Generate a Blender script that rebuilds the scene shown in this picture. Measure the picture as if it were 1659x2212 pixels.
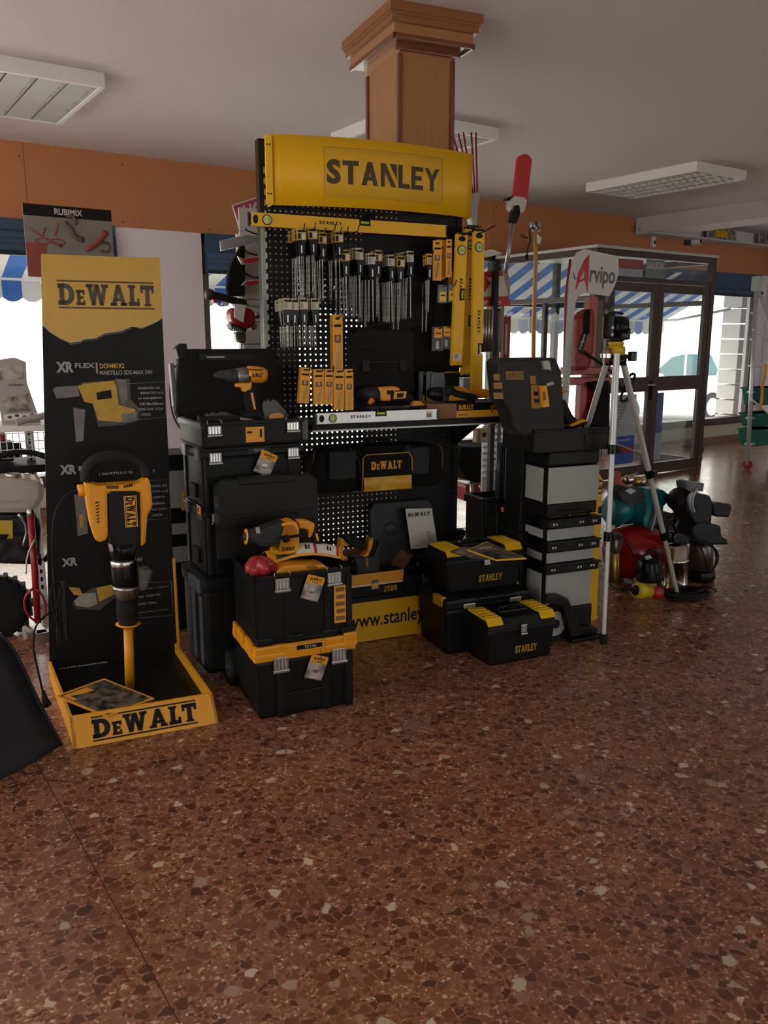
import bpy, bmesh, math, random
from mathutils import Vector, Matrix
random.seed(7)
C = bpy.context.scene.collection
PI = math.pi
for o in list(bpy.data.objects): bpy.data.objects.remove(o)

# ------------------------------------------------------------------ camera
H, FPX = 1.6, 1790.0                    # eye height (m), focal length in pixels of a 1659 px wide frame
PITCH, YAW = math.atan(371.0/FPX), math.radians(55.6)
SA = math.radians(-10.7)                # the shop display stands turned by this angle to the window wall
cam_d = bpy.data.cameras.new('camera'); cam = bpy.data.objects.new('camera', cam_d); C.objects.link(cam)
cam_d.sensor_fit = 'HORIZONTAL'; cam_d.sensor_width = 36.0; cam_d.lens = 36.0*FPX/1659.0
cam_d.clip_start = 0.05; cam_d.clip_end = 200
cam.location = (0, 0, H); cam.rotation_euler = (PI/2-PITCH, 0, YAW-PI/2)
bpy.context.scene.camera = cam

# ------------------------------------------------------------------ world, sun, exposure
w = bpy.data.worlds.new('sky'); bpy.context.scene.world = w; w.use_nodes = True
nt = w.node_tree; nt.nodes.clear()
out = nt.nodes.new('ShaderNodeOutputWorld'); bg = nt.nodes.new('ShaderNodeBackground')
sky = nt.nodes.new('ShaderNodeTexSky'); sky.sky_type = 'HOSEK_WILKIE'; sky.turbidity = 4.0
sky.sun_direction = Vector((-0.55, -0.5, 0.72)).normalized()
mixw = nt.nodes.new('ShaderNodeMix'); mixw.data_type = 'RGBA'; mixw.inputs[0].default_value = 0.75
mixw.inputs[7].default_value = (1.0, 0.965, 0.93, 1)
nt.links.new(sky.outputs[0], mixw.inputs[6]); nt.links.new(mixw.outputs[2], bg.inputs[0])
bg.inputs[1].default_value = 2.6; nt.links.new(bg.outputs[0], out.inputs[0])
sd = bpy.data.lights.new('sun', 'SUN'); sd.energy = 9.0; sd.angle = 0.01; sd.color = (1.0, 0.95, 0.87)
sun = bpy.data.objects.new('sun', sd); C.objects.link(sun)
sun.rotation_euler = Vector((-0.55, -0.5, 0.72)).to_track_quat('Z', 'Y').to_euler(); sun.location = (0, 0, 12)
vs = bpy.context.scene.view_settings
vs.view_transform = 'Standard'; vs.look = 'None'; vs.gamma = 1.0; vs.use_curve_mapping = False; vs.exposure = 0.62

# ------------------------------------------------------------------ measuring helpers (camera geometry -> places in the room)
FW = Vector((math.cos(YAW)*math.cos(PITCH), math.sin(YAW)*math.cos(PITCH), -math.sin(PITCH)))
RT = Vector((math.sin(YAW), -math.cos(YAW), 0)); UPV = RT.cross(FW)
SV = Vector((math.cos(SA), math.sin(SA), 0)); NV = Vector((-math.sin(SA), math.cos(SA), 0)); C0 = Vector((0, 0, H))
QF = FPX/1640.0
def ray(px, py): return FW + RT*((px-829.5)/FPX) - UPV*((py-1106)/FPX)
def K(px, py, n):                       # point on the upright plane n of the display frame -> (s, n, z)
    r = ray(px, py); p = C0 + r*(n/r.dot(NV)); return (p.dot(SV), n, p.z)
def KF(px, py, z=0.0):                  # point on a level plane -> (s, n, z)
    r = ray(px, py); p = C0 + r*((z-H)/r.z); return (p.dot(SV), p.dot(NV), z)
def KW(px, py, z=0.0):
    r = ray(px, py); p = C0 + r*((z-H)/r.z); return (p.x, p.y, z)
def KY(px, py, Y):                      # point on the plane y = Y of the room
    r = ray(px, py); p = C0 + r*(Y/r.y); return (p.x, p.y, p.z)
def SW(s, n, z=0.0): return SV*s + NV*n + Vector((0, 0, z))

JX = KW(190, 1850)[0]                   # a saw-cut joint in the floor
# ------------------------------------------------------------------ materials
MATS = {}
def M(name, col, rough=0.5, metal=0.0, var=0.06, scale=40.0, bump=0.0, coat=0.0, emit=None, alpha=None):
    if name in MATS: return MATS[name]
    m = bpy.data.materials.new(name); m.use_nodes = True; n = m.node_tree.nodes; l = m.node_tree.links
    b = n['Principled BSDF']
    b.inputs['Roughness'].default_value = rough; b.inputs['Metallic'].default_value = metal
    if coat: b.inputs['Coat Weight'].default_value = coat; b.inputs['Coat Roughness'].default_value = 0.1
    if max(col) < .04: b.inputs['Specular IOR Level'].default_value = .22
    tc = n.new('ShaderNodeTexCoord'); nz = n.new('ShaderNodeTexNoise'); nz.inputs['Scale'].default_value = scale
    nz.inputs['Detail'].default_value = 3
    cr = n.new('ShaderNodeMix'); cr.data_type = 'RGBA'
    cr.inputs[6].default_value = (*[c*(1-var) for c in col], 1); cr.inputs[7].default_value = (*[min(1, c*(1+var)) for c in col], 1)
    l.new(tc.outputs['Object'], nz.inputs['Vector'])
    if var > .45:
        mr = n.new('ShaderNodeMapRange'); mr.inputs[1].default_value = .38; mr.inputs[2].default_value = .62; l.new(nz.outputs['Fac'], mr.inputs[0]); l.new(mr.outputs[0], cr.inputs[0])
    else: l.new(nz.outputs['Fac'], cr.inputs[0])
    l.new(cr.outputs[2], b.inputs['Base Color'])
    if bump:
        bp = n.new('ShaderNodeBump'); bp.inputs['Strength'].default_value = bump; bp.inputs['Distance'].default_value = 0.002
        l.new(nz.outputs['Fac'], bp.inputs['Height']); l.new(bp.outputs[0], b.inputs['Normal'])
    if alpha is not None: b.inputs['Alpha'].default_value = alpha
    if emit: b.inputs['Emission Color'].default_value = (*emit[:3], 1); b.inputs['Emission Strength'].default_value = emit[3]
    MATS[name] = m; return m
black = M('black_plastic', (0.0075, 0.008, 0.008), 0.42, var=.12, scale=300, bump=.12)
blackg = M('black_gloss_plastic', (0.006, 0.006, 0.0065), 0.25)
blackm = M('black_matt', (0.009, 0.009, 0.009), 0.7)
dark = M('dark_grey_plastic', (0.03, 0.034, 0.034), 0.4)
char = M('charcoal_powder_coat', (0.010, 0.010, 0.0095), 0.5, scale=200, bump=.1)
rubber = M('rubber', (0.014, 0.014, 0.014), 0.7)
dwy = M('amber_plastic', (0.80, 0.33, 0.008), 0.38)
dwy2 = M('amber_print', (0.80, 0.36, 0.015), 0.45)
sty = M('lemon_yellow_enamel', (0.80, 0.44, 0.003), 0.46, var=.03)
styp = M('yellow_toolbox_plastic', (0.80, 0.52, 0.005), 0.4)
lblk = M('black_ink', (0.007, 0.0065, 0.006), 0.5)
lgry = M('grey_ink', (0.30, 0.29, 0.27), 0.5)
lwht = M('white_ink', (0.55, 0.53, 0.50), 0.5)
lyel = M('yellow_ink', (0.62, 0.40, 0.05), 0.5)
chrome = M('chrome', (0.62, 0.62, 0.62), 0.22, 1.0)
steel = M('brushed_steel', (0.42, 0.41, 0.39), 0.32, 1.0, var=.12, scale=120)
drill = M('drill_bit_steel', (0.26, 0.24, 0.22), 0.38, 0.85, var=.6, scale=260)
galv = M('galvanised_sheet', (0.45, 0.45, 0.45), 0.45, 0.8, var=.15, scale=25)
alu = M('anodised_aluminium', (0.72, 0.73, 0.72), 0.38, 0.55)
grey = M('grey_plastic_panel', (0.36, 0.37, 0.34), 0.55, bump=.05, scale=400)
lgrey = M('light_grey_enamel', (0.50, 0.50, 0.49), 0.5)
white = M('white_enamel', (0.75, 0.74, 0.72), 0.45)
paper = M('white_paper', (0.70, 0.68, 0.62), 0.7)
card = M('brown_cardboard', (0.26, 0.13, 0.06), 0.8, var=.15)
red = M('red_enamel', (0.30, 0.010, 0.010), 0.35)
dred = M('dark_red_cloth', (0.18, 0.008, 0.010), 0.7)
brick = M('red_print', (0.45, 0.02, 0.02), 0.5)
orange = M('orange_plastic', (0.75, 0.14, 0.02), 0.4)
teal = M('teal_enamel', (0.0, 0.14, 0.16), 0.35)
green = M('dark_green_plastic', (0.0, 0.13, 0.09), 0.5)
blue = M('blue_print', (0.03, 0.10, 0.45), 0.5)
wood = M('pale_wood', (0.50, 0.27, 0.10), 0.5, var=.2, scale=12)
brass = M('brass', (0.45, 0.30, 0.10), 0.3, 0.9)
cloth = M('black_nylon', (0.008, 0.008, 0.008), 0.85, bump=.4, scale=500)
picdk = M('photo_print_dark', (0.08, 0.07, 0.055), 0.5, var=.9, scale=22)
picmd = M('photo_print_grey', (0.30, 0.27, 0.24), 0.5, var=.6, scale=18)
def clearmat(name, col, rough, a):      # thin clear film or sheet: part see-through, part sheen
    m = bpy.data.materials.new(name); m.use_nodes = True; n = m.node_tree.nodes; l = m.node_tree.links
    n.clear(); o = n.new('ShaderNodeOutputMaterial'); t = n.new('ShaderNodeBsdfTransparent'); p = n.new('ShaderNodeBsdfPrincipled')
    p.inputs['Base Color'].default_value = (*col, 1); p.inputs['Roughness'].default_value = rough
    nz = n.new('ShaderNodeTexNoise'); nz.inputs['Scale'].default_value = 30; bp = n.new('ShaderNodeBump'); bp.inputs['Strength'].default_value = .3
    bp.inputs['Distance'].default_value = .01
    l.new(nz.outputs[0], bp.inputs['Height']); l.new(bp.outputs[0], p.inputs['Normal'])
    mx = n.new('ShaderNodeMixShader'); mx.inputs[0].default_value = a
    l.new(t.outputs[0], mx.inputs[1]); l.new(p.outputs[0], mx.inputs[2]); l.new(mx.outputs[0], o.inputs[0]); MATS[name] = m; return m
film = clearmat('clear_plastic_film', (.6, .6, .6), .15, .12)
smoke = clearmat('translucent_grey_plastic', (.22, .27, .29), .3, .75)
def glassmat():
    m = bpy.data.materials.new('window_glass'); m.use_nodes = True; n = m.node_tree.nodes; l = m.node_tree.links
    n.clear(); o = n.new('ShaderNodeOutputMaterial'); t = n.new('ShaderNodeBsdfTransparent'); g = n.new('ShaderNodeBsdfGlossy')
    t.inputs[0].default_value = (.93, .95, .95, 1); g.inputs['Roughness'].default_value = .02
    f = n.new('ShaderNodeLayerWeight'); pw = n.new('ShaderNodeMath'); pw.operation = 'POWER'; pw.inputs[1].default_value = 5
    ml = n.new('ShaderNodeMath'); ml.operation = 'MULTIPLY_ADD'; ml.inputs[1].default_value = .7; ml.inputs[2].default_value = .035
    l.new(f.outputs['Facing'], pw.inputs[0]); l.new(pw.outputs[0], ml.inputs[0]); mx = n.new('ShaderNodeMixShader')
    l.new(ml.outputs[0], mx.inputs[0]); l.new(t.outputs[0], mx.inputs[1]); l.new(g.outputs[0], mx.inputs[2]); l.new(mx.outputs[0], o.inputs[0]); return m
glass = glassmat()
def terrazzo():
    m = bpy.data.materials.new('polished_terrazzo'); m.use_nodes = True; n = m.node_tree.nodes; l = m.node_tree.links
    b = n['Principled BSDF']; tc = n.new('ShaderNodeTexCoord')
    nz = n.new('ShaderNodeTexNoise'); nz.inputs['Scale'].default_value = 45; nz.inputs['Detail'].default_value = 2
    add = n.new('ShaderNodeMixRGB'); add.blend_type = 'ADD'; add.inputs[0].default_value = .018
    l.new(tc.outputs['Object'], nz.inputs['Vector']); l.new(tc.outputs['Object'], add.inputs[1]); l.new(nz.outputs['Color'], add.inputs[2])
    def vor(sc, feat='F1'):
        v = n.new('ShaderNodeTexVoronoi'); v.voronoi_dimensions = '3D'; v.feature = feat; v.inputs['Scale'].default_value = sc
        l.new(add.outputs[0], v.inputs['Vector']); return v
    def ramp(src, pts, interp='LINEAR'):
        r = n.new('ShaderNodeValToRGB'); r.color_ramp.interpolation = interp; e = r.color_ramp.elements
        while len(e) < len(pts): e.new(.5)
        for i, (p, c) in enumerate(pts): e[i].position = p; e[i].color = (*c, 1) if len(c) == 3 else c
        l.new(src, r.inputs[0]); return r
    def mix(fac, a, c):
        x = n.new('ShaderNodeMix'); x.data_type = 'RGBA'
        l.new(fac, x.inputs[0]) if not isinstance(fac, float) else None
        if isinstance(fac, float): x.inputs[0].default_value = fac
        for k, v in ((6, a), (7, c)):
            if hasattr(v, 'type') or hasattr(v, 'links'): l.new(v, x.inputs[k])
            else: x.inputs[k].default_value = (*v, 1)
        return x.outputs[2]
    def sep(col):
        s = n.new('ShaderNodeSeparateColor'); l.new(col, s.inputs[0]); return s
    # fine matrix
    v3 = vor(150.0); s3 = sep(v3.outputs['Color'])
    base = ramp(s3.outputs[0], [(0, (.135, .060, .036)), (.55, (.17, .076, .045)), (.86, (.22, .11, .07)), (.97, (.36, .24, .18)), (1, (.42, .32, .26))])
    # middle chips
    v2 = vor(66.0); s2 = sep(v2.outputs['Color']); c2 = ramp(s2.outputs[0], [(0, (.075, .030, .018)), (.5, (.13, .052, .030)), (.8, (.19, .085, .05)), (.95, (.27, .16, .11)), (1, (.35, .28, .21))])
    e2 = ramp(v2.outputs['Distance'], [(.50, (1, 1, 1)), (.58, (0, 0, 0))])
    g2 = ramp(s2.outputs[1], [(.42, (0, 0, 0)), (.46, (1, 1, 1))])
    k2 = n.new('ShaderNodeMath'); k2.operation = 'MULTIPLY'; l.new(e2.outputs[0], k2.inputs[0]); l.new(g2.outputs[0], k2.inputs[1])
    col = mix(k2.outputs[0], base.outputs[0], c2.outputs[0])
    # big chips
    v1 = vor(31.0); s1 = sep(v1.outputs['Color']); c1 = ramp(s1.outputs[0], [(0, (.060, .026, .018)), (.30, (.085, .036, .022)), (.62, (.125, .052, .032)), (.86, (.15, .070, .048)), (.945, (.17, .10, .07)), (.975, (.34, .29, .23)), (1, (.40, .36, .30))])
    r1 = vor(31.0, 'DISTANCE_TO_EDGE')
    e1 = ramp(r1.outputs['Distance'], [(.07, (0, 0, 0)), (.10, (1, 1, 1))])
    rim = ramp(r1.outputs['Distance'], [(.0, (1, 1, 1)), (.075, (1, 1, 1)), (.10, (0, 0, 0))])
    g1 = ramp(s1.outputs[1], [(.46, (0, 0, 0)), (.50, (1, 1, 1))])
    k1 = n.new('ShaderNodeMath'); k1.operation = 'MULTIPLY'; l.new(e1.outputs[0], k1.inputs[0]); l.new(g1.outputs[0], k1.inputs[1])
    kr = n.new('ShaderNodeMath'); kr.operation = 'MULTIPLY'; l.new(rim.outputs[0], kr.inputs[0]); l.new(g1.outputs[0], kr.inputs[1])
    kr2 = n.new('ShaderNodeMath'); kr2.operation = 'MULTIPLY'; l.new(kr.outputs[0], kr2.inputs[0]); kr2.inputs[1].default_value = .22
    col = mix(kr2.outputs[0], col, (.20, .10, .07))
    col = mix(k1.outputs[0], col, c1.outputs[0])
    # large soft patches
    nb = n.new('ShaderNodeTexNoise'); nb.inputs['Scale'].default_value = 3.0; l.new(tc.outputs['Object'], nb.inputs['Vector'])
    rb = ramp(nb.outputs[0], [(.3, (.86, .86, .88)), (.7, (1.12, 1.06, 1.0))])
    mm = n.new('ShaderNodeMixRGB'); mm.blend_type = 'MULTIPLY'; mm.inputs[0].default_value = 1
    bo = n.new('ShaderNodeMixRGB'); bo.blend_type = 'MULTIPLY'; bo.inputs[0].default_value = 1; bo.inputs[2].default_value = (1.68, 1.64, 1.55, 1); l.new(col, bo.inputs[1]); col = bo.outputs[0]
    l.new(col, mm.inputs[1]); l.new(rb.outputs[0], mm.inputs[2])
    sx = n.new('ShaderNodeSeparateXYZ'); l.new(tc.outputs['Object'], sx.inputs[0]); sb = n.new('ShaderNodeMath'); sb.operation = 'SUBTRACT'; l.new(sx.outputs[0], sb.inputs[0]); sb.inputs[1].default_value = JX
    ab = n.new('ShaderNodeMath'); ab.operation = 'ABSOLUTE'; l.new(sb.outputs[0], ab.inputs[0]); lt = n.new('ShaderNodeMath'); lt.operation = 'LESS_THAN'; l.new(ab.outputs[0], lt.inputs[0]); lt.inputs[1].default_value = .0016
    l.new(mix(lt.outputs[0], mm.outputs[0], (.06, .03, .02)), b.inputs['Base Color'])
    rr = ramp(nb.outputs[0], [(.3, (.16, .16, .16)), (.7, (.24, .24, .24))]); l.new(rr.outputs[0], b.inputs['Roughness'])
    bp = n.new('ShaderNodeBump'); bp.inputs['Strength'].default_value = .12; bp.inputs['Distance'].default_value = .004
    nw = n.new('ShaderNodeTexNoise'); nw.inputs['Scale'].default_value = 9; nw.inputs['Detail'].default_value = 4
    l.new(tc.outputs['Object'], nw.inputs['Vector']); l.new(nw.outputs[0], bp.inputs['Height']); l.new(bp.outputs[0], b.inputs['Normal'])
    return m
def woodmat(name, a, b_, rough=.35):
    m = bpy.data.materials.new(name); m.use_nodes = True; n = m.node_tree.nodes; l = m.node_tree.links
    b = n['Principled BSDF']; b.inputs['Roughness'].default_value = rough; b.inputs['Coat Weight'].default_value = .3
    tc = n.new('ShaderNodeTexCoord'); mp = n.new('ShaderNodeMapping'); mp.inputs['Scale'].default_value = (30, 30, 1.2)
    nz = n.new('ShaderNodeTexNoise'); nz.inputs['Scale'].default_value = 3; nz.inputs['Detail'].default_value = 6
    l.new(tc.outputs['Object'], mp.inputs[0]); l.new(mp.outputs[0], nz.inputs['Vector'])
    x = n.new('ShaderNodeMix'); x.data_type = 'RGBA'; x.inputs[6].default_value = (*a, 1); x.inputs[7].default_value = (*b_, 1)
    l.new(nz.outputs[0], x.inputs[0]); l.new(x.outputs[2], b.inputs['Base Color']); MATS[name] = m; return m
beech = woodmat('varnished_beech', (.30, .13, .045), (.42, .19, .07))
cherry = woodmat('dark_wood_trim', (.13, .04, .015), (.18, .06, .02))

# ------------------------------------------------------------------ mesh builder
TXT = {}
def text_mesh(s, bold):
    k = (s, bold)
    if k in TXT: return TXT[k]
    cu = bpy.data.curves.new('t', 'FONT'); cu.body = s; cu.size = 1; cu.offset = bold; cu.resolution_u = 3
    ob = bpy.data.objects.new('t', cu); C.objects.link(ob); dg = bpy.context.evaluated_depsgraph_get(); dg.update()
    me = bpy.data.meshes.new_from_object(ob.evaluated_get(dg))
    vs_ = [v.co.copy() for v in me.vertices]; fs = [tuple(p.vertices) for p in me.polygons]
    bpy.data.objects.remove(ob); bpy.data.curves.remove(cu); bpy.data.meshes.remove(me)
    xs = [v.x for v in vs_]; ys = [v.y for v in vs_]; bb = (min(xs), max(xs), min(ys), max(ys))
    TXT[k] = (vs_, fs, bb); return TXT[k]
class B:
    def __init__(s, T=None): s.v = []; s.f = []; s.mi = []; s.sm = []; s.ms = []; s.T = [T or Matrix.Identity(4)]
    def push(s, m): s.T.append(s.T[-1] @ m); return s
    def pop(s): s.T.pop(); return s
    def at(s, x=0, y=0, z=0, rx=0, ry=0, rz=0):
        return s.push(Matrix.Translation((x, y, z)) @ Matrix.Rotation(rz, 4, 'Z') @ Matrix.Rotation(ry, 4, 'Y') @ Matrix.Rotation(rx, 4, 'X'))
    def add(s, vs_, fs, m, smooth=False):
        if m not in s.ms: s.ms.append(m)
        k = s.ms.index(m); o = len(s.v); T = s.T[-1]
        s.v += [tuple(T @ Vector(v)) for v in vs_]; s.f += [tuple(i+o for i in f) for f in fs]
        s.mi += [k]*len(fs); s.sm += [smooth]*len(fs); return s
    def bm(s, bm, m, smooth=False):
        bm.verts.index_update()
        s.add([v.co.copy() for v in bm.verts], [tuple(v.index for v in f.verts) for f in bm.faces], m, smooth); bm.free(); return s
    def box(s, x0, x1, y0, y1, z0, z1, m, bev=0, seg=2):
        bm = bmesh.new(); bmesh.ops.create_cube(bm, size=1)
        for v in bm.verts: v.co = Vector((x0+(v.co.x+.5)*(x1-x0), y0+(v.co.y+.5)*(y1-y0), z0+(v.co.z+.5)*(z1-z0)))
        if bev: bmesh.ops.bevel(bm, geom=bm.edges[:], offset=min(bev, abs(x1-x0)*.45, abs(y1-y0)*.45, abs(z1-z0)*.45), segments=seg, profile=.6, affect='EDGES')
        return s.bm(bm, m)
    def hexa(s, b4, t4, m, bev=0):      # box from four bottom and four top corners
        vs_ = list(b4)+list(t4); fs = [(3, 2, 1, 0), (4, 5, 6, 7), (0, 1, 5, 4), (1, 2, 6, 5), (2, 3, 7, 6), (3, 0, 4, 7)]
        bm = bmesh.new(); q = [bm.verts.new(v) for v in vs_]
        for f in fs: bm.faces.new([q[i] for i in f])
        bmesh.ops.recalc_face_normals(bm, faces=bm.faces[:])
        if bev: bmesh.ops.bevel(bm, geom=bm.edges[:], offset=bev, segments=2, profile=.6, affect='EDGES')
        return s.bm(bm, m)
    def prism(s, pts, y0, y1, m, bev=0, ax='y'):   # outline in x,z pushed along y (or x: pts are y,z ; z: pts are x,y)
        def mk(p, d): return (p[0], d, p[1]) if ax == 'y' else ((d, p[0], p[1]) if ax == 'x' else (p[0], p[1], d))
        bm = bmesh.new(); a = [bm.verts.new(mk(p, y0)) for p in pts]; b = [bm.verts.new(mk(p, y1)) for p in pts]; n = len(pts)
        bm.faces.new(a); bm.faces.new(b[::-1])
        for i in range(n): bm.faces.new([a[i], b[i], b[(i+1) % n], a[(i+1) % n]])
        bmesh.ops.recalc_face_normals(bm, faces=bm.faces[:])
        if bev: bmesh.ops.bevel(bm, geom=bm.edges[:], offset=bev, segments=2, profile=.6, affect='EDGES')
        return s.bm(bm, m)
    def cyl(s, p0, p1, r0, m, r1=None, seg=16, cap=True):
        p0 = Vector(p0); p1 = Vector(p1); r1 = r0 if r1 is None else r1; d = (p1-p0).normalized()
        u = d.orthogonal().normalized(); w_ = d.cross(u); vs_ = []; fs = []
        for c, r in ((p0, r0), (p1, r1)):
            for i in range(seg): a = 2*PI*i/seg; vs_.append(c+(u*math.cos(a)+w_*math.sin(a))*r)
        for i in range(seg): j = (i+1) % seg; fs.append((i, j, seg+j, seg+i))
        s.add(vs_, fs, m, True)
        if cap: s.add(vs_, [tuple(range(seg))[::-1], tuple(range(seg, 2*seg))], m)
        return s
    def lathe(s, prof, m, p=(0, 0, 0), d=(0, 0, 1), seg=20):     # prof: (radius, height) along axis d from p
        p = Vector(p); d = Vector(d).normalized(); u = d.orthogonal().normalized(); w_ = d.cross(u); vs_ = []; fs = []
        for r, h in prof:
            for i in range(seg): a = 2*PI*i/seg; vs_.append(p+d*h+(u*math.cos(a)+w_*math.sin(a))*max(r, 1e-4))
        for k in range(len(prof)-1):
            for i in range(seg): j = (i+1) % seg; fs.append((k*seg+i, k*seg+j, (k+1)*seg+j, (k+1)*seg+i))
        fs.append(tuple(range(seg))[::-1]); fs.append(tuple(range((len(prof)-1)*seg, len(prof)*seg)))
        return s.add(vs_, fs, m, True)
    def tube(s, pts, r, m, seg=8, smooth_pts=0, close=False):
        P = [Vector(p) for p in pts]
        for _ in range(smooth_pts):
            Q = [P[0]] if not close else []
            rng = range(len(P)-1) if not close else range(len(P))
            for i in rng: a, b = P[i], P[(i+1) % len(P)]; Q += [a*.75+b*.25, a*.25+b*.75]
            if not close: Q.append(P[-1])
            P = Q
        n = len(P); vs_ = []; fs = []; up = None
        for i in range(n):
            t = (P[(i+1) % n]-P[i-1]) if close else (P[min(i+1, n-1)]-P[max(i-1, 0)])
            t.normalize()
            if up is None: up = t.orthogonal().normalized()
            up = (up - t*up.dot(t)); up = up.normalized() if up.length > 1e-5 else t.orthogonal().normalized(); w_ = t.cross(up)
            rr = r(i/(n-1)) if callable(r) else r
            for k in range(seg): a = 2*PI*k/seg; vs_.append(P[i]+(up*math.cos(a)+w_*math.sin(a))*rr)
        for i in range(n if close else n-1):
            j = (i+1) % n
            for k in range(seg): q = (k+1) % seg; fs.append((i*seg+k, i*seg+q, j*seg+q, j*seg+k))
        if not close: fs += [tuple(range(seg))[::-1], tuple(range((n-1)*seg, n*seg))]
        return s.add(vs_, fs, m, True)
    def ball(s, c, r, m, sc=(1, 1, 1), seg=16):
        bm = bmesh.new(); bmesh.ops.create_uvsphere(bm, u_segments=seg, v_segments=max(6, seg//2), radius=r)
        for v in bm.verts: v.co = Vector((v.co.x*sc[0]+c[0], v.co.y*sc[1]+c[1], v.co.z*sc[2]+c[2]))
        return s.bm(bm, m, True)
    def poly(s, pts, m): return s.add(pts, [tuple(range(len(pts)))], m)
    def grid(s, fn, nu, nv, m, thick=0.0, smooth=True):        # fn(u,v) surface with optional thickness
        bm = bmesh.new(); V = [[bm.verts.new(fn(i/nu, j/nv)) for j in range(nv+1)] for i in range(nu+1)]
        for i in range(nu):
            for j in range(nv): bm.faces.new((V[i][j], V[i+1][j], V[i+1][j+1], V[i][j+1]))
        bmesh.ops.recalc_face_normals(bm, faces=bm.faces[:])
        if thick: bmesh.ops.solidify(bm, geom=bm.faces[:], thickness=thick)
        return s.bm(bm, m, smooth)
    def text(s, t, x0, x1, z0, z1, y, m, bold=0.02, th=.0006):  # writing on the x-z plane facing -y
        vs_, fs, bb = text_mesh(t, bold); sx = (x1-x0)/(bb[1]-bb[0]); sz = (z1-z0)/(bb[3]-bb[2])
        return s.add([(x0+(v.x-bb[0])*sx, y-th, z0+(v.y-bb[2])*sz) for v in vs_], fs, m)
    def build(s, name, parent=None, label=None):
        me = bpy.data.meshes.new(name)
        me.from_pydata(s.v, [], s.f)
        for m in s.ms: me.materials.append(m)
        me.polygons.foreach_set('material_index', s.mi); me.polygons.foreach_set('use_smooth', s.sm); me.update()
        o = bpy.data.objects.new(name, me); C.objects.link(o)
        if parent is not None: o.parent = parent
        if label: o['label'] = label
        return o

# slab letters and lettering on an x-z plane facing -y --------------------------------
def seg_(b, pts, y, m): b.add([(p[0], y, p[1]) for p in pts], [tuple(range(len(pts)))], m)
def glyph(ch, slab):
    R = lambda x0, x1, z0, z1: [(x0, z0), (x1, z0), (x1, z1), (x0, z1)]
    if ch == 'D':
        o = []; w_ = 1.0; N_ = 10
        for i in range(N_):
            a0 = -PI/2+PI*i/N_; a1 = -PI/2+PI*(i+1)/N_
            o.append([(.5+.5*math.cos(a0), .5+.5*math.sin(a0)), (.5+.5*math.cos(a1), .5+.5*math.sin(a1)), (.48+.2*math.cos(a1), .5+.27*math.sin(a1)), (.48+.2*math.cos(a0), .5+.27*math.sin(a0))])
        return w_, o+[R(.1, .4, 0, 1), R(.0, .5, 0, .22), R(0, .5, .78, 1)]
    if ch == 'E': return .74, [R(.08 if slab else 0, .36 if slab else .26, 0, 1), R(0, .74, 0, .2), R(0, .74, .8, 1), R(.2, .64, .41, .6)] + ([R(.58, .74, 0, .34), R(.58, .74, .68, 1)] if slab else [])
    if ch == 'W':
        t = .24
        g = [[(x0, 1), (x0+t, 1), (x1+t, 0), (x1, 0)] for x0, x1 in ((.08, .3), (.52, .3), (.56, .8), (1.06, .8))]
        return 1.38, g + ([R(0, .46, .84, 1), R(.94, 1.38, .84, 1)] if slab else [])
    if ch == 'A':
        t = .27
        return 1.05, [[(.06, 0), (.06+t, 0), (.4+t, 1), (.4, 1)], [(.99-t, 0), (.99, 0), (.65, 1), (.65-t, 1)], R(.28, .78, .22, .38)] + ([R(0, .42, 0, .14), R(.62, 1.05, 0, .14)] if slab else [])
    if ch == 'L': return .70, [R(.1 if slab else 0, .38 if slab else .26, 0, 1), R(0, .70, 0, .2)] + ([R(0, .48, .86, 1), R(.54, .70, 0, .36)] if slab else [])
    if ch == 'T': return .86, [R(.29, .57, 0, 1), R(0, .86, .79, 1)] + ([R(0, .16, .62, 1), R(.7, .86, .62, 1), R(.2, .66, 0, .12)] if slab else [])
    if ch == 'N': return .92, [R(0, .23, 0, 1), [(.0, 1), (.27, 1), (.90, .0), (.62, 0)], [(.50, 1), (.92, 1), (.92, .34)]]
    if ch == 'Y': return .95, [R(.35, .6, 0, .5), [(.35, .5), (.6, .5), (.27, 1), (0, 1)], [(.35, .45), (.6, .45), (.95, 1), (.68, 1)]]
    if ch == 'S': return .74, None
def word(b, s_, x0, x1, z0, z1, y, m, slab=False, small=(), gap=.09):
    gl = [(c, *glyph(c, slab)) for c in s_]; tot = sum(g[1]*(.72 if i in small else 1) for i, g in enumerate(gl))+gap*(len(gl)-1)
    k = (x1-x0)/tot; h = z1-z0; x = x0
    for i, (c, w_, parts) in enumerate(gl):
        f = .72 if i in small else 1
        if parts is None: b.text('S', x, x+w_*k, z0-h*.02, z1+h*.02, y, m, .045, 0)
        else:
            for p in parts: seg_(b, [(x+q[0]*k*f, z0+q[1]*h*f) for q in p], y, m)
        x += (w_*f+gap)*k
def tool_logo(b, x0, x1, z0, z1, y, m, bars=True):          # slab lettering between two rules
    if bars:
        t = (z1-z0)*.06; b.box(x0, x1, y, y+.0005, z1-t, z1, m); b.box(x0, x1, y, y+.0005, z0, z0+t, m); g = (z1-z0)*.12
    else: g = 0
    word(b, 'DEWALT', x0, x1, z0+g, z1-g, y, m, True, (1,))
def stan_logo(b, x0, x1, z0, z1, y, m): word(b, 'STANLEY', x0, x1, z0, z1, y, m)

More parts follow.
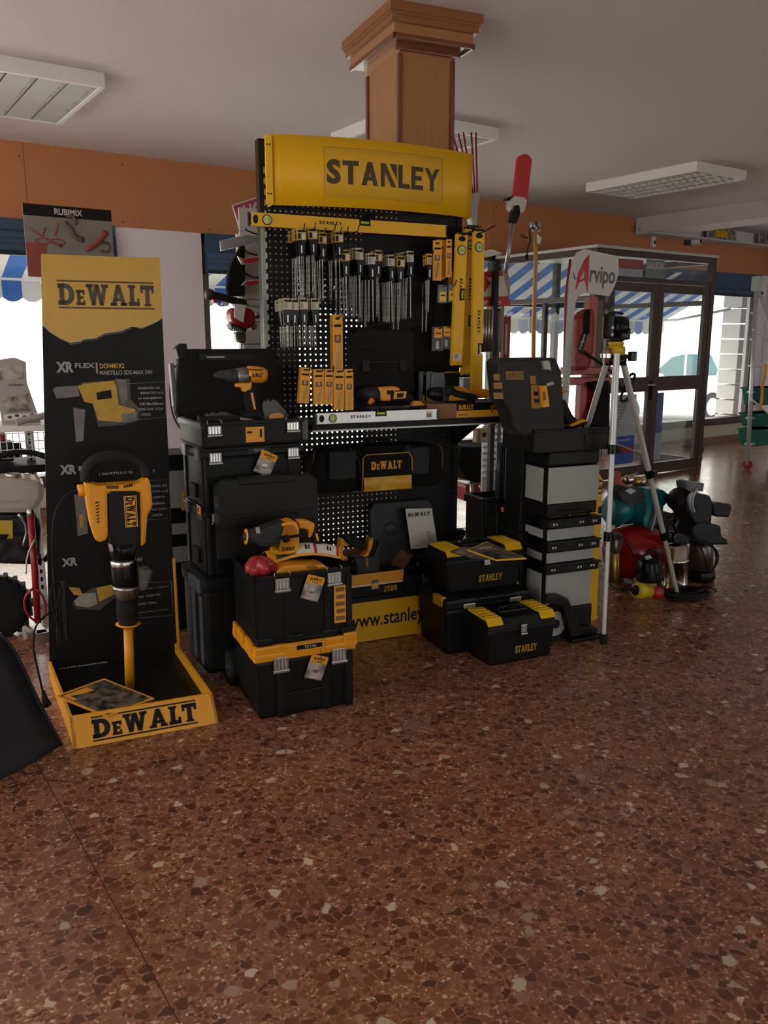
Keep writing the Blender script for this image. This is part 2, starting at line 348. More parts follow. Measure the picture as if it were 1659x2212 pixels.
# ------------------------------------------------------------------ things
def thing(name, label, cat, s=0, n=0, z=0, rz=0, group=None, world=None):
    o = bpy.data.objects.new(name, None); C.objects.link(o)
    if world is None: o.location = SW(s, n, z); o.rotation_euler = (0, 0, SA+rz)
    else: o.location = world; o.rotation_euler = (0, 0, rz)
    o['label'] = label; o['category'] = cat; o.empty_display_size = .05
    if group: o['group'] = group
    o['_o'] = (s, n, z); return o
def tag(o, label, cat, group=None):
    o['label'] = label; o['category'] = cat
    if group: o['group'] = group
    return o
def struct(o): o['kind'] = 'structure'; return o
def place(o, s, n, z, rz=0): o.location = SW(s, n, z); o.rotation_euler = (0, 0, SA+rz); return o
def dup(root, label=None, group=None):
    r = root.copy(); C.objects.link(r)
    if label: r['label'] = label
    if group: r['group'] = group
    for ch in [c for c in bpy.data.objects if c.parent == root]:
        c = ch.copy(); C.objects.link(c); c.parent = r
        for g in [x for x in bpy.data.objects if x.parent == ch]:
            d = g.copy(); C.objects.link(d); d.parent = c
    return r

# shapes measured on an upright plane of the display frame, given a real thickness
def lo(o, p): q = o['_o']; return (p[0]-q[0], p[1]-q[1], p[2]-q[2])
def XZ(o, pts, n): return [(lo(o, K(x, y, n))[0], lo(o, K(x, y, n))[2]) for x, y in pts]
class PB(B):
    def __init__(s, o): super().__init__(); s.o = o
    def out(s, pts, n, th, m, bev=.004): y = n-s.o['_o'][1]; return s.prism(XZ(s.o, pts, n), y-th/2, y+th/2, m, bev)
    def rod(s, pts, r, m, n=None, seg=10, sm=0):                 # points (px,py) on plane n, or (px,py,n)
        return s.tube([lo(s.o, K(p[0], p[1], p[2] if len(p) > 2 else n)) for p in pts], r, m, seg, sm)
    def lat(s, p0, p1, n, prof, m, seg=20):      # turned body between two pixels; prof: (radius px, 0..1)
        a = Vector(lo(s.o, K(*p0, n))); c = Vector(lo(s.o, K(*p1, n))); L = (c-a).length; k = L/math.hypot(p1[0]-p0[0], p1[1]-p0[1])
        return s.lathe([(r*k, t*L) for r, t in prof], m, a, c-a, seg)
def pthing(name, label, cat, px, py, n, group=None, z=None):
    p = K(px, py, n); return thing(name, label, cat, p[0], n, p[2] if z is None else z, group=group)
# ================================================================== the shop room
YW, ZC = 7.30*QF, 3.25                     # window wall, ceiling
ZF = KY(560, 513, YW)[2]; ZS = KY(1525, 905, YW)[2]          # underside of the wooden fascia, window sill
XL, XR, YR = -2.6, 13.0, -5.5
ceilm = M('stippled_ceiling_paint', (.68, .62, .62), .9, var=.05, scale=180, bump=.9)
wallm = M('white_wall_paint', (.80, .74, .80), .8, var=.03, scale=60, bump=.2)
creamm = M('cream_wall_paint', (.58, .55, .44), .8)
browna = M('brown_anodised_frame', (.060, .042, .036), .42)
fasc = woodmat('orange_brown_laminate', (.44, .165, .055), (.52, .20, .07), .5)
skirt = M('terrazzo_skirting', (.26, .15, .11), .3, var=.5, scale=70)
blind = M('blue_blind_fabric', (.045, .085, .15), .8, var=.08)
street = M('pale_paving', (.62, .60, .57), .9)
b = B(); b.box(XL, XR, YR, YW+.12, -.2, 0, terrazzo()); struct(b.build('floor'))
b = B(); b.box(XL-.2, XR+.2, YR-3.0, YW+.25, ZC, ZC+.3, ceilm); struct(b.build('ceiling'))  # slab runs on behind the rear wall, an unseen overhang added against the sun
b = B(); b.box(XL-.2, XL, YR, .4, 0, ZC, wallm); b.box(XL-.2, XL, .4, YW, 0, .4, wallm); b.box(XL-.2, XL, .4, YW, 2.75, ZC, wallm); b.box(XL-.2, XL, YW-.4, YW, .4, 2.75, wallm); b.box(XL-.2, XL, 3.3, 3.6, .4, 2.75, wallm); struct(b.build('wall_left'))
for i, (ya, yb) in enumerate(((.4, 3.3), (3.6, YW-.4))):
    b = B(); b.box(XL-.11, XL-.1, ya, yb, .4, 2.75, glass)
    for y in (ya, (ya+yb)/2, yb-.06): b.box(XL-.15, XL-.05, y, y+.06, .4, 2.75, browna)
    struct(b.build('window_%d' % (i+10)))
b = B(); b.box(XR, XR+.2, YR, YW, 0, ZC, wallm); struct(b.build('wall_right'))
b = B(); b.box(XL, XR, YR-.2, YR, 0, .5, wallm); b.box(XL, XR, YR-.2, YR, 2.4, ZC, wallm)
for x in (XL, 1.6, 6.0, XR-.5): b.box(x, x+(1.4 if x > 0 else .5), YR-.2, YR, .5, 2.4, wallm)
struct(b.build('wall_rear'))
for i, (x0, x1) in enumerate(((XL+.5, 1.6), (3.0, 6.0), (7.4, XR-.5))):
    b = B(); b.box(x0, x1, YR-.11, YR-.1, .5, 2.4, glass)
    for x in (x0, (x0+x1)/2-.03, x1-.06): b.box(x, x+.06, YR-.15, YR-.05, .5, 2.4, browna)
    struct(b.build('window_%d' % (i+5)))
PX0, PX1 = KY(262, 700, YW)[0], KY(438, 600, YW)[0]          # white pier between the left windows
XB = KY(1372, 480, YW)[0]; ZB = KY(1372, 505, YW)[2]
VY = 5.84*QF
VX0, VX1, VZ = KY(1291, 535, VY)[0], KY(1550, 560, VY)[0], KY(1420, 546, VY)[2]
QX = KY(1634, 700, YW)[0]
b = B()
for x0, x1 in ((XL, -.6), (PX0, PX1), (QX, QX+.7)): b.box(x0, x1, YW, YW+.2, 0, ZF+.02, wallm)
for x0, x1 in ((-.6, PX0), (PX1, VX0), (VX1, QX), (QX+.7, XR)): b.box(x0, x1, YW, YW+.2, 0, ZS-.11, creamm)
b.box(XL, XR, YW+.02, YW+.25, ZF, ZC, wallm)
struct(b.build('wall_back'))
b = B()
for x0, x1 in ((XL, VX0), (VX1, XR)): b.box(x0, x1, YW-.012, YW+.001, 0, .085, skirt)
struct(b.build('baseboard_back'))
# wooden fascia boards above the windows
b = B(); xs = [XL, -2.2, KY(55, 400, YW)[0], KY(700, 440, YW)[0], KY(1062, 480, YW)[0], XB]
for i in range(len(xs)-1): b.box(xs[i]+.002, xs[i+1]-.002, YW-.02, YW+.01, ZF, ZC, fasc)
ZL = KY(1500, 519, YW)[2]
b.box(XB, XR, YW-.02, YW+.01, ZF, ZL, fasc)
for px, py in ((40, 338), (262, 357), (264, 480), (450, 497), (1070, 447), (1095, 450), (1300, 520), (1440, 465), (1130, 520), (1560, 575)):
    x, y, z = KY(px, py, YW); b.cyl((x, YW-.024, z), (x, YW-.018, z), .009, cherry, seg=8)
struct(b.build('trim_1'))
b = B(); b.box(XB, XR, YW-.3, YW+.0, ZL-.02, ZL, lgrey); struct(b.build('trim_2'))
b = B(); b.box(XB, XB+.55, YR, YW, ZB, ZC, ceilm); struct(b.build('trim_3'))          # boxed beam under the ceiling
# windows with frames and panes
def window(idx, x0, x1, z0, z1, mull=(), rail=None):
    b = B(); f = .07; y0, y1 = YW+.02, YW+.1
    b.box(x0, x1, YW-.02, YW+.16, z0-.11, z0, browna); b.box(x0, x1, y0, y1, z1-f, z1, browna)
    for x in [x0, x1-f]+[m-f/2 for m in mull]: b.box(x, x+f, y0, y1, z0, z1, browna)
    b.box(x0+f, x1-f, YW+.055, YW+.061, z0, z1-f, glass)
    struct(b.build('window_%d' % idx))
window(1, -.6, PX0, ZS, ZF); window(2, PX1, VX0, ZS, ZF, (PX1+2.0, PX1+3.2)); window(3, VX1, QX, ZS, ZF); window(4, QX+.7, XR, ZS, ZF)
# glazed entrance lobby that stands into the room
b = B(); f = .075; z2 = KY(1450, 604, VY)[2]
def bar(x0, x1, y0, y1, z0, z1): b.box(x0, x1, y0, y1, z0, z1, browna, .004, 1)
bar(VX0, VX1, VY, VY+.08, VZ-.07, VZ); bar(VX0+f, VX1-f, VY, VY+.08, z2-.05, z2)
for x in (VX0, VX1-f): bar(x, x+f, VY, VY+.08, 0, VZ-.07)
b.box(VX0+f, VX1-f, VY+.035, VY+.041, z2, VZ-.07, glass)
for xx in (VX0, VX1-.06):
    bar(xx, xx+.06, VY+.08, YW, VZ-.07, VZ); bar(xx, xx+.06, VY+.08, YW, 2.02, 2.08); bar(xx, xx+.06, VY+.08, YW, 0, .12); bar(xx, xx+.06, VY+.75, VY+.8, .12, 2.02)
    b.box(xx+.027, xx+.033, VY+.08, YW, .12, VZ-.07, glass)
for x in (VX0, VX1-f, (VX0+VX1)/2-.03): bar(x, x+f, YW, YW+.08, 0, VZ)
bar(VX0, VX1, YW, YW+.08, 2.02, 2.1); b.box(VX0, VX1, YW+.04, YW+.046, 0, VZ, glass)
b.box(VX0-.02, VX1+.02, VY-.01, YW+.02, VZ, VZ+.03, lgrey)
lob = struct(b.build('window_9'))
def leaf(idx, x0, x1):
    b = B(); y0, y1 = VY+.005, VY+.055; zt = z2-.055; zm0 = KY(1400, 842, VY)[2]; zm1 = KY(1400, 822, VY)[2]
    for p in ((x0, x0+.09, .12, zt), (x1-.09, x1, .12, zt), (x0+.09, x1-.09, zt-.1, zt), (x0+.09, x1-.09, zm0-.02, zm1+.04), (x0, x1, .012, .14)):
        b.box(p[0], p[1], y0, y1, p[2], p[3], browna, .004, 1)
    b.box(x0+.08, x1-.08, VY+.028, VY+.034, .13, zt-.09, glass)
    o = struct(b.build('door_%d' % idx)); return o, zm0
xm = KY(1421, 700, VY)[0]
d1, zm = leaf(1, VX0+.085, xm-.004); d2, _ = leaf(2, xm+.004, VX1-.085)
hb = B(); hb.box(xm-.075, xm-.03, VY-.012, VY+.006, zm-.12, zm+.1, lblk, .004); hb.tube([(xm-.05, VY-.01, zm+.06), (xm-.05, VY-.055, zm+.06), (xm-.17, VY-.055, zm+.06)], .009, alu); hb.build('door_handle', d1)
# signs on the lobby glass
b = B(); x0, _, z0 = KY(1399, 596, VY-.004); x1, _, z1 = KY(1441, 558, VY-.004)
b.box(x0, x1, VY+.022, VY+.03, z2+.005, VZ-.075, M('grey_sign_film', (.20, .24, .24), .5)); b.text('SALIDA', x0+.012, x1-.012, (z0+z1)/2-.02, (z0+z1)/2+.055, VY+.021, lwht)
tag(b.build('exit_sign'), 'grey translucent SALIDA sign stuck on the glass above the entrance doors', 'sign')
b = B(); xa = KY(1337, 560, VY)[0]; xb = KY(1393, 560, VY)[0]
b.box(xa, xb, VY+.022, VY+.03, z2+.005, VZ-.09, M('faded_red_print', (.30, .10, .10), .6)); b.box(xa, xb, VY+.02, VY+.022, z2+.005, z2+.09, M('pale_print', (.35, .38, .45), .6))
tag(b.build('glass_sticker'), 'faded red and pale blue sticker beside the SALIDA sign over the doors', 'sticker')
# poster stand-ins fixed inside the lower door panes
def P3(px, py, Y=None): return KY(px, py, VY if Y is None else Y)
b = B(); x0 = P3(1402, 900)[0]; x1 = P3(1424, 900)[0]+.02; zt = P3(1410, 850)[2]; zb = P3(1410, 1000)[2]
b.box(x0+.07, x1+.09, VY+.036, VY+.040, .17, zt, M('blue_poster', (.10, .16, .42), .5)); b.box(x0+.07, x1+.09, VY+.0355, VY+.0365, .17, .5, M('pale_blue_poster', (.5, .55, .7), .5))
b.push(Matrix.Translation((x0+.17, VY+.035, .62)) @ Matrix.Rotation(-PI/2, 4, 'Y')); b.text('Salvaescaleras', 0, .55, -.0, .075, 0, lwht); b.pop()
tag(b.build('stairlift_poster'), 'tall blue poster strip with sideways Salvaescaleras lettering in the right door', 'poster')
b = B(); xa = P3(1336, 900)[0]; xb = P3(1378, 900)[0]; xa = max(xa, VX0+.18); xb = min(xb, xm-.11)
b.box(xa, xb, VY+.036, VY+.040, .17, zt, M('pale_poster', (.55, .58, .6), .5)); b.box(xa, xb, VY+.0355, VY+.0362, .17, .30, blue); b.box(xa, xb, VY+.0355, VY+.0362, .30, .37, brick); b.box(xa, xb, VY+.0355, VY+.0362, .37, .50, blue)
for i in range(9):
    b.box(xa+.03, xa+.05+.02*i, VY+.0350, VY+.0355, .62+.035*i, .645+.035*i, lgry)
b.text('Salvaescaleras', xa+.02, xb-.06, .44, .475, VY+.035, lwht)
tag(b.build('staircase_poster'), 'pale poster with drawn staircase and blue red base in the left door', 'poster')
# roller blinds
def blindat(x0, x1, z0, lab, rolls=3):
    t = thing('roller_blind', lab, 'blind', world=(x0, YW-.05, z0)); w_ = x1-x0
    b = B(); b.box(0, w_, .008, .016, .02, ZF-z0, blind)
    for k in range(rolls): b.grid(lambda u, v, k=k: Vector((u*w_, -.006-.03*math.sin(v*PI)*(1-.2*k), .03+.05*k+(v)*.075)), 4, 6, blind, .004)
    b.build('fabric', t); b = B(); b.box(0, w_, -.012, .03, 0, .025, dark, .005); b.build('bottom_bar', t); return t
zb = lambda px, py: KY(px, py, YW-.04)[2]
blindat(-.6, PX0-.02, zb(30, 551), 'blue fabric blind half rolled up at the left window behind the posters')
blindat(PX1+.02, PX1+2.3, zb(470, 592), 'blue fabric blind at the window beside the white pier, left of display')
blindat(VX1+.06, QX-.02, zb(1600, 641), 'long blue fabric blind above the window right of the doors', 1)

# ------------------------------------------------------------------ ceiling lights
def lamp(name, label, pts, nstrip, kind):
    # pts: three corners of the underside (px); becomes a rectangle square to the room
    q = [KW(px, py, ZC-.09) for px, py in pts]; x0 = min(p[0] for p in q); x1 = max(p[0] for p in q); y0 = min(p[1] for p in q); y1 = max(p[1] for p in q)
    t = thing(name, label, 'ceiling light', world=((x0+x1)/2, (y0+y1)/2, ZC-.09)); W_, D_ = (x1-x0)/2, (y1-y0)/2
    b = B(); f = .035
    for a in ((-W_, -W_+f, -D_, D_), (W_-f, W_, -D_, D_), (-W_+f, W_-f, -D_, -D_+f), (-W_+f, W_-f, D_-f, D_)): b.box(a[0], a[1], a[2], a[3], 0, .09, white, .003, 1)
    b.box(-W_+f, W_-f, -D_+f, D_-f, .075, .089, M('lamp_inner', (.30, .30, .30), .6)); b.build('housing', t)
    if kind == 'grid':
        b = B(); nx, ny = 8, 16
        for i in range(1, 4): x = -W_+f+(2*W_-2*f)*i/4; b.box(x-.004, x+.004, -D_+f, D_-f, .004, .05, white)
        for j in range(1, 15): y = -D_+f+(2*D_-2*f)*j/15; b.box(-W_+f, W_-f, y-.003, y+.003, .0, .04, white)
        b.build('louvre', t)
    else:
        pm = M('ribbed_diffuser', (.42, .45, .44), .4, var=.15, scale=3)
        for i in range(nstrip):
            xa = -W_+f+(2*W_-2*f)*i/nstrip+.006; xb = -W_+f+(2*W_-2*f)*(i+1)/nstrip-.006
            b = B(); b.box(xa, xb, -D_+f, D_-f, .006, .016, pm)
            for j in range(34): y = -D_+f+(2*D_-2*f)*(j+.5)/34; b.box(xb-.03, xb-.006, y-.005, y+.005, .003, .007, lwht)
            b.build('diffuser', t)
    b = B()
    for i in range(3): x = -W_+f+(2*W_-2*f)*(i+.5)/3; b.cyl((x, -D_+.06, .058), (x, D_-.06, .058), .013, white, seg=10)
    b.build('tube', t); return t
lamp('ceiling_light', 'ceiling light with four ribbed grey diffusers, near left', [(228, 190), (125, 270), (-90, 178)], 4, 'strip')
lamp('ceiling_light', 'white ceiling light with louvre grid on the right, near the beam', [(1370, 430), (1607, 388), (1280, 412)], 3, 'grid')
lamp('ceiling_light', 'white louvre ceiling light half hidden behind the wooden column', [(1058, 303), (850, 262), (930, 345)], 3, 'grid')

# ------------------------------------------------------------------ wooden clad column
cs, cn, _ = KF(830, 3, ZC-.02)
t = thing('clad_column', 'varnished wooden column with crown moulding rising behind the yellow header', 'column', cs, cn, 0)
AB = lambda t_: B(Matrix.Translation([-v for v in t_['_o']]))
c1 = K(863, 290, cn+.125); lw = .44; rw = K(975, 290, cn+.125)[0]-c1[0]
rz_ = math.radians(10.3); kx = 0
b = B(); ox, oy = c1[0]-cs, .125
b.box(ox, ox+rw, oy, oy+lw, 0, ZC, beech)
for x in (ox-.012, ox+rw-.012):
    b.box(x, x+.024, oy-.012, oy+.012, 0, ZC-.2, cherry, .004)
b.box(ox-.012, ox+.012, oy+lw-.03, oy+lw, 0, ZC-.2, cherry, .004)
b.build('shaft', t)
b = B(); e = .072; zt = K(1000, 99, cn+.04)[2]
b.box(ox-e, ox+rw+e, oy-.09, oy+lw+.07, zt, ZC-.08, beech)
b.box(ox-e-.008, ox+rw+e+.008, oy-.098, oy-.086, zt-.012, zt+.012, cherry, .003); b.box(ox-e-.008, ox-e+.01, oy-.098, oy+lw+.07, zt-.012, zt+.012, cherry, .003)
b.box(ox+rw+e-.01, ox+rw+e+.008, oy-.098, oy+lw+.07, zt-.012, zt+.012, cherry, .003)
b.box(ox-.03, ox+rw+.03, oy-.03, oy-.005, zt-.04, zt, cherry, .003)
b.build('capital', t)
b = B(); pr = [(0, 0), (.012, .0), (.022, .03), (.03, .045), (.038, .075), (.038, .088), (0, .088)]
for k in range(len(pr)-2):
    o_, z0_ = pr[k]; o2, z1_ = pr[k+1]
    if z1_ > z0_: b.box(ox-e-o2, ox+rw+e+o2, oy-.09-o2, oy+lw+.07+o2, ZC-.09+z0_, ZC-.09+z1_, M('dark_beech_moulding', (.26, .10, .035), .35))
b.build('crown_moulding', t)

# ------------------------------------------------------------------ pictures and sensors near the beam
for px0, px1, py0, py1, lab, m2 in ((1376, 1412, 500, 512, 'pale framed picture at the far end of the ledge under the beam', picmd), (1528, 1592, 484, 522, 'framed picture of a yellow machine on the ledge above the blind', sty), (1640, 1700, 480, 528, 'grey framed picture at the right end of the high ledge', picdk)):
    x0 = KY(px0, py1, YW-.1)[0]; x1 = KY(px1, py1, YW-.1)[0]; z1 = KY(px0, py0, YW-.1)[2]; z1 = max(z1, ZL+.1)
    t = thing('framed_picture', lab, 'picture', world=(x0, YW-.1, ZL+.002), group=None); w_, h_ = x1-x0, z1-ZL
    b = B(); b.push(Matrix.Rotation(math.radians(-8), 4, 'X')); b.box(0, w_, 0, .02, 0, h_, lgrey, .003); b.build('frame', t)
    b = B(); b.push(Matrix.Rotation(math.radians(-8), 4, 'X')); b.box(.03, w_-.03, -.003, 0, .03, h_-.03, picmd); b.box(w_*.3, w_*.7, -.005, -.002, h_*.3, h_*.7, m2, .01); b.build('print', t)
x, y, z = KY(1408, 520, YW-.02)
t = thing('alarm_sensor', 'white curved alarm sensor on the wood above the entrance lobby', 'sensor', world=(x, YW-.02, z)); b = B(); b.box(-.035, .035, -.05, 0, -.09, .06, white, .015); b.build('case', t); b = B(); b.box(-.02, .02, -.054, -.048, -.05, 0, dark, .004); b.build('lens', t)
x, y, z = KY(1486, 523, YW-.02)
t = thing('security_camera', 'small white camera on a dark bracket above the doors', 'camera', world=(x, YW-.02, z)); b = B(); b.box(-.09, 0, -.06, 0, -.05, .04, browna, .01); b.build('bracket', t); b = B(); b.at(0.05, -.1, 0, rz=.4, ry=.2).box(-.06, .06, -.06, .06, -.04, .04, white, .01); b.cyl((0, -.06, 0), (0, -.075, 0), .02, lblk); b.build('camera_body', t)

# ------------------------------------------------------------------ outside
b = B(); b.box(-40, 60, YW+.12, 40, -.35, -.12, street); b.box(-40, 60, -40, YR-.2, -.35, -.12, street); b.box(-40, XL-.2, YR-.2, YW+.12, -.35, -.12, street); struct(b.build('street'))
fac = M('sunlit_render', (.78, .75, .70), .8)
t = thing('facade_building', 'sunlit white building across the street seen through the windows', 'building', world=(0, 19, -.12))
b = B(); b.box(-30, 50, 0, 4, 0, 9, fac); b.build('wall', t)
for i, x in enumerate((-6, -1, 4, 10, 15, 21, 28)):
    b = B(); b.box(x, x+1.6, -.06, .01, .9 if i % 2 else .1, 2.3, M('shop_shutter', (.42, .42, .42), .6)); b.build('window', t)
awn_w = M('white_awning_canvas', (.62, .62, .60), .8); awn_b = M('blue_awning_canvas', (.02, .12, .42), .8)
def awning(x0, x1, lab, zt, zf, y0=YW+.26, y1=YW+1.75):
    t = thing('striped_awning', lab, 'awning', world=(x0, y0, zf)); L = x1-x0; n_ = int(L/.19); w_ = L/n_
    b = B()
    for i in range(n_):
        m = awn_b if i % 2 else awn_w; xa, xb = i*w_, (i+1)*w_
        b.hexa([(xa, 0, zt-zf), (xb, 0, zt-zf), (xb, y1-y0, 0), (xa, y1-y0, 0)], [(xa, 0, zt-zf+.006), (xb, 0, zt-zf+.006), (xb, y1-y0, .006), (xa, y1-y0, .006)], m)
    b.build('canvas', t); b = B()
    for i in range(n_):
        m = awn_b if i % 2 else awn_w; xa, xb = i*w_, (i+1)*w_; c = (xa+xb)/2
        b.prism([(xa, 0), (xb, 0), (xb, -.19), (c+w_*.25, -.225), (c, -.235), (c-w_*.25, -.225), (xa, -.19)], y1-y0-.004, y1-y0+.004, m)
    b.build('valance', t); b = B(); b.box(0, L, y1-y0-.03, y1-y0+.03, -.015, .035, white, .01)
    b.build('front_bar', t)
    for xx in (.25, L-.25):
        b = B(); b.tube([(xx, .02, zt-zf-.55), (xx+.28*(1 if xx < 1 else -1), (y1-y0)*.55, (zt-zf)*.35-.25), (xx, y1-y0-.03, 0)], .022, white); b.build('arm', t)
    return t
za = KY(1600, 722, YW+1.75)[2]+.22
awning(VX0+.28, QX-.06, 'blue and white striped awning outside the window right of the doors', 2.65, za)
awning(PX1+3.3, VX0+.22, 'blue and white striped awning seen behind the pole saw, left of the doors', 2.6, za)
zb_ = KY(40, 645, YW+1.75)[2]+.2
awning(-.8, PX0+.1, 'blue and white striped awning outside the far left window', 2.75, zb_)
awning(PX1-.1, PX1+3.2, 'blue and white striped awning behind the hanging brush cutter', 2.7, zb_)
# white slatted pier outside
b = B(); x0 = QX-.04
for k in range(12): b.box(x0, x0+.5, YW+.26, YW+.6, -.12+k*.25, .11+k*.25, white, .01)
tag(b.build('outside_pier'), 'pale banded masonry pier outside the window, at the stepladder', 'pier')
# parked car
carw = M('white_car_paint', (.75, .75, .75), .25, coat=.6); carg = M('car_window_tint', (.03, .09, .10), .08)
t = thing('parked_car', 'white parked car seen through the window right of the doors', 'car', world=(12.6, 10.9, -.12))
b = B(); prof = [(-.1, .35), (0, .75), (.35, .86), (1.15, .95), (1.9, 1.42), (2.5, 1.52), (3.4, 1.50), (3.95, 1.25), (4.2, .95), (4.25, .4), (3.6, .25), (.7, .25)]
b.prism(prof, 0, 1.7, carw, .04); b.build('body', t)
b = B(); b.prism([(1.32, .98), (2.0, 1.38), (2.42, 1.44), (2.42, .98)], -.008, .002, carg); b.prism([(2.5, .98), (2.5, 1.44), (3.3, 1.42), (3.6, 1.1), (3.55, .98)], -.008, .002, carg); b.build('side_window', t)
for x in (.75, 3.45):
    b = B(); b.cyl((x, -.03, .31), (x, .2, .31), .31, rubber, seg=24); b.cyl((x, -.036, .31), (x, 0, .31), .19, alu, seg=16); b.build('wheel', t)
b = B(); b.ball((1.55, -.09, 1.0), .1, carw, (1, .6, .7)); b.build('mirror', t)
# ================================================================== the perforated tool display
PN, BN = 3.84*QF, 3.60*QF                     # perforated panel plane, front of the base
g = thing('tool_display_stand', 'tall black perforated tool display with curved yellow header in front of the wooden column', 'display stand', 0, 0, 0)
GX0, GX1 = K(583, 740, PN)[0], K(975, 1160, PN)[0]; GT = K(567, 300, PN)[2]
b = B(); b.box(GX0-.035, GX0, PN-.01, PN+.05, 0, GT, char, .003)
for i in range(44): z = .25+i*.05; b.box(GX0-.012, GX0-.004, PN-.0115, PN-.0095, z, z+.028, galv)
b.build('upright', g); b = B(); b.box(GX1, GX1+.03, PN-.01, PN+.05, 0, GT, char, .003); b.build('upright', g)
pale = M('upright_face', (.30, .31, .28), .45, .5); b = B(); b.box(GX0-.035, GX0-.014, PN-.016, PN-.010, .2, GT-.36, pale); b.build('edge_strip', g)
def perf(z0, z1, name):
    p = .0288; nx = int((GX1-GX0)/p); px = (GX1-GX0)/nx; nz = int((z1-z0)/p); pz = (z1-z0)/nz; V = []; F = []
    r = .0050; k = 8
    for i in range(nx):
        for j in range(nz):
            cx, cz = GX0+(i+.5)*px, z0+(j+.5)*pz; o = len(V)
            V += [(cx+r*math.cos(2*PI*(q+.5)/k), PN, cz+r*math.sin(2*PI*(q+.5)/k)) for q in range(k)]
            hx, hz = px/2, pz/2; sq = [(hx, hz*.41), (hx*.41, hz), (-hx*.41, hz), (-hx, hz*.41), (-hx, -hz*.41), (-hx*.41, -hz), (hx*.41, -hz), (hx, -hz*.41)]
            V += [(cx+a, PN, cz+c) for a, c in sq]; V += [(cx+hx, PN, cz+hz), (cx-hx, PN, cz+hz), (cx-hx, PN, cz-hz), (cx+hx, PN, cz-hz)]
            for q in range(k): F.append((o+q, o+(q+1) % k, o+8+(q+1) % k, o+8+q))
            F += [(o+8, o+9, o+16), (o+10, o+11, o+17), (o+12, o+13, o+18), (o+14, o+15, o+19)]
    b = B(); b.add(V, F, char); b.build(name, g)
perf(.24, 1.13, 'perforated_panel'); perf(1.16, GT-.05, 'perforated_panel')
for q in ((PN-.002, GT-.05, GT), (PN, 1.13, 1.16)): b = B(); b.box(GX0, GX1, q[0], PN+.03, q[1], q[2], char); b.build('rail', g)
for q in ((.52, 1.16, GT-.34), (.30, .24, .40)): b = B(); b.box(GX0+q[0], GX1, PN+.02, PN+.028, q[1], q[2], blackm); b.build('added_back_sheet', g)  # dark sheets added behind the panel to keep light out of its holes
kz = K(840, 1294, BN)[2]
SGX0, SGX1 = GX0+.01, K(965, 1300, BN)[0]+.12
b = B(); b.box(SGX0, SGX1, BN, BN+.012, .004, kz, sty, .002)
b.text('www.stanley', K(751, 1352, BN)[0], K(915, 1310, BN)[0], .062, .165, BN-.0006, lblk, .012)
b.build('base_panel', g)
b = B(); b.box(SGX0, SGX1, BN-.004, PN, kz, kz+.028, char, .003); b.box(SGX0, SGX1, BN+.03, PN, 0, kz, char); b.build('base_deck', g)
DECK = kz+.028
# shelf
SHN = 3.47*QF; a = K(675, 917, SHN); c = K(1106, 905, SHN); SZ = (K(890, 897, SHN+.05)[2])
SX0, SX1 = a[0]+.0, c[0]; SZ = (a[2]+c[2])/2+.006
b = B(); b.box(SX0, SX1, SHN, PN-.005, SZ-.032, SZ, char, .003); b.box(SX0, SX1, SHN-.002, SHN+.004, SZ-.036, SZ-.028, galv)
for x in (GX0+.01, GX1-.02): b.prism([(SHN+.05, SZ-.032), (PN-.005, SZ-.032), (PN-.005, SZ-.19), (PN-.05, SZ-.19)], x, x+.006, char, ax='x')
b.build('shelf', g)
# curved header
HX0, HX1 = K(577, 300, PN-.03)[0], K(1008, 400, PN-.03)[0]; hz0 = K(590, 445, PN-.06)[2]; hz1 = K(580, 292, PN-.06)[2]
t_sag = .085
def hd(u, v):
    x = HX0+(HX1-HX0)*u; y = PN-.03-4*t_sag*u*(1-u)-.055; return Vector((x, y, hz0+(hz1-hz0)*v))
b = B(); b.grid(hd, 24, 1, sty, .004)
cap = [(HX0+(HX1-HX0)*i/24, PN-.082-4*t_sag*(i/24)*(1-i/24)) for i in range(25)]
b.prism(cap+[(HX1, PN-.012), (HX0, PN-.012)], hz1-.004, hz1, sty, ax='z')
b.box(HX0-.001, HX0+.002, PN-.084, PN-.008, hz0, hz1, sty); b.box(HX1-.002, HX1+.001, PN-.084, PN-.008, hz0, hz1, sty)
b.box(HX0-.03, HX0+.004, PN-.1, PN-.085, hz0, hz1-.008, M('yellow_flange', (.84, .50, .006), .35), .002)
for zz in (hz0+.05, hz1-.05):
    for xx in (-.022, -.008): b.cyl((HX0+xx, PN-.102, zz), (HX0+xx, PN-.099, zz), .004, lblk, seg=8)
hdr = b.build('header_sign', g)
# letters following the curve, behind a clear holder
lb = B(); x0 = K(707, 390, PN-.16)[0]; x1 = K(951, 390, PN-.16)[0]; lz0 = K(800, 402, PN-.165)[2]; lz1 = K(800, 351, PN-.165)[2]
stan_logo(lb, x0, x1, lz0, lz1, 0, lblk)
def bend(b_, off):
    nv = []
    for v in b_.v:
        u = (v[0]-HX0)/(HX1-HX0); nv.append((v[0], PN-.085-4*t_sag*u*(1-u)-off+v[1], v[2]))
    b_.v = nv
bend(lb, .006); lb.build('lettering', hdr)
pb = B(); xa, xb = x0-.012, K(958, 390, PN-.16)[0]; za_, zb2 = lz0-.06, lz1+.055
for i in range(16):
    u0, u1 = xa+(xb-xa)*i/16, xa+(xb-xa)*(i+1)/16; pb.add([(u0, 0, za_), (u1, 0, za_), (u1, 0, zb2), (u0, 0, zb2)], [(0, 1, 2, 3)], clearmat('sign_film', (.55, .42, .12), .2, .12) if i == 0 else MATS['sign_film'])
bend(pb, .009); pb.build('sign_holder', hdr)
ol = B()
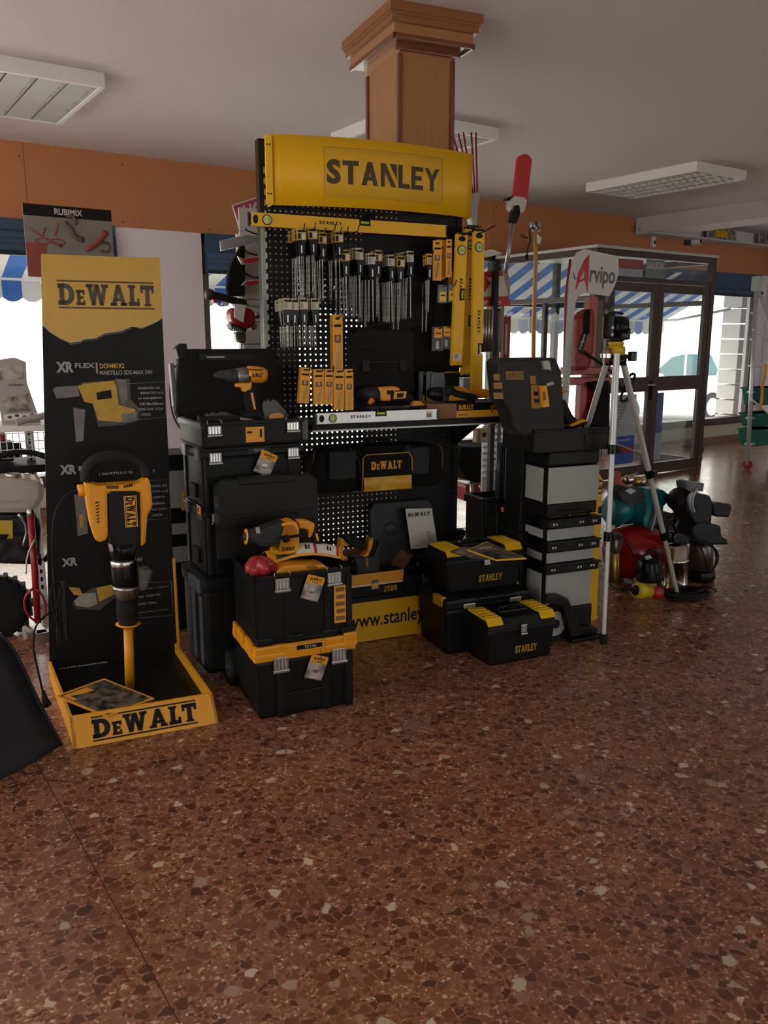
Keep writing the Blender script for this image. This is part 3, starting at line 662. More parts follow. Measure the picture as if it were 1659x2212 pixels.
for z in (za_, zb2): [ol.box(xa+(xb-xa)*i/16, xa+(xb-xa)*(i+1)/16, -.0005, .0005, z-.0012, z+.0012, M('holder_edge', (.35, .22, .01), .4)) for i in range(16)]
for x in (xa, xb): ol.box(x-.0012, x+.0012, -.0005, .0005, za_, zb2, MATS['holder_edge'])
bend(ol, .0095); ol.build('holder_edge', hdr)
# small dark knob under the header
b = B(); kx_, _, kz_ = K(803, 478, PN-.1); b.lathe([(.012, 0), (.016, .01), (.016, .045)], lblk, (kx_, PN-.1, kz_-.01)); b.box(kx_-.01, kx_+.01, PN-.1, PN, kz_+.02, kz_+.035, lblk); b.build('clamp_knob', g)
def hook(x, z, l=.16, m=char):
    b = B(); b.tube([(x, PN, z+.012), (x, PN-.012, z), (x, PN-l, z), (x, PN-l-.018, z+.026)], .0028, m, 6); b.build('peg_hook', g)
# ------------------------------------------------------------------ spirit levels
def level(label, L, vert=True, col=sty, h=.054, d=.022, group='yellow spirit levels hung on the display', logo=.35, sil=False, notch=.56, sticker=False):
    t = thing('spirit_level', label, 'spirit level', 0, 0, 0, group=group)      # local x along its length, z its width, facing -y
    b = B(); c = col; vx = L*notch
    b.box(0, vx-.03, 0, d, 0, h, c, .0015, 1); b.box(vx+.03, L, 0, d, 0, h, c, .0015, 1); b.box(vx-.031, vx+.031, 0, d, 0, h*.52, c)
    b.box(0, L, -.0012, .003, 0, .004, c); b.box(0, vx-.03, -.0012, .003, h-.004, h, c); b.box(vx+.03, L, -.0012, .003, h-.004, h, c)
    lw_ = .12 if not sil else .11
    x0_ = L*logo; stan_logo(b, x0_, x0_+lw_, h*.44, h*.70, -.0004, lblk)
    if sticker: b.box(L*.9, L*.955, -.001, 0, h*.15, h*.85, paper); [b.box(L*.905+i*.003, L*.905+i*.003+.0015, -.0014, -.001, h*.25, h*.6, lblk) for i in range(9)]
    b.build('beam', t)
    for x in (.0, L): bb = B(); bb.box(x-.006, x+.006, -.001, d+.001, -.001, h+.001, lblk if not sil else dark, .002); bb.build('end_cap', t)
    vg = M('vial_green', (.45, .60, .02), .15)
    b = B(); cx = .085; b.cyl((cx, -.003, h/2), (cx, d, h/2), h*.40, lblk, seg=20); b.cyl((cx, -.004, h/2), (cx, -.003, h/2), h*.33, M('vial_back', (.5, .5, .35), .3) , seg=20); b.cyl((cx, -.008, h*.22), (cx, -.008, h*.78), .006, vg, seg=10); b.build('end_vial', t)
    b = B(); b.box(vx-.028, vx+.028, .001, d-.001, h*.5, h*.66, lblk); b.cyl((vx-.022, d*.3, h*.78), (vx+.022, d*.3, h*.78), .0065, vg, seg=10)
    for s_ in (-1, 1): b.box(vx+s_*.026-.003, vx+s_*.026+.003, 0, d, h*.5, h*.98, lblk)
    b.build('centre_vial', t)
    b = B(); b.prism([(.028+.016*math.cos(a)*.8, h/2+h*.34*math.sin(a)) for a in [2*PI*i/14 for i in range(14)]], -.002, -.0005, lblk); b.build('hang_hole', t)
    return t
# the long one lying across under the header, and the silver one on the shelf
ln = PN-.13; a = K(540, 487, ln); c = K(965, 513, ln)
t = level('long yellow spirit level lying across hooks under the STANLEY header', c[0]-a[0], h=K(700, 475, ln)[2]-K(700, 503, ln)[2], logo=.33, group=None)
ang = math.atan2(c[2]-a[2], c[0]-a[0]); t.location = SW(a[0], ln, a[2]); t.rotation_euler = (0, -ang, SA)
ln = SHN+.015; a = K(683, 911, ln); c = K(945, 905, ln)
t = level('silver STANLEY spirit level lying along the front edge of the shelf', c[0]-a[0], col=alu, h=.052, group=None, logo=.27, sil=True, notch=.52, sticker=True); t.location = SW(a[0], ln, SZ)
# upright yellow levels on long hooks at the right side
for i, (px, pyt, pyb, n_, lab, tilt) in enumerate(((987, 503, 791, PN-.19, 'yellow level hanging upright with white barcode sticker near its bottom', 1.6), (1024, 497, 850, PN-.21, 'outer yellow level hanging upright, rightmost and longest of the levels', -.6), (1006, 492, 812, PN-.13, 'yellow level hanging behind and between the two front upright levels', .6), (1013, 488, 810, PN-.08, 'rearmost yellow level hanging at the right edge of the perforated panel', .2))):
    a = K(px, pyt, n_); c = K(px, pyb, n_); L = a[2]-c[2]
    t = level(lab, L, h=.064, logo=.33 if i != 1 else .48, sticker=(i == 0), notch=.45 if i == 0 else (.72 if i == 1 else .62))
    t.rotation_mode = 'XYZ'; t.matrix_world = Matrix.Translation(SW(a[0], n_, a[2])) @ Matrix.Rotation(SA, 4, 'Z') @ Matrix.Rotation(PI/2+math.radians(tilt), 4, 'Y') @ Matrix.Translation((0, 0, 0))
b = B()
for px, py in ((1000, 500), (1030, 497)):
    x, _, z = K(px, py+8, PN-.2); b.tube([(min(x, GX1), PN, z), (x, PN-.05, z), (x, PN-.26, z), (x+.035, PN-.33, z+.03)], .003, char, 6)
x, _, z = K(965, 503, PN-.05); b.cyl((x, PN-.06, z), (GX1+.13, PN-.06, z), .005, char, seg=8)
b.build('peg_hook', g)
# ------------------------------------------------------------------ drill bit packs
def pack(label, w_, L, bit, m1, m2, nb=1, side=.0):
    # top edge at z=0 ; label card, black holder, bit below
    t = thing('drill_bit_pack', label, 'drill bit pack')
    b = B(); b.box(-w_/2, w_/2, -.0012, .0012, -.058, 0, m1, .0005, 1); b.box(-w_*.42, w_*.42, -.0016, -.0012, -.018, -.008, lblk)
    b.box(-w_*.4, -.004, -.0016, -.0012, -.05, -.024, m2); b.box(.002, w_*.4, -.0016, -.0012, -.05, -.024, lwht if m1 is not sty else m2)
    b.build('label_card', t)
    b = B(); b.hexa([(-w_*.30, -.004, -.13), (w_*.30, -.004, -.13), (w_*.30, .004, -.13), (-w_*.30, .004, -.13)], [(-w_*.47, -.004, -.055), (w_*.47, -.004, -.055), (w_*.47, .004, -.055), (-w_*.47, .004, -.055)], blackg)
    b.cyl((0, -.006, -.115), (0, -.006, -.08), .004, M('silver_print', (.5, .5, .5), .3, .6), seg=8)
    b.build('holder', t)
    for k in range(nb):
        x = (k-(nb-1)/2)*.010; b = B(); b.cyl((x, 0, -.125), (x, 0, -.165), bit*.9, drill, seg=8)
        zz = -.165; prof = []
        while zz > -L+.012: prof += [(bit*1.1, zz), (bit*.72, zz-.0045)]; zz -= .009
        prof += [(bit*.9, -L+.008), (.0005, -L)]
        b.lathe(prof, drill, (0, 0, 0), (0, 0, 1), 8); b.build('drill_bit', t)
    return t
amb = dwy2; pk = M('pale_pack_label', (.52, .49, .34), .6); pk2 = M('ochre_pack_label', (.50, .32, .06), .6)
protoA = pack('', .044, .33, .0028, pk2, lblk); protoB = pack('', .044, .34, .004, pk, lgry); protoC = pack('', .042, .24, .0028, pk, lgry); protoD = pack('', .032, .30, .004, sty, lgry)
PR = []
rowsA = ((652, 492, 8, .0), (675, 490, 8, 0), (697, 501, 7, 0), (731, 499, 8, 0), (748, 538, 8, 0))
rowsB = ((777, 535, 8, .0), (802, 546, 8, .0), (819, 541, 5, 0), (846, 550, 8, .0), (866, 553, 8, 0), (885, 543, 8, 0))
rowsC = ((622, 645, 8, 0), (637, 644, 7, 0), (656, 643, 7, 0), (680, 644, 8, 0))
used = {}
def hang(proto, px, py, k, lab, grp, n0=.19, dn=.021, dz=.0):
    nf = PN-n0; x, _, z = K(px, py, nf)
    for i in range(k):
        if proto not in used: used[proto] = 1; o = proto
        else: o = dup(proto)
        o['label'] = lab[0] if i == 0 else lab[1]; o['group'] = grp
        o.location = SW(x+random.uniform(-.004, .004)-.0*i, nf+dn*i, z-dz*i+random.uniform(-.003, .003)); o.rotation_euler = (0, random.uniform(-.03, .03), SA+random.uniform(-.25, .25))
    hook(x, z-.012, n0+.03)
names = ['far left hook of the top row', 'second hook of the top row', 'third hook of the top row', 'fourth hook of the top row', 'lower amber hook right of the top row']
for (px, py, k, dz), nm in zip(rowsA, names): hang(protoA, px, py, k, ('front ochre drill bit pack, '+nm, 'drill bit pack behind the front one, '+nm), 'ochre drill bit packs at the '+nm)
names = ['first hook of the long-bit row', 'second hook of the long-bit row', 'third hook of the long-bit row', 'fourth hook of the long-bit row', 'fifth hook of the long-bit row', 'sixth hook of the long-bit row']
for i, ((px, py, k, dz), nm) in enumerate(zip(rowsB, names)): hang(protoB if i not in (2, 4) else protoA, px, py, k, ('front masonry bit pack on the '+nm, 'masonry bit pack behind the front one on '+nm), 'masonry bit packs, '+nm)
names = ['leftmost hook of the lower row', 'second hook of the lower row', 'third hook of the lower row', 'last hook of the lower row']
for (px, py, k, dz), nm in zip(rowsC, names): hang(protoC, px, py, k, ('front pale drill bit pack on the '+nm, 'pale drill bit pack behind the front one, '+nm), 'pale bit packs, '+nm)
hang(protoD, 928, 549, 3, ('front yellow-labelled bit pack left of the amber blister cards', 'yellow-labelled bit pack behind the front one by the blister cards'), 'bit packs beside the blister cards')
# extra long masonry bits in the row
for px, py0, py1, lab in ((789, 615, 708, 'long grey masonry bit sticking out below the second hook of bits'), (860, 625, 735, 'thick long masonry bit, longest in the middle of the panel'), (850, 640, 733, 'thin long bit left of the thickest masonry bit'), (921, 640, 718, 'grey masonry bit hanging below the yellow-labelled pack'), (913, 640, 718, 'second grey bit beside the one below the yellow-labelled pack')):
    x, _, z0_ = K(px, py0, PN-.08); _, _, z1_ = K(px, py1, PN-.08); r = .0055 if px in (860, 921, 789) else .004
    t = thing('masonry_bit', lab, 'drill bit', x, PN-.08, z0_, group=None); prof = [(r*.8, 0), (r*.8, -.03)]; zz = -.03
    while zz > (z1_-z0_)+.015: prof += [(r*1.15, zz), (r*.75, zz-.006)]; zz -= .012
    prof += [(r*1.25, z1_-z0_+.01), (r*1.2, z1_-z0_+.002), (.001, z1_-z0_)]
    b = B(); b.lathe(prof, drill, seg=8); b.build('flute', t); b = B(); b.cyl((0, 0, -.02), (0, 0, .06), r*.7, drill, seg=8); b.build('shank', t)
for px, py in ((668, 633), (690, 630), (713, 630), (715, 500), (742, 505), (765, 502)):
    x, _, z = K(px, py, PN-.12); hook(x, z, .17, chrome if py > 600 else char)
# blister cards
def blister(label, cat='drill bit card', w_=.055, h_=.16, m1=amb, bits=1, film_=True, grp=None):
    t = thing('blister_card', label, cat, group=grp)
    b = B(); b.prism([(-w_/2, -h_), (w_/2, -h_), (w_/2, 0), (-w_/2, 0)], -.001, .001, m1)
    b.box(-.012, .012, -.0015, -.001, -.014, -.007, lblk); b.box(-w_*.36, w_*.36, -.0015, -.001, -h_*.22, -h_*.17, lblk); b.box(-w_*.30, w_*.30, -.0015, -.001, -h_*.50, -h_*.36, M('dark_picture', (.10, .06, .03), .5)); b.cyl((0, -.0015, -h_*.42), (0, -.002, -h_*.42), w_*.16, wood, seg=12); b.build('card', t)
    b = B(); b.cyl((-.006, -.004, -h_*.93), (.008, -.004, -h_*.55), .0028, drill, seg=8); b.build('bit', t); return t
bp = blister('proto'); first = [1]
def putb(px, py, n_, lab, grp=None, sc=(1, 1, 1), ry=0, rz=0, like=None):
    if first: first.pop(); o = bp
    else: o = dup(bp)
    o['label'] = lab
    if grp: o['group'] = grp
    x, _, z = K(px, py, n_); o.location = SW(x, n_, z); o.rotation_euler = (0, ry, SA+rz); o.scale = sc; return o
putb(945, 520, PN-.17, 'amber drill bit card hanging left of the yellow upright levels', sc=(.95, 1, 1.25))
putb(970, 517, PN-.17, 'narrow amber card hanging between the wide card and the levels', sc=(.62, 1, 1.2))
for i in range(3): putb(951+i*2, 518, PN-.14+.03*i, 'amber card behind the front amber card left of the levels', 'amber cards behind the front one by the levels', sc=(.9, 1, 1.25))
putb(973, 585, PN-.10, 'plain yellow strip card hanging low beside the levels', sc=(.45, 1, 1.0))
# front bracket of cards left of the shelf
fn = PN-.33
for px, pyt, w_, h_, ry, lab in ((661, 794, 24, 76, .09, 'leftmost amber bit card of the front bunch, tilted'), (688, 797, 24, 76, .0, 'second amber bit card of the front bunch above the shelf'), (711, 797, 21, 76, .02, 'third amber bit card of the front bunch, slightly narrower'), (733, 797, 24, 88, .02, 'fourth amber bit card of the front bunch, longer than its left neighbour'), (754, 797, 19, 88, .0, 'rightmost amber bit card of the front bunch')):
    x0 = K(px-w_/2, pyt, fn); x1 = K(px+w_/2, pyt+h_, fn); putb(px, pyt, fn-.002*(px % 5), lab, sc=((x1[0]-x0[0])/.055, 1, (x0[2]-x1[2])/.16), ry=ry, rz=.05); 
    x, _, z = K(px+3, pyt+5, fn); hook(x, z, .36)
    for i in range(2): putb(px-2-2*i, pyt+1, fn+.02*(i+1), 'amber card behind the front bunch of bit cards', 'amber cards stacked behind the front bunch', sc=((x1[0]-x0[0])/.055, 1, (x0[2]-x1[2])/.16), ry=ry, rz=.05)
x0 = K(717, 680, fn+.05); x1 = K(740, 800, fn+.05); putb(729, 680, fn+.05, 'tall narrow amber card hanging above the front bunch', sc=((x1[0]-x0[0])/.055, 1, (x0[2]-x1[2])/.16)); x, _, z = K(733, 684, fn+.05); hook(x, z, .3)
putb(723, 680, fn+.09, 'tall amber card hanging just behind the tall narrow one', sc=((x1[0]-x0[0])/.06, 1, (x0[2]-x1[2])/.16))
# hole saw and hammer-bit packs in clear boxes right of the bits
def clearpack(px, py, w_, h_, lab, low=False):
    n_ = PN-.16; a = K(px-w_/2, py, n_); c = K(px+w_/2, py+h_, n_); t = thing('clear_bit_pack', lab, 'bit pack', (a[0]+c[0])/2, n_, a[2]); W_, H_ = (c[0]-a[0])/2, a[2]-c[2]
    b = B(); b.box(-W_, W_, -.008, .01, -H_, 0, film if low else smoke, .004); b.build('shell', t)
    b = B(); b.box(-W_*.75, W_*.75, -.0095, -.008, -H_*(.9 if not low else .45), -H_*(.38 if not low else .05), styp if not low else amb); b.box(-W_*.5, W_*.5, -.0105, -.0095, -H_*.62 if not low else -H_*.3, -H_*.55 if not low else -H_*.25, lblk); b.build('label_print', t)
    b = B(); b.cyl((0, 0, -H_*.9), (0, 0, -H_*.6), W_*.4, drill if low else styp); b.build('bit', t); x, _, z = K(px+1, py+4, n_); hook(x, z, .19)
clearpack(955, 615, 18, 40, 'clear pack with yellow label, left of the pair below the amber cards')
clearpack(976, 613, 17, 40, 'clear pack with yellow label, right of the pair below the amber cards')
clearpack(945, 706, 21, 52, 'clear bag pack with tan header, left of the low pair by the levels', True)
clearpack(964, 704, 18, 50, 'clear bag pack with tan header, right of the low pair by the levels', True)
# ================================================================== tall print board with its tray, and the breaker hammer
fl_ = KF(160, 1620); fr_ = KF(472, 1560); BD0 = (fl_[1]+fr_[1])/2; BD1 = (KF(108, 1470)[1]+KF(385, 1425)[1])/2
t = thing('promotion_board', 'tall black and yellow hammer promotion board standing in an orange tray', 'display board', (fl_[0]+fr_[0])/2, BD0, 0); o_ = t['_o']
bl = lo(t, K(108, 1470, BD1)); br = lo(t, K(384, 1425, BD1)); tr = lo(t, K(345, 560, BD1)); tl = lo(t, K(88, 545, BD1)); y1 = BD1-BD0
b = B(); zt = (tl[2]+tr[2])/2
def ex(z): u = z/zt; return bl[0]+(tl[0]-bl[0])*u, br[0]+(tr[0]-br[0])*u
b.prism([(bl[0], 0), (br[0], 0), (tr[0], zt), (tl[0], zt)], y1, y1+.02, lblk, .001)
yb = y1-.0006
def PZ(x, y): p = lo(t, K(x, y, BD1)); return (p[0], p[2])
tear = [(91, 700), (108, 716), (130, 730), (150, 739), (172, 737), (182, 731), (205, 730), (225, 719), (262, 714), (285, 704), (306, 708), (330, 698), (345, 690), (354, 686)]
TP = [PZ(x, y) for x, y in tear]; TP[0] = (ex(TP[0][1])[0], TP[0][1]); TP[-1] = (ex(TP[-1][1])[1], TP[-1][1])
yp = M('board_yellow_print', (.55, .32, .03), .35)
for i in range(len(TP)-1):
    (xa, za), (xb, zb2) = TP[i], TP[i+1]; u0, u1 = (xa-TP[0][0])/(TP[-1][0]-TP[0][0]), (xb-TP[0][0])/(TP[-1][0]-TP[0][0])
    b.add([(xa, yb, za), (xb, yb, zb2), (tl[0]+(tr[0]-tl[0])*u1, yb, zt-.001), (tl[0]+(tr[0]-tl[0])*u0, yb, zt-.001)], [(0, 1, 2, 3)], yp)
b.tube([(x, yb-.0004, z-.002) for x, z in TP], .0022, M('pale_tear_line', (.45, .42, .38), .6), 5)
b.tube([(x, yb-.0002, z-.009) for x, z in TP[3:10]], .0014, lgry, 5)
b.build('panel', t)
def ptxt(b, s, x0, y0, x1, y1_, m, bold=.02):      # writing with its left/right and top/bottom pixels
    a = PZ(x0, y1_); c = PZ(x1, y0); b.text(s, a[0], c[0], a[1], c[1], yb-.0006, m, bold)
gy = M('faded_black_print', (.07, .055, .03), .5)
b = B(); a = PZ(127, 666); c = PZ(331, 610); tool_logo(b, a[0], c[0], a[1], c[1], yb-.0006, gy)
b.build('logo_print', t)
b = B()
for x0, y0, k, xf in ((122, 781, 1.0, 1), (130, 1003, .95, .55), (134, 1203, .9, 0)):
    ptxt(b, 'XR', x0, y0, x0+36*k, y0+24*k, lgry, .05)
    if xf: ptxt(b, 'FLEX' if xf == 1 else 'FL', x0+40, y0+3, x0+40+42*xf, y0+14, lgry, .03)
a = PZ(208, 807); c = PZ(210, 783); b.box(a[0], c[0], yb-.0012, yb-.0006, a[1], c[1], lgry)
ptxt(b, 'DCH481X2', 216, 785, 268, 796, lyel); ptxt(b, 'MARTILLO SDS-MAX 54V', 216, 799, 329, 810, lgry)
ptxt(b, '| MARTILLO SL', 215, 1017, 288, 1028, lgry); ptxt(b, 'S 54V', 314, 1013, 335, 1023, lgry); ptxt(b, '4V', 296, 1203, 308, 1214, lgry)
ptxt(b, 'SOLIDEZ GARANTIZADA', 128, 1428, 232, 1447, lwht, .03)
for (x0, y0, x1, y1_, tx0, lines) in ((268, 829, 356, 906, 299, ('ENERGÍA DE', 'IMPACTO 6,1J', '16 AGUJEROS', 'DE 28x150mm', 'CON UNA SOLA', 'CARGA')), (270, 1040, 366, 1124, 324, ('ERGÍA DE', 'CTO 3,5J', 'GUJEROS', '8x80mm', 'UNA SOLA', 'CARGA')), (270, 1260, 370, 1334, 296, ('NCIA DE +1.500W', '151 CORTES', 'TUBO 19mm', 'UNA SOLA CARGA'))):
    q = [PZ(x0, y0), PZ(x1, y0-4), PZ(x1+3, y1_-5), PZ(x0, y1_+3)]
    for i in range(4):
        p0, p1 = q[i], q[(i+1) % 4]; b.tube([(p0[0], yb-.0005, p0[1]), (p1[0], yb-.0005, p1[1])], .0009, lgry, 4)
    n_ = len(lines); dy = (y1_-y0-8)/n_
    for i, s in enumerate(lines): ptxt(b, s, tx0+(4 if i % 2 else 0), y0+5+dy*i, min(x1-4, tx0+len(s)*4.6+(4 if i % 2 else 0)), y0+5+dy*i+dy*.62, lgry)
b.build('print_lettering', t)
# the printed tools (flat pictures on the board)
dimy = M('printed_tool_yellow', (.46, .27, .03), .5, var=.3, scale=25); dimg = M('printed_tool_grey', (.15, .14, .13), .5, var=.4, scale=30); halo = M('printed_glow', (.06, .055, .04), .5)
b = B()
def pic(pts, m, k): q = [PZ(x, y) for x, y in pts]; b.add([(x, yb-.0006-.0003*k, z) for x, z in q], [tuple(range(len(q)))], m)
pic([(176, 826), (240, 822), (280, 818), (282, 862), (300, 882), (300, 908), (262, 918), (212, 922), (200, 872), (178, 846)], halo, 0)
pic([(168, 834), (180, 829), (246, 822), (252, 838), (256, 875), (292, 884), (290, 905), (262, 912), (212, 908), (200, 872), (182, 868)], dimy, 1)
pic([(114, 842), (120, 836), (168, 833), (172, 856), (122, 861)], dimg, 2); pic([(248, 818), (272, 820), (276, 862), (262, 872), (256, 838)], dimg, 2); pic([(158, 880), (184, 885), (180, 952), (164, 955)], dimg, 1); pic([(208, 848), (240, 842), (242, 860), (210, 864)], lblk, 3); pic([(262, 894), (296, 890), (294, 908), (264, 914)], dimg, 3)
pic([(160, 1068), (186, 1070), (190, 1152), (168, 1158)], dimg, 1); pic([(171, 1112), (180, 1112), (180, 1140), (172, 1140)], dimy, 2)
pic([(155, 1303), (160, 1296), (200, 1270), (248, 1262), (250, 1290), (215, 1318), (165, 1315)], halo, 0)
pic([(208, 1270), (243, 1262), (250, 1282), (214, 1300)], dimy, 1); pic([(160, 1298), (176, 1282), (206, 1280), (210, 1305), (190, 1312), (164, 1308)], M('printed_disc', (.30, .29, .25), .5, var=.3), 1); pic([(148, 1268), (172, 1270), (178, 1286), (160, 1285)], dimy, 2)
pic([(298, 1224), (318, 1222), (330, 1234), (318, 1272), (304, 1276), (296, 1250)], halo, 0); pic([(302, 1228), (325, 1232), (316, 1268), (303, 1272)], dimg, 1)
b.build('print_pictures', t)
b = B(); b.box(br[0]-.0, br[0]+.012, y1-.02, y1+.03, 0, lo(t, K(387, 1205, BD1))[2], dwy, .003); b.build('side_edge', t)
# tray
x0, x1 = lo(t, fl_)[0], lo(t, fr_)[0]; ztr = K(155, 1549, BD0+.05)[2]; zl = ztr
b = B(); xa, xb = lo(t, K(150, 1549, BD0+.05))[0], lo(t, K(459, 1499, BD0+.05))[0]
b.hexa([(x0, 0, 0), (x1, 0, 0), (x1, .012, 0), (x0, .012, 0)], [(xa, .05, zl), (xb, .05, zl), (xb, .064, zl), (xa, .064, zl)], dwy2)
for xq0, xq1, xe in ((x0, xa, bl[0]), (x1, xb, br[0])):
    s_ = .012 if xe < 0 else -.012
    b.hexa([(xq0, 0, 0), (xq0+s_, 0, 0), (xe+s_, y1, 0), (xe, y1, 0)], [(xq1, .05, zl), (xq1+s_, .05, zl), (xe+s_, y1, zl*.8), (xe, y1, zl*.8)], dwy2)
b.build('tray', t)
b = B(); b.hexa([(xa+.01, .06, .02), (xb-.01, .06, .02), (br[0]-.012, y1, .02), (bl[0]+.012, y1, .02)], [(xa+.012, .062, .045), (xb-.012, .062, .045), (br[0]-.013, y1, .045), (bl[0]+.013, y1, .045)], lblk); b.build('tray_floor', t)
b = B(); al = math.atan2(.05, zl); b.push(Matrix.Translation((0, -.001, 0)) @ Matrix.Rotation(-al, 4, 'X')); hh = math.hypot(.05, zl)
tool_logo(b, lo(t, K(200, 1580, BD0))[0], lo(t, K(428, 1560, BD0))[0], hh*.12, hh*.9, -.001, lblk); b.build('tray_logo', t)
# post
pf = KF(281, 1488, .045); pn = pf[1]
b = PB(t); b.rod([(281, 1488), (277, 1352)], .021, dwy, pn, 20); b.lat((277, 1357), (277, 1347), pn, [(12, 0), (25, .9), (26, 1), (14, 1)], dwy); b.build('post', t)

# breaker hammer
t = pthing('demolition_hammer', 'yellow and black demolition hammer standing upright in the orange post of the tray', 'power tool', 277, 1347, pn)
b = PB(t); b.lat((277, 1350), (271, 1226), pn, [(17, 0), (19, .04), (21, .25), (22, .42), (22, .44)], rubber)
for k in range(6): b.lat((275.5-k*.3, 1335-k*5), (275.4-k*.3, 1332-k*5), pn, [(20, 0), (21.5, .3), (21.5, .7), (20, 1)], rubber)
b.build('boot', t)
b = PB(t); b.lat((272, 1294), (272, 1264), pn, [(18, 0), (22, .1), (27, .8), (28, 1), (20, 1)], steel); b.build('lower_collar', t)
b = PB(t); b.lat((272, 1270), (266, 1205), pn, [(27, 0), (27, .45), (26, .9), (24, 1)], blackg); 
for k in range(3): b.out([(270+k*5, 1236+6*k), (272+k*5, 1236+6*k), (272+k*5, 1262), (270+k*5, 1262)], pn-.045, .004, lgry, 0)
b.build('barrel', t)
b = PB(t); b.lat((267, 1222), (266, 1208), pn, [(25, 0), (26.5, .15), (26.5, .85), (25, 1)], chrome); b.build('ring', t)
b = PB(t); b.lat((265, 1214), (265, 1170), pn, [(24, 0), (27, .5), (32, 1)], blackg); b.out([(231, 1055), (298, 1055), (301, 1100), (300, 1175), (292, 1195), (240, 1195), (232, 1150)], pn, .11, black, .02); b.out([(233, 1172), (242, 1175), (245, 1190), (237, 1192)], pn-.05, .03, steel); b.build('motor_housing', t)
b = PB(t); b.out([(181, 1040), (196, 1040), (210, 1046), (300, 1040), (316, 1027), (322, 1040), (326, 1075), (322, 1100), (300, 1060), (230, 1062), (232, 1150), (228, 1162), (214, 1168), (203, 1162), (193, 1130), (184, 1078)], pn, .10, dwy, .014)
b.out([(298, 1060), (312, 1034), (326, 1075), (326, 1092), (316, 1110), (312, 1170), (300, 1178)], pn, .09, dwy, .012)
for k in range(7): b.out([(230+k*4, 1049), (232+k*4, 1049), (232+k*4, 1056), (230+k*4, 1056)], pn-.0505, .003, lblk, 0); b.out([(206+k*.6, 1085+k*7), (215, 1083+k*7), (215, 1085+k*7), (206+k*.6, 1088+k*7)], pn-.0505, .003, lblk, 0)
for k in range(4): b.out([(268+k*5, 1048-k), (271+k*5, 1048-k), (271+k*5, 1054-k), (268+k*5, 1054-k)], pn-.0505, .003, lblk, 0)
b.rod([(168, 1060), (190, 1057)], .026, dwy, pn, 14); b.build('yellow_shell', t)
b = PB(t); b.rod([(186, 1040), (187, 1012), (205, 993), (240, 986), (280, 987), (308, 998), (317, 1014), (318, 1030)], lambda u: .026-.004*abs(u-.5), rubber, pn, 12, 1); b.build('top_handle', t)
b = PB(t); q = XZ(t, [(271, 1139), (294, 1070)], pn-.056); b.box(q[0][0], q[1][0], pn-.058-t['_o'][1], pn-.05-t['_o'][1], q[0][1], q[1][1], lblk)
b.push(Matrix.Translation(((q[0][0]+q[1][0])/2, pn-.0585-t['_o'][1], (q[0][1]+q[1][1])/2)) @ Matrix.Rotation(PI/2, 4, 'Y')); L2 = (q[1][1]-q[0][1])/2; W2 = (q[1][0]-q[0][0])/2
b.box(-L2, L2, -.001, 0, -W2, W2, dwy2); tool_logo(b, -L2*.94, L2*.94, -W2*.86, W2*.86, -.0016, lblk); b.build('name_plate', t)
b = PB(t); b.rod([(170, 1059, pn), (150, 1063, pn-.01), (128, 1085, pn-.03), (114, 1125, pn-.05), (113, 1180, pn-.05), (116, 1255, pn-.02), (124, 1330, pn+.0), (124, 1390, pn), (130, 1382, pn), (132, 1300, pn), (127, 1258, pn), (117, 1262, pn-.05), (107, 1280, pn-.08), (112, 1310, pn-.03), (128, 1360, pn), (141, 1392, pn), (146, 1384, pn), (139, 1300, pn), (133, 1262, pn), (128, 1290, pn-.02), (121, 1320, pn-.04), (95, 1330, pn-.2), (74, 1355, pn-.28), (71, 1400, pn-.3), (82, 1450, pn-.26), (94, 1500, pn-.24)], .0042, rubber, sm=2, seg=7)
for k in range(4): b.rod([(133+k*2, 1256, pn-.01*k), (136+k*2, 1320, pn-.02), (140+k*2, 1380, pn-.01*k), (146, 1386, pn), (144-k, 1300, pn), (134+k*2, 1256, pn-.01*k)], .0042, rubber, sm=2, seg=6)
b.build('power_cord', t)
b = PB(t); b.rod([(93, 1492, pn-.24), (97, 1512, pn-.24), (103, 1524, pn-.24)], lambda u: .007+.012*u, rubber); b.rod([(105, 1524, pn-.24), (113, 1517, pn-.24)], .003, steel); b.rod([(100, 1529, pn-.24), (103, 1537, pn-.24)], .003, steel); b.build('plug', t)
# printed picture board poster behind and magazine in the tray
def sheet(label, corners, z, cover, edge, stripe=None, zs=None, name='magazine', h=.006):
    q = [KF(x, y, z if zs is None else zs[i]) for i, (x, y) in enumerate(corners)]; cs_ = sum(p[0] for p in q)/4; cn_ = sum(p[1] for p in q)/4
    t = thing(name, label, name.replace('_', ' '), cs_, cn_, z); L = [lo(t, p) for p in q]
    b = B(); b.hexa(L, [(p[0], p[1], p[2]+h) for p in L], edge); b.build('pages', t)
    def at(u, v, dz=.0006): 
        a = Vector(L[0]).lerp(Vector(L[1]), u); c = Vector(L[3]).lerp(Vector(L[2]), u); p = a.lerp(c, v); return (p.x, p.y, p.z+h+dz)
    b = B(); b.poly([at(.04, .04), at(.96, .04), at(.96, .96), at(.04, .96)], cover)
    if stripe: 
        for (u0, u1, v0, v1, m) in stripe: b.poly([at(u0, v0, .001), at(u1, v0, .001), at(u1, v1, .001), at(u0, v1, .001)], m)
    b.build('cover_print', t); return t, at
t, at = sheet('open amber-edged magazine lying slantwise on the orange tray', [(120, 1506), (232, 1551), (334, 1511), (225, 1468)], .115, picdk, dwy2, [(.08, .3, .06, .55, dwy2), (.4, .75, .35, .7, picmd), (.1, .26, .10, .5, M('brown_print', (.2, .1, .02), .6))], zs=(.115, .10, .10, .11))
# black curved thing at the left edge
t = thing('wheelbarrow_tray', 'big black curved tray leaning in from the left edge of the shop floor', 'wheelbarrow', -.42, 2.85*QF, 0); b = B()
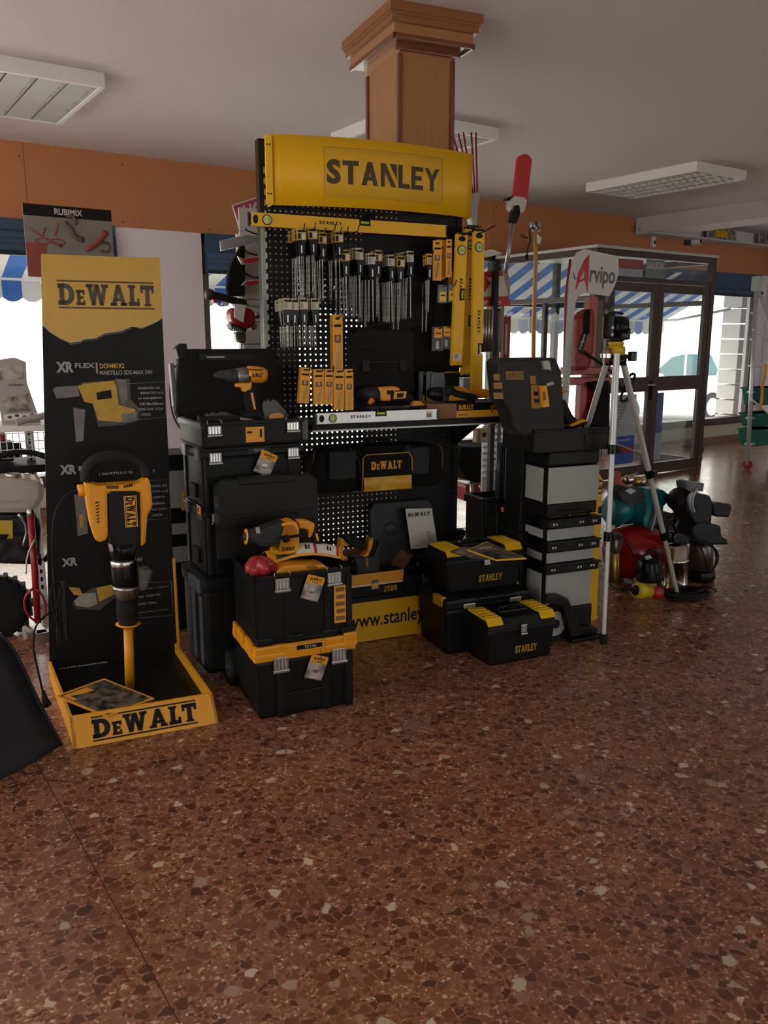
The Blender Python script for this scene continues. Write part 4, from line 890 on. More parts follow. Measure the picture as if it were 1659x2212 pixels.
# a tipped black tub: rim outline on a leaning plane, sides running back
ed = [(0, 1368), (22, 1392), (45, 1432), (72, 1492), (100, 1548), (134, 1610)]
E_ = [lo(t, K(x, y, 3.05*QF)) for i, (x, y) in enumerate(ed)]; E_ = [(p[0], p[1], max(p[2], .004)) for p in E_]
def tub(u, v):
    k = u*(len(E_)-1); i = min(int(k), len(E_)-2); p = Vector(E_[i]).lerp(Vector(E_[i+1]), k-i)
    q = Vector((p.x-.65*v, p.y-.30*math.sin(v*PI*.6), max(.004, p.z*(1-v*.1)-.08*math.sin(v*PI)))); return q
b.grid(tub, 14, 12, M('tub_plastic', (.022, .024, .028), .5), .006); b.build('shell', t)
b = B(); b.tube([tuple(p) for p in E_], .007, M('tub_plastic', (.02, .02, .02)), 8, 1); b.build('rim', t)

# ================================================================== stacked tool cases, left of the display
def latch(b, x, y, z, w=.062, h=.062, m=None, open_=False):
    m = m or steel
    b.box(x-w/2, x+w/2, y-.010, y, z-h*.30, z+h*.5, m, .003); b.box(x-w*.56, x+w*.56, y-.016, y-.004, z-h*.5, z-h*.28, m, .004)
    for k in range(4): xx = x-w*.34+k*w*.227; b.box(xx-.003, xx+.003, y-.0135, y-.009, z-h*.26, z+h*.42, chrome, .0015, 1)
    if open_: b.tube([(x-w*.5, y-.006, z+h*.5), (x-w*.55, y-.01, z+h*.9), (x-w*.42, y-.004, z+h*.98)], .0022, steel, 6); b.tube([(x+w*.5, y-.006, z+h*.5), (x+w*.55, y-.01, z+h*.9), (x+w*.42, y-.004, z+h*.98)], .0022, steel, 6)
def hangtag(parent_label, label, px, py, n, rz_, w=.082, h=.108, film2=True):
    t = pthing('hang_tag', label, 'tag', px, py, n); b = B(); b.push(Matrix.Rotation(rz_, 4, 'Y'))
    b.prism([(-w/2, -h), (w/2, -h), (w/2, -.006), (w/2-.006, 0), (-w/2+.006, 0), (-w/2, -.006)], -.002, -.001, picmd)
    b.prism([(-w/2, -h*.36), (w/2, -h*.30), (w/2, -.006), (w/2-.006, 0), (-w/2+.006, 0), (-w/2, -.006)], -.0026, -.002, dwy2); word(b, 'DEWALT', -w*.3, w*.34, -h*.2, -h*.09, -.003, lblk, True, (1,)); b.box(-w*.12, w*.18, -.003, -.0027, -h*.28, -h*.25, lblk)
    b.ball((0, -.0028, -h*.62), .012, steel, (1.2, .08, 1)); b.box(-w*.4, w*.3, -.0029, -.002, -h*.93, -h*.90, lwht); b.build('card', t)
    b = B(); b.tube([(0, -.003, -.02), (.002, -.006, .012), (0, -.002, .03)], .0012, rubber, 5); b.build('string', t); return t
FN = (KF(555, 1560)[1]+KF(765, 1520)[1])/2; FX0, FX1 = KF(557, 1560)[0], KF(765, 1520)[0]; FD = .38
FC = (FX0+FX1)/2; W_ = FX1-FX0
zr0, zr1 = K(557, 1433, FN)[2], K(557, 1400, FN)[2]; zt1 = K(548, 1247, FN+.01)[2]
t = thing('tool_case', 'deep black tool case with amber rim band and chrome latches, on the floor at front', 'tool case', FC, FN, 0)
b = B(); hw = W_/2
b.hexa([(-hw+.012, .01, 0), (hw-.012, .01, 0), (hw-.012, FD-.01, 0), (-hw+.012, FD-.01, 0)], [(-hw, 0, zr0), (hw, 0, zr0), (hw, FD, zr0), (-hw, FD, zr0)], black, .014)
for x in (-hw*.52, hw*.40, hw*.88): b.box(x-.02, x+.02, -.008, .01, .004, zr0-.01, black, .006)
b.box(-hw*.5, hw*.38, -.003, .01, .03, .11, black, .004); b.build('body', t)
b = B(); b.box(-hw-.008, hw+.008, -.010, FD+.008, zr0, zr0+(zr1-zr0)*.55, dwy, .010); b.box(-hw-.004, hw+.004, -.004, FD+.004, zr0+(zr1-zr0)*.4, zr1, dwy, .008)
b.box(-hw*.45, hw*.38, -.014, .0, zr0+.004, zr1-.004, dwy, .005); b.box(hw*.78, hw+.012, -.014, .02, zr0+.02, zr1+.012, dwy, .005)
b.box(-hw*.0-.045, .07, -.0155, -.013, zr1-.030, zr1-.010, lblk, .001); b.text('TSTAK', -.012, .045, zr1-.026, zr1-.014, -.0157, lwht, .01)
for y in (.05, FD*.5, FD-.06): b.box(-hw-.014, -hw, y-.02, y+.02, zr0+.01, zr1+.012, dwy, .004)
b.build('lid', t)
b = B(); b.box(-hw*.42, hw*.42, .005, .04, zr1-.003, zr1+.018, blackg, .007); b.build('carry_handle', t)
for x in (-hw*.30-.05, hw*.66): b = B(); latch(b, x-.0, -.008, zr0-.018, .066, .07, open_=False); b.build('latch', t)
hangtag('', 'amber and grey hang tag on the front of the floor tool case', 692, 1416, FN-.014, .35)
# open box on top
zb0 = zr1+.002
t = thing('tool_case', 'open black tool case full of tools, on top of the amber rimmed one', 'tool case', FC, FN+.01, zb0); UH = zt1-zb0; UD = FD-.02; hw2 = hw-.008
b = B(); th = .008
for q in ((-hw2, hw2, 0, th), (-hw2, hw2, UD-th, UD)): b.box(q[0], q[1], q[2], q[3], 0, UH, black, .003)
for q in ((-hw2, -hw2+th), (hw2-th, hw2)): b.box(q[0], q[1], 0, UD, 0, UH, black, .003)
b.box(-hw2, hw2, 0, UD, 0, .02, black, .004)
b.box(-hw2-.006, hw2+.006, -.006, .012, UH-.02, UH, black, .004); b.box(-hw2-.006, -hw2+.010, -.006, UD, UH-.02, UH, black, .004); b.box(hw2-.010, hw2+.006, -.006, UD, UH-.02, UH, black, .004)
for x in (-hw2*.35, hw2*.48, hw2*.95): b.box(x-.014, x+.014, -.008, .006, .006, UH-.03, black, .005)
for x in (-hw2*.85, -hw2*.2, hw2*.5, hw2*.92): b.box(x-.035, x+.035, -.012, .02, -.0, .035, black, .008)
b.build('body', t)
for x in (-hw2*.46, hw2*.62): b = B(); latch(b, x, -.008, UH-.045, .062, .06, open_=True); b.build('latch', t)
b = B(); xa, xb = lo(t, K(722, 1300, FN))[0], lo(t, K(747, 1300, FN))[0]; za_, zc_ = lo(t, K(735, 1345, FN))[2], lo(t, K(735, 1264, FN))[2]
b.box(xa, xb, -.0098, -.0085, za_, zc_, dwy2); 
for k in range(5): b.box(xa+.006+.004*(k % 2), xb-.006, -.0102, -.0098, za_+.012+k*(zc_-za_)*.19, za_+.012+k*(zc_-za_)*.19+(zc_-za_)*.11, M('brown_print', (.2, .1, .02), .6))
b.build('side_label', t)
b = B(); lz0, lz1 = 0, lo(t, K(560, 1028, FN+UD))[2]-UH; lx0, lx1 = lo(t, K(468, 1100, FN+UD))[0], lo(t, K(690, 1100, FN+UD))[0]
b.push(Matrix.Translation((0, UD-.004, UH-.01)) @ Matrix.Rotation(math.radians(-2), 4, 'X'))
b.prism([(lx0, 0), (lx1, 0), (lx1, lz1-.03), (lx1-.03, lz1), (lx0+.03, lz1), (lx0, lz1-.035)], -.0, .045, black, .006)
for z in (.08, .14, .20): b.box(lx0+.03, lx1-.03, -.004, .004, z, z+.006, black, .002)
for x in (lx0+.13, lx1-.12): b.box(x-.02, x+.02, -.012, .004, .09, .19, black, .004)
b.box(lx0+.11, lx1-.11, -.008, .05, lz1-.03, lz1+.006, black, .006)
for z in (lz1*.55, lz1*.75): b.box(lx0-.004, lx0+.012, -.008, .02, z-.03, z+.02, dark, .003)
b.build('open_lid', t)
hangtag('', 'amber and grey hang tag on the front of the open tool case', 684, 1244, FN-.006, .35)
ZT = zb0+UH
# tools in it
n_ = FN+.18
t = pthing('rotary_hammer', 'yellow and grey cordless rotary hammer lying in the open tool case', 'power tool', 610, 1190, n_)
b = PB(t); b.out([(570, 1134), (600, 1124), (622, 1126), (640, 1140), (642, 1160), (630, 1172), (560, 1178), (545, 1170), (540, 1150)], n_, .085, dark, .018); b.lat((572, 1156), (525, 1160), n_, [(20, 0), (21, .3), (17, .5), (16, .7), (12, .8), (8, .95), (7, 1)], dark); b.build('gear_housing', t)
b = PB(t); b.lat((533, 1159), (530, 1159), n_, [(14, 0), (17, .3), (17, .7), (14, 1)], dwy); b.build('chuck_ring', t)
b = PB(t); b.out([(551, 1139), (560, 1138), (562, 1152), (553, 1153)], n_-.045, .01, steel, .002); b.build('depth_clamp', t)
b = PB(t); b.out([(600, 1128), (625, 1121), (633, 1123), (640, 1136), (640, 1163), (641, 1182), (630, 1192), (596, 1194), (586, 1190), (592, 1184), (618, 1180), (630, 1170), (632, 1148), (624, 1134), (604, 1134)], n_, .095, dwy, .01); word(b, 'DEWALT', *[f for f in (lo(t, K(610, 1192, n_-.05))[0], lo(t, K(637, 1192, n_-.05))[0], lo(t, K(610, 1191, n_-.05))[2], lo(t, K(610, 1183, n_-.05))[2])], -.0485, lblk, True, (1,)); b.build('motor_frame', t)
b = PB(t); b.out([(640, 1122), (662, 1122), (678, 1128), (674, 1148), (668, 1160), (662, 1158), (664, 1144), (654, 1140), (644, 1140)], n_, .05, dwy, .008); b.build('trigger_frame', t)
b = PB(t); b.out([(660, 1118), (680, 1122), (686, 1150), (696, 1184), (680, 1188), (672, 1160), (676, 1130)], n_, .055, rubber, .01); b.out([(681, 1152), (685, 1152), (689, 1168), (685, 1168)], n_-.028, .004, styp, 0); b.build('grip', t)
b = PB(t); b.rod([(600, 1164), (664, 1154)], .006, rubber, n_-.05); b.out([(608, 1158), (622, 1154), (626, 1168), (612, 1172)], n_-.05, .02, blackg, .004); b.build('selector', t)
t = thing('battery_charger', 'flat amber battery housing under the folded leaflet in the open case', 'battery', *KF(640, 1232, ZT-.02)[:2], ZT-.03)
b = PB(t); n2 = t['_o'][1]; b.out([(588, 1230), (600, 1218), (625, 1214), (690, 1214), (704, 1222), (706, 1230), (690, 1234), (640, 1238), (596, 1240)], n2, .11, dwy, .008)
for k in range(8): b.out([(662+k*3, 1222), (664+k*3, 1222), (664+k*3, 1228), (662+k*3, 1228)], n2-.0555, .002, card, 0)
b.build('shell', t); b = PB(t); b.out([(600, 1232), (700, 1228), (700, 1236), (602, 1242)], n2, .09, rubber, .003); b.build('base', t)
t = thing('leaflet', 'folded glossy leaflet arching over the tools in the open case', 'leaflet', *KF(645, 1205, ZT+.03)[:2], ZT)
A_ = [lo(t, KF(566, 1196, ZT+.03)), lo(t, KF(736, 1186, ZT+.035))]; D_ = [lo(t, KF(584, 1221, ZT+.01)), lo(t, KF(738, 1208, ZT+.01))]
def lf(u, v, e=0): p = Vector(A_[0]).lerp(Vector(A_[1]), u); q = Vector(D_[0]).lerp(Vector(D_[1]), u); r = p.lerp(q, v); r.z += .03*math.sin(PI*u)+.03*math.sin(PI*min(1, v*1.0))+e; return r
b = B(); b.grid(lf, 24, 8, dwy2, .0008); b.build('paper', t); b = B()
for u0, u1, m in ((.015, .08, dwy2), (.1, .36, picdk), (.38, .62, paper), (.66, .93, paper)): b.grid(lambda u, v: lf(u0+(u1-u0)*u, .08+.84*v, .0012), 8, 8, m)
for u0, u1, v0, v1, m in ((.44, .56, .2, .4, picdk), (.5, .53, .6, .8, lblk), (.545, .565, .6, .8, lblk), (.74, .86, .15, .45, M('olive_print', (.2, .2, .08), .5)), (.8, .82, .62, .8, lblk), (.84, .86, .62, .8, lblk), (.14, .32, .3, .6, lgry), (.62, .66, .05, .95, brick), (.93, .96, .05, .95, brick)): b.grid(lambda u, v: lf(u0+(u1-u0)*u, v0+(v1-v0)*v, .002), 4, 4, m)
b.build('print', t)
t = thing('red_bag', 'crumpled red plastic bag at the left corner of the open case', 'bag', *KF(562, 1235, ZT)[:2], ZT-.03)
b = B()
def crump(u, v): a = 2*PI*u; r = .05*math.sin(PI*v)*(1+.25*math.sin(5*a+4*v)); return Vector((r*1.2*math.cos(a), r*math.sin(a), .05-.05*math.cos(PI*v)*.9+.006*math.sin(9*a)))
b.grid(crump, 28, 10, M('red_film', (.40, .03, .03), .25), 0); b.build('bag_skin', t)

# rear column of cases
RN = 3.40*QF; rx0 = K(439, 1000, RN)[0]; rx1 = rx0+W_+.045; RD = .35; hw = (rx1-rx0)/2; RZ = .10; RC = rx0+hw*math.cos(RZ); RN0 = RN; RN = RN+hw*math.sin(RZ)
zz = [K(439, y, RN)[2] for y in (1478, 1246, 1098, 968, 912)]; zz[0] = .05
grys = M('lit_edge_grey', (.07, .078, .09), .35)  # paler than the black cases, imitates light on their left edges
def case(label, z0, z1, latches=True, sideh=True, cat='tool case', rim=True, dwh=0):
    t = thing('tool_case', label, cat, RC, RN, z0, RZ); h = z1-z0
    b = B(); b.box(-hw+.008, hw-.008, .006, RD-.006, 0, h-.045, black, .012)
    b.box(-hw+.04, -hw+.08, -.0, .01, .01, h-.05, black, .006); b.box(hw-.08, hw-.04, -.0, .01, .01, h-.05, black, .006)
    for y in (.03, RD-.06): b.box(-hw, -hw+.01, y, y+.035, .01, h-.05, black, .005)
    b.build('body', t)
    b = B(); b.box(-hw-.003, hw+.003, -.004, RD+.003, h-.045, h-.014, black, .006); b.box(-hw+.006, hw-.006, .004, RD-.006, h-.02, h-.002, black, .005)
    b.box(-hw-.012, -hw, .04, .10, h-.06, h-.004, grys, .004); b.box(-hw-.012, -hw, RD-.11, RD-.05, h-.06, h-.004, grys, .004); b.build('lid', t)
    if sideh: b = B(); b.box(-hw-.006, -hw+.012, RD*.36, RD*.64, h*.12, h*.34, lblk, .004); b.build('side_grip', t)
    if latches:
        for x in (-hw+.055, hw-.055): b = B(); latch(b, x, -.003, h-.048, .056, .055); b.build('latch', t)
    return t
t = thing('rolling_tool_case', 'black wheeled tool case at the bottom of the rear left stack', 'tool case', RC-.012, RN-.01, 0, RZ); h = zz[1]
b = B(); b.box(-hw-.01, hw, 0, RD, .05, h-.07, black, .02); b.box(-hw-.016, -hw-.004, .05, .09, .08, h-.1, grys, .005); b.box(-hw-.016, -hw-.004, .16, .20, .08, h-.1, grys, .005); b.build('body', t)
b = B(); b.box(-hw-.02, hw+.01, -.01, RD+.01, h-.075, h-.003, black, .02); b.box(-hw-.03, -hw-.01, .03, .2, h-.08, h-.015, grys, .008); b.build('lid', t)
for x in (-hw+.10, hw-.06):
    b = B(); b.cyl((x-.025, -.03, .085), (x+.025, -.03, .085), .085, rubber, seg=28); b.cyl((x-.028, -.03, .085), (x+.028, -.03, .085), .05, dark, seg=20); b.cyl((x-.034, -.03, .085), (x+.034, -.03, .085), .009, steel, seg=10); b.build('wheel', t)
case('deep black tool case resting on the wheeled one in the rear stack', zz[1], zz[2])
case('deep black tool case with chrome latches, upper one of the rear stack', zz[2], zz[3])
t = thing('orange_clip', 'small orange clip on the side of the rear black case stack', 'clip', rx0-.016, RN0+.05, K(422, 1104, RN)[2]); b = B(); b.box(-.006, .0, -.03, .03, -.02, .02, dwy, .003); b.box(-.0075, -.0055, -.012, .012, -.01, .01, lblk); b.build('clip_body', t)
# top open case
z0 = zz[3]; h = zz[4]-z0
t = thing('tool_case', 'open shallow black tool case on top of the rear stack', 'tool case', RC, RN, z0+.002, RZ)
b = B(); th = .01; b.box(-hw, hw, 0, RD, 0, .015, black, .004); b.box(-hw, hw, 0, th, 0, h, black, .003); b.box(-hw, hw, RD-th, RD, 0, h, black, .003); b.box(-hw, -hw+th, 0, RD, 0, h, black, .003); b.box(hw-th, hw, 0, RD, 0, h, black, .003)
b.box(-hw-.006, hw+.006, -.006, .004, h-.02, h-.002, black, .003); b.box(-hw-.01, -hw+.004, -.004, RD, h-.03, h-.004, grys, .004); b.box(hw, hw+.035, .01, .06, .005, h-.01, grys, .006); b.box(-hw*.98, hw*.98, th, RD-th, h-.035, h-.02, M('foam_insert', (.03, .03, .03), .9)); b.build('body', t)
for x in (-hw+.055, hw-.055): b = B(); latch(b, x, -.005, h-.042, .062, .05, open_=True); b.build('latch', t)
b = B(); x0 = lo(t, K(530, 930, RN))[0]; x1 = lo(t, K(571, 930, RN))[0]; b.box(x0, x1, -.003, 0, h*.12, h*.72, dwy2); b.box(x1-.022, x1-.012, -.0036, -.003, h*.3, h*.62, lblk); b.box(x0+.006, x0+.03, -.0036, -.003, h*.48, h*.56, lblk); b.build('amber_label', t)
b = B(); x0 = lo(t, K(533, 955, RN))[0]; x1 = lo(t, K(583, 955, RN))[0]; b.box(x0, x1, -.0025-.004, -.002, -.036, -.013, dark); b.text('TSTAK', x0+.03, x1-.03, -.031, -.018, -.0070, lwht, .01); b.build('name_strip', t)
b = B(); zl1 = lo(t, K(500, 752, RN+RD+.03))[2]; xa = lo(t, K(391, 850, RN+RD+.02))[0]; xb = lo(t, K(633, 850, RN+RD+.02))[0]; hz = h-.015
b.push(Matrix.Translation((0, RD+.004, hz)) @ Matrix.Rotation(math.radians(-7), 4, 'X')); zl1 -= hz
b.prism([(xa+.012, 0), (xb-.012, 0), (xb, .04), (xb-.015, zl1-.05), (xb-.06, zl1), (xa+.07, zl1), (xa+.035, zl1-.05), (xa, .04)], 0, .05, blackm, .008)
b.prism([(xa+.03, zl1-.05), (xa+.055, zl1-.05), (xa+.075, zl1-.004), (xa+.075, zl1+.022), (xa+.04, zl1+.024), (xa+.02, zl1-.0)], -.02, .05, black, .005); b.prism([(xb-.09, zl1-.02), (xb-.03, zl1-.02), (xb-.06, zl1+.015)], -.0, .05, black, .004)
b.box(xa+.13, xb-.14, -.006, .002, zl1-.06, zl1-.02, black, .004); b.box(xa+.17, xa+.26, -.010, -.004, zl1-.045, zl1-.038, chrome, .001); b.box(xa-.008, xa+.012, .005, .045, .06, zl1*.8, grys, .004)
b.build('open_lid', t)
hangtag('', 'small hang tag with amber top on the rear stack of cases', 584, 978, RN-.022, .45)
ZR = z0+h
# cordless drill standing in it
n_ = RN+.15
t = pthing('cordless_drill', 'yellow and black cordless drill standing upright in the top open case', 'power tool', 545, 905, n_, z=ZR-.02)
b = PB(t); b.lat((518, 812), (462, 810), n_, [(15, 0), (15, .22), (14, .26), (13, .52), (10, .56), (10, .8), (7, .86), (5, 1)], dark)
for k in range(6): b.rod([(500+k*3, 799), (500+k*3, 803)], .0014, lblk, n_-.035)
b.build('chuck', t)
b = PB(t); b.lat((538, 812), (508, 811), n_, [(17, 0), (17.5, .5), (14, 1)], M('gunmetal', (.2, .2, .19), .4, .7)); b.build('gearbox', t)
b = PB(t); b.lat((534, 808), (575, 811), n_, [(17, 0), (17.5, .3), (17, .8), (12, 1)], dwy); q = lo(t, K(545, 815, n_-.045)); q2 = lo(t, K(568, 806, n_-.045)); b.box(q[0]-.004, q2[0]+.004, -.045, -.038, q[2]-.004, q2[2]+.004, dwy, .004); word(b, 'DEWALT', q[0], q2[0], q[2], q2[2], -.0465, lblk, True, (1,))
b.out([(538, 797), (566, 798), (566, 800), (538, 799)], n_-.03, .02, lblk, 0); b.build('motor_housing', t)
b = PB(t); b.out([(508, 828), (542, 824), (542, 844), (532, 846), (524, 846), (520, 836), (508, 836)], n_, .04, dwy, .006); b.build('trigger_guard', t)
b = PB(t); b.out([(528, 840), (548, 828), (552, 862), (556, 890), (534, 892), (528, 866)], n_, .04, rubber, .008); b.out([(541, 848), (546, 848), (553, 884), (548, 884)], n_-.02, .006, dwy, .001); b.build('grip', t)
b = PB(t); b.out([(524, 888), (560, 886), (564, 906), (520, 908)], n_, .07, black, .008); b.build('battery', t)
def bag(label, px, py, n, w, h, inner, z0):
    t = pthing('plastic_bag', label, 'bag', px, py, n, z=z0); b = B()
    def f(u, v): a = 2*PI*u; r = w*(1-.55*v*v)*(1+.12*math.sin(3*a+5*v)+.06*math.sin(8*a)); return Vector((r*math.cos(a)-.03*v, .5*r*math.sin(a), h*v+.006*math.sin(6*a+9*v)))
    b.grid(f, 30, 10, film); b.build('film', t)
    if inner: b = B(); b.ball((0, 0, .02), w*.6, inner, (1.1, .5, .55)); b.box(-w*.5, w*.3, -.02, .02, .0, .03, inner, .006); b.build('contents', t)
    return t
bag('crumpled clear bag with yellow part, right of the cordless drill', 598, 905, RN+.12, .060, .10, dwy, ZR-.02)
bag('flat crumpled clear bag left of the cordless drill', 482, 900, RN+.16, .085, .045, None, ZR-.018)
t = thing('side_handle_tube', 'black auxiliary handle lying across the open case under the drill', 'handle', *K(475, 900, RN+.05)[:2], ZR+.004); b = B(); b.cyl((-.09, 0, 0), (.09, 0, 0), .018, rubber, seg=16); b.cyl((-.1, 0, 0), (-.088, 0, 0), .024, rubber, seg=16); b.build('grip', t); b = B(); b.cyl((.09, 0, 0), (.15, 0, -.01), .009, steel, seg=10); b.build('stud', t)
# thin cable hanging behind at the pier
t = thing('wall_cable', 'thin black cable loop hanging against the white pier beside the rear stack', 'cable', world=KY(372, 850, YW-.03)); o3 = t.location; b = B()
b.tube([tuple(Vector(KY(x, y, YW-.03))-Vector(o3)) for x, y in ((395, 788), (380, 788), (370, 805), (366, 850), (372, 895), (388, 925), (396, 930))], .008, rubber, 6, 2); b.build('cord', t)
# ================================================================== things on the display deck, the shelf and hung on the panel
def soft(b, x0, x1, y0, y1, z0, z1, m, bev, seg=4): b.box(x0, x1, y0, y1, z0, z1, m, bev, seg)
# big black tool bag hung on the lower panel
n_ = PN-.16; a = K(672, 1070, n_); c = K(958, 955, n_)
t = thing('tool_bag', 'large black tool bag with yellow fronted pocket hung under the shelf', 'bag', (a[0]+c[0])/2, n_, a[2]); W_ = (c[0]-a[0])/2; H_ = c[2]-a[2]
b = B(); b.prism([(-W_, .03), (-W_+.02, 0), (W_-.02, 0), (W_, .03), (W_-.01, H_*.7), (W_-.05, H_*.96), (W_*.45, H_), (-W_*.45, H_), (-W_+.06, H_*.96), (-W_+.01, H_*.7)], .0, .15, cloth, .02)
for sx in (-1, 1): soft(b, sx*W_*.56-W_*.2, sx*W_*.56+W_*.2, -.022, .01, H_*.30, H_*.93, M('charcoal_pocket_cloth', (.03, .034, .036), .7), .018)
b.build('bag_body', t)
pip = M('tan_piping', (.24, .14, .05), .6); b = B()
for sx in (-1, 1):
    b.tube([(sx*W_*.30, -.01, 0), (sx*W_*.29, -.012, H_*.6), (sx*W_*.34, -.012, H_*.78), (sx*W_*.44, -.01, H_*.98)], .0022, pip, 6, 2)
b.tube([(-W_*.42, -.01, .002), (W_*.42, -.01, .002)], .003, pip, 6); b.tube([(W_*.9, -.01, H_*.98), (W_*.98, -.01, H_*.8), (W_*.98, -.005, .1)], .0022, pip, 6, 1); b.tube([(-W_*.95, -.01, H_*.98), (-W_*.98, -.01, H_*.7)], .003, pip, 6)
b.build('piping', t)
b = B(); px0, px1 = lo(t, K(781, 1000, n_-.03))[0], lo(t, K(887, 1000, n_-.03))[0]; pz1 = lo(t, K(800, 981, n_-.03))[2]; pm = lo(t, K(800, 1030, n_-.03))[2]
outl = [(px0-.008, .004), (px1-.01, .004), (px1+.002, pz1*.5), (px1, pz1-.03), (px1-.02, pz1), (px0+.02, pz1), (px0+.002, pz1-.02), (px0, pz1*.5)]
b.prism(outl, -.045, .0, cloth, .01); b.build('front_pocket', t)
b = B(); b.tube([(x, -.047, z) for x, z in outl[2:]]+[(px0-.005, -.047, .01)], .003, M('yellow_piping', (.6, .36, .03), .5), 6); b.build('pocket_piping', t)
def yf(u, v): return Vector((px0+.002+(px1-px0-.006)*u, -.047-.012*math.sin(PI*v)*(.5+.5*math.sin(9*u+1))-.004, .006+(pm-.006)*v))
b = B(); b.grid(yf, 20, 8, M('yellow_vinyl', (.66, .34, .015), .4), 0); b.build('yellow_flap', t)
b = B(); tool_logo(b, lo(t, K(802, 1000, n_-.05))[0], lo(t, K(868, 1000, n_-.05))[0], lo(t, K(830, 1014, n_-.05))[2], lo(t, K(830, 996, n_-.05))[2], -.048, dwy2, False); b.build('logo', t)
b = B(); b.tube([(-W_*.35, .03, H_-.02), (-W_*.2, .01, H_+.03), (W_*.1, .0, H_+.035), (W_*.35, .03, H_-.02)], .009, cloth, 8, 2); b.build('carry_strap', t)
# black case standing open on the deck with the manual
dn = BN-.015
t = thing('open_tool_case', 'open black plastic tool case with a white manual in its lid, on the deck', 'tool case', K(880, 1270, dn)[0], dn, DECK); o_ = t['_o']
x0, x1 = lo(t, K(876, 1260, dn))[0], lo(t, K(975, 1260, dn))[0]; hb_ = .09
b = B(); b.box(x0, x1, 0, .2, 0, .012, black, .004); b.box(x0, x1, 0, .01, 0, hb_, black, .004); b.box(x0, x1, .19, .2, 0, hb_, black, .004); b.box(x0, x0+.01, 0, .2, 0, hb_, black, .003); b.box(x1-.01, x1, 0, .2, 0, hb_, black, .003); b.box(x0+.01, x1-.01, .01, .19, .03, .06, black, .02); b.build('tray', t)
b = B(); lt_ = lo(t, K(800, 1090, dn+.2))[2]; b.push(Matrix.Translation((0, .195, hb_)) @ Matrix.Rotation(math.radians(-5), 4, 'X')); lh = lt_-hb_
lw0, lw1 = lo(t, K(805, 1200, dn+.2))[0], x1; pc = M('dark_teal_grey_plastic', (.03, .038, .038), .4)
b.prism([(lw0, 0), (lw1, 0), (lw1-.01, lh-.03), (lw1-.04, lh), (lw0+.02, lh), (lw0-.005, lh-.04)], 0, .04, pc, .006)
b.box(lw0+.02, lw1-.02, -.008, .002, lh*.12, lh*.36, pc, .006); b.box(lw0+.07, lw0+.2, -.012, -.006, lh*.2, lh*.34, pc, .006); b.ball((lw0+.12, -.0, lh*.6), .05, pc, (1, .25, .8)); b.build('open_lid', t)
b = B(); latch(b, lo(t, K(921, 1255, dn))[0], 0, .045, .05, .05, dark, True); b.build('latch', t)
t = pthing('manual', 'white instruction manual with black heading leaning in the open case lid', 'booklet', 912, 1186, dn+.15); q = XZ(t, [(888, 1186), (946, 1181), (933, 1098), (876, 1099)], dn+.15)
b = B(); b.prism(q, 0, .006, paper, .001); b.build('pages', t); b = B(); x0, z0 = XZ(t, [(881, 1117)], dn+.15)[0]; x1, z1 = XZ(t, [(929, 1104)], dn+.15)[0]; tool_logo(b, x0, x1, z0, z1, -.0008, lblk)
for k in range(8): a = XZ(t, [(921-2*(k < 2)+k*.7, 1151+4*k)], dn+.15)[0]; b.box(a[0], a[0]+.03+.006*(k % 3), -.0008, 0, a[1], a[1]+.004, lgry)
a = XZ(t, [(893, 1180)], dn+.15)[0]; b.box(a[0], a[0]+.04, -.0008, 0, a[1], a[1]+.004, lgry); b.build('print', t)
t = thing('sander', 'dark cordless tool lying in the open case in front of the manual', 'power tool', K(905, 1225, dn+.1)[0], dn+.1, DECK+.062); b = B(); b.cyl((-.09, 0, .03), (.06, 0, .035), .032, blackg, seg=18); b.ball((.075, 0, .035), .035, blackg); b.box(-.03, .02, -.03, .03, .04, .085, blackg, .014); b.build('motor_housing', t)
b = B(); b.tube([(-.09, 0, .03), (-.16, 0, .06), (-.2, .0, .03)], .014, rubber, 8, 1); b.build('grip', t)
# cardboard box with the saw
cn_ = BN+.02; a = K(750, 1290, cn_); c = K(872, 1231, cn_)
t = thing('carton', 'open yellow and black carton with upside-down lettering on the display deck', 'box', (a[0]+c[0])/2, cn_, DECK); hw_ = (c[0]-a[0])/2; hh_ = lo(t, K(820, 1236, cn_))[2]
b = B(); dp = .19
for q in ((-hw_, hw_, 0, .004), (-hw_, hw_, dp-.004, dp), (-hw_, -hw_+.004, 0, dp), (hw_-.004, hw_, 0, dp)): b.box(q[0], q[1], q[2], q[3], 0, hh_, card)
b.box(-hw_, hw_, 0, dp, 0, .004, card); b.box(-hw_, hw_, -.0008, 0, hh_*.5, hh_, dwy2); b.box(-hw_, hw_, -.0008, 0, hh_*.44, hh_*.5, paper); b.box(-hw_, hw_, -.0008, 0, 0, hh_*.44, lblk)
b.push(Matrix.Translation((hw_*.52, -.001, hh_*.21)) @ Matrix.Rotation(PI, 4, 'Y')); word(b, 'DEWALT', -.038, .038, -hh_*.13, hh_*.13, -.0004, dwy2, True, (1,)); b.pop()
b.box(-hw_*.15, hw_*.1, -.0016, -.0008, hh_*.26, hh_*.68, picmd, .004); b.box(-hw_*.10, hw_*.05, -.0022, -.0016, hh_*.34, hh_*.52, styp, .002); b.build('box_walls', t)
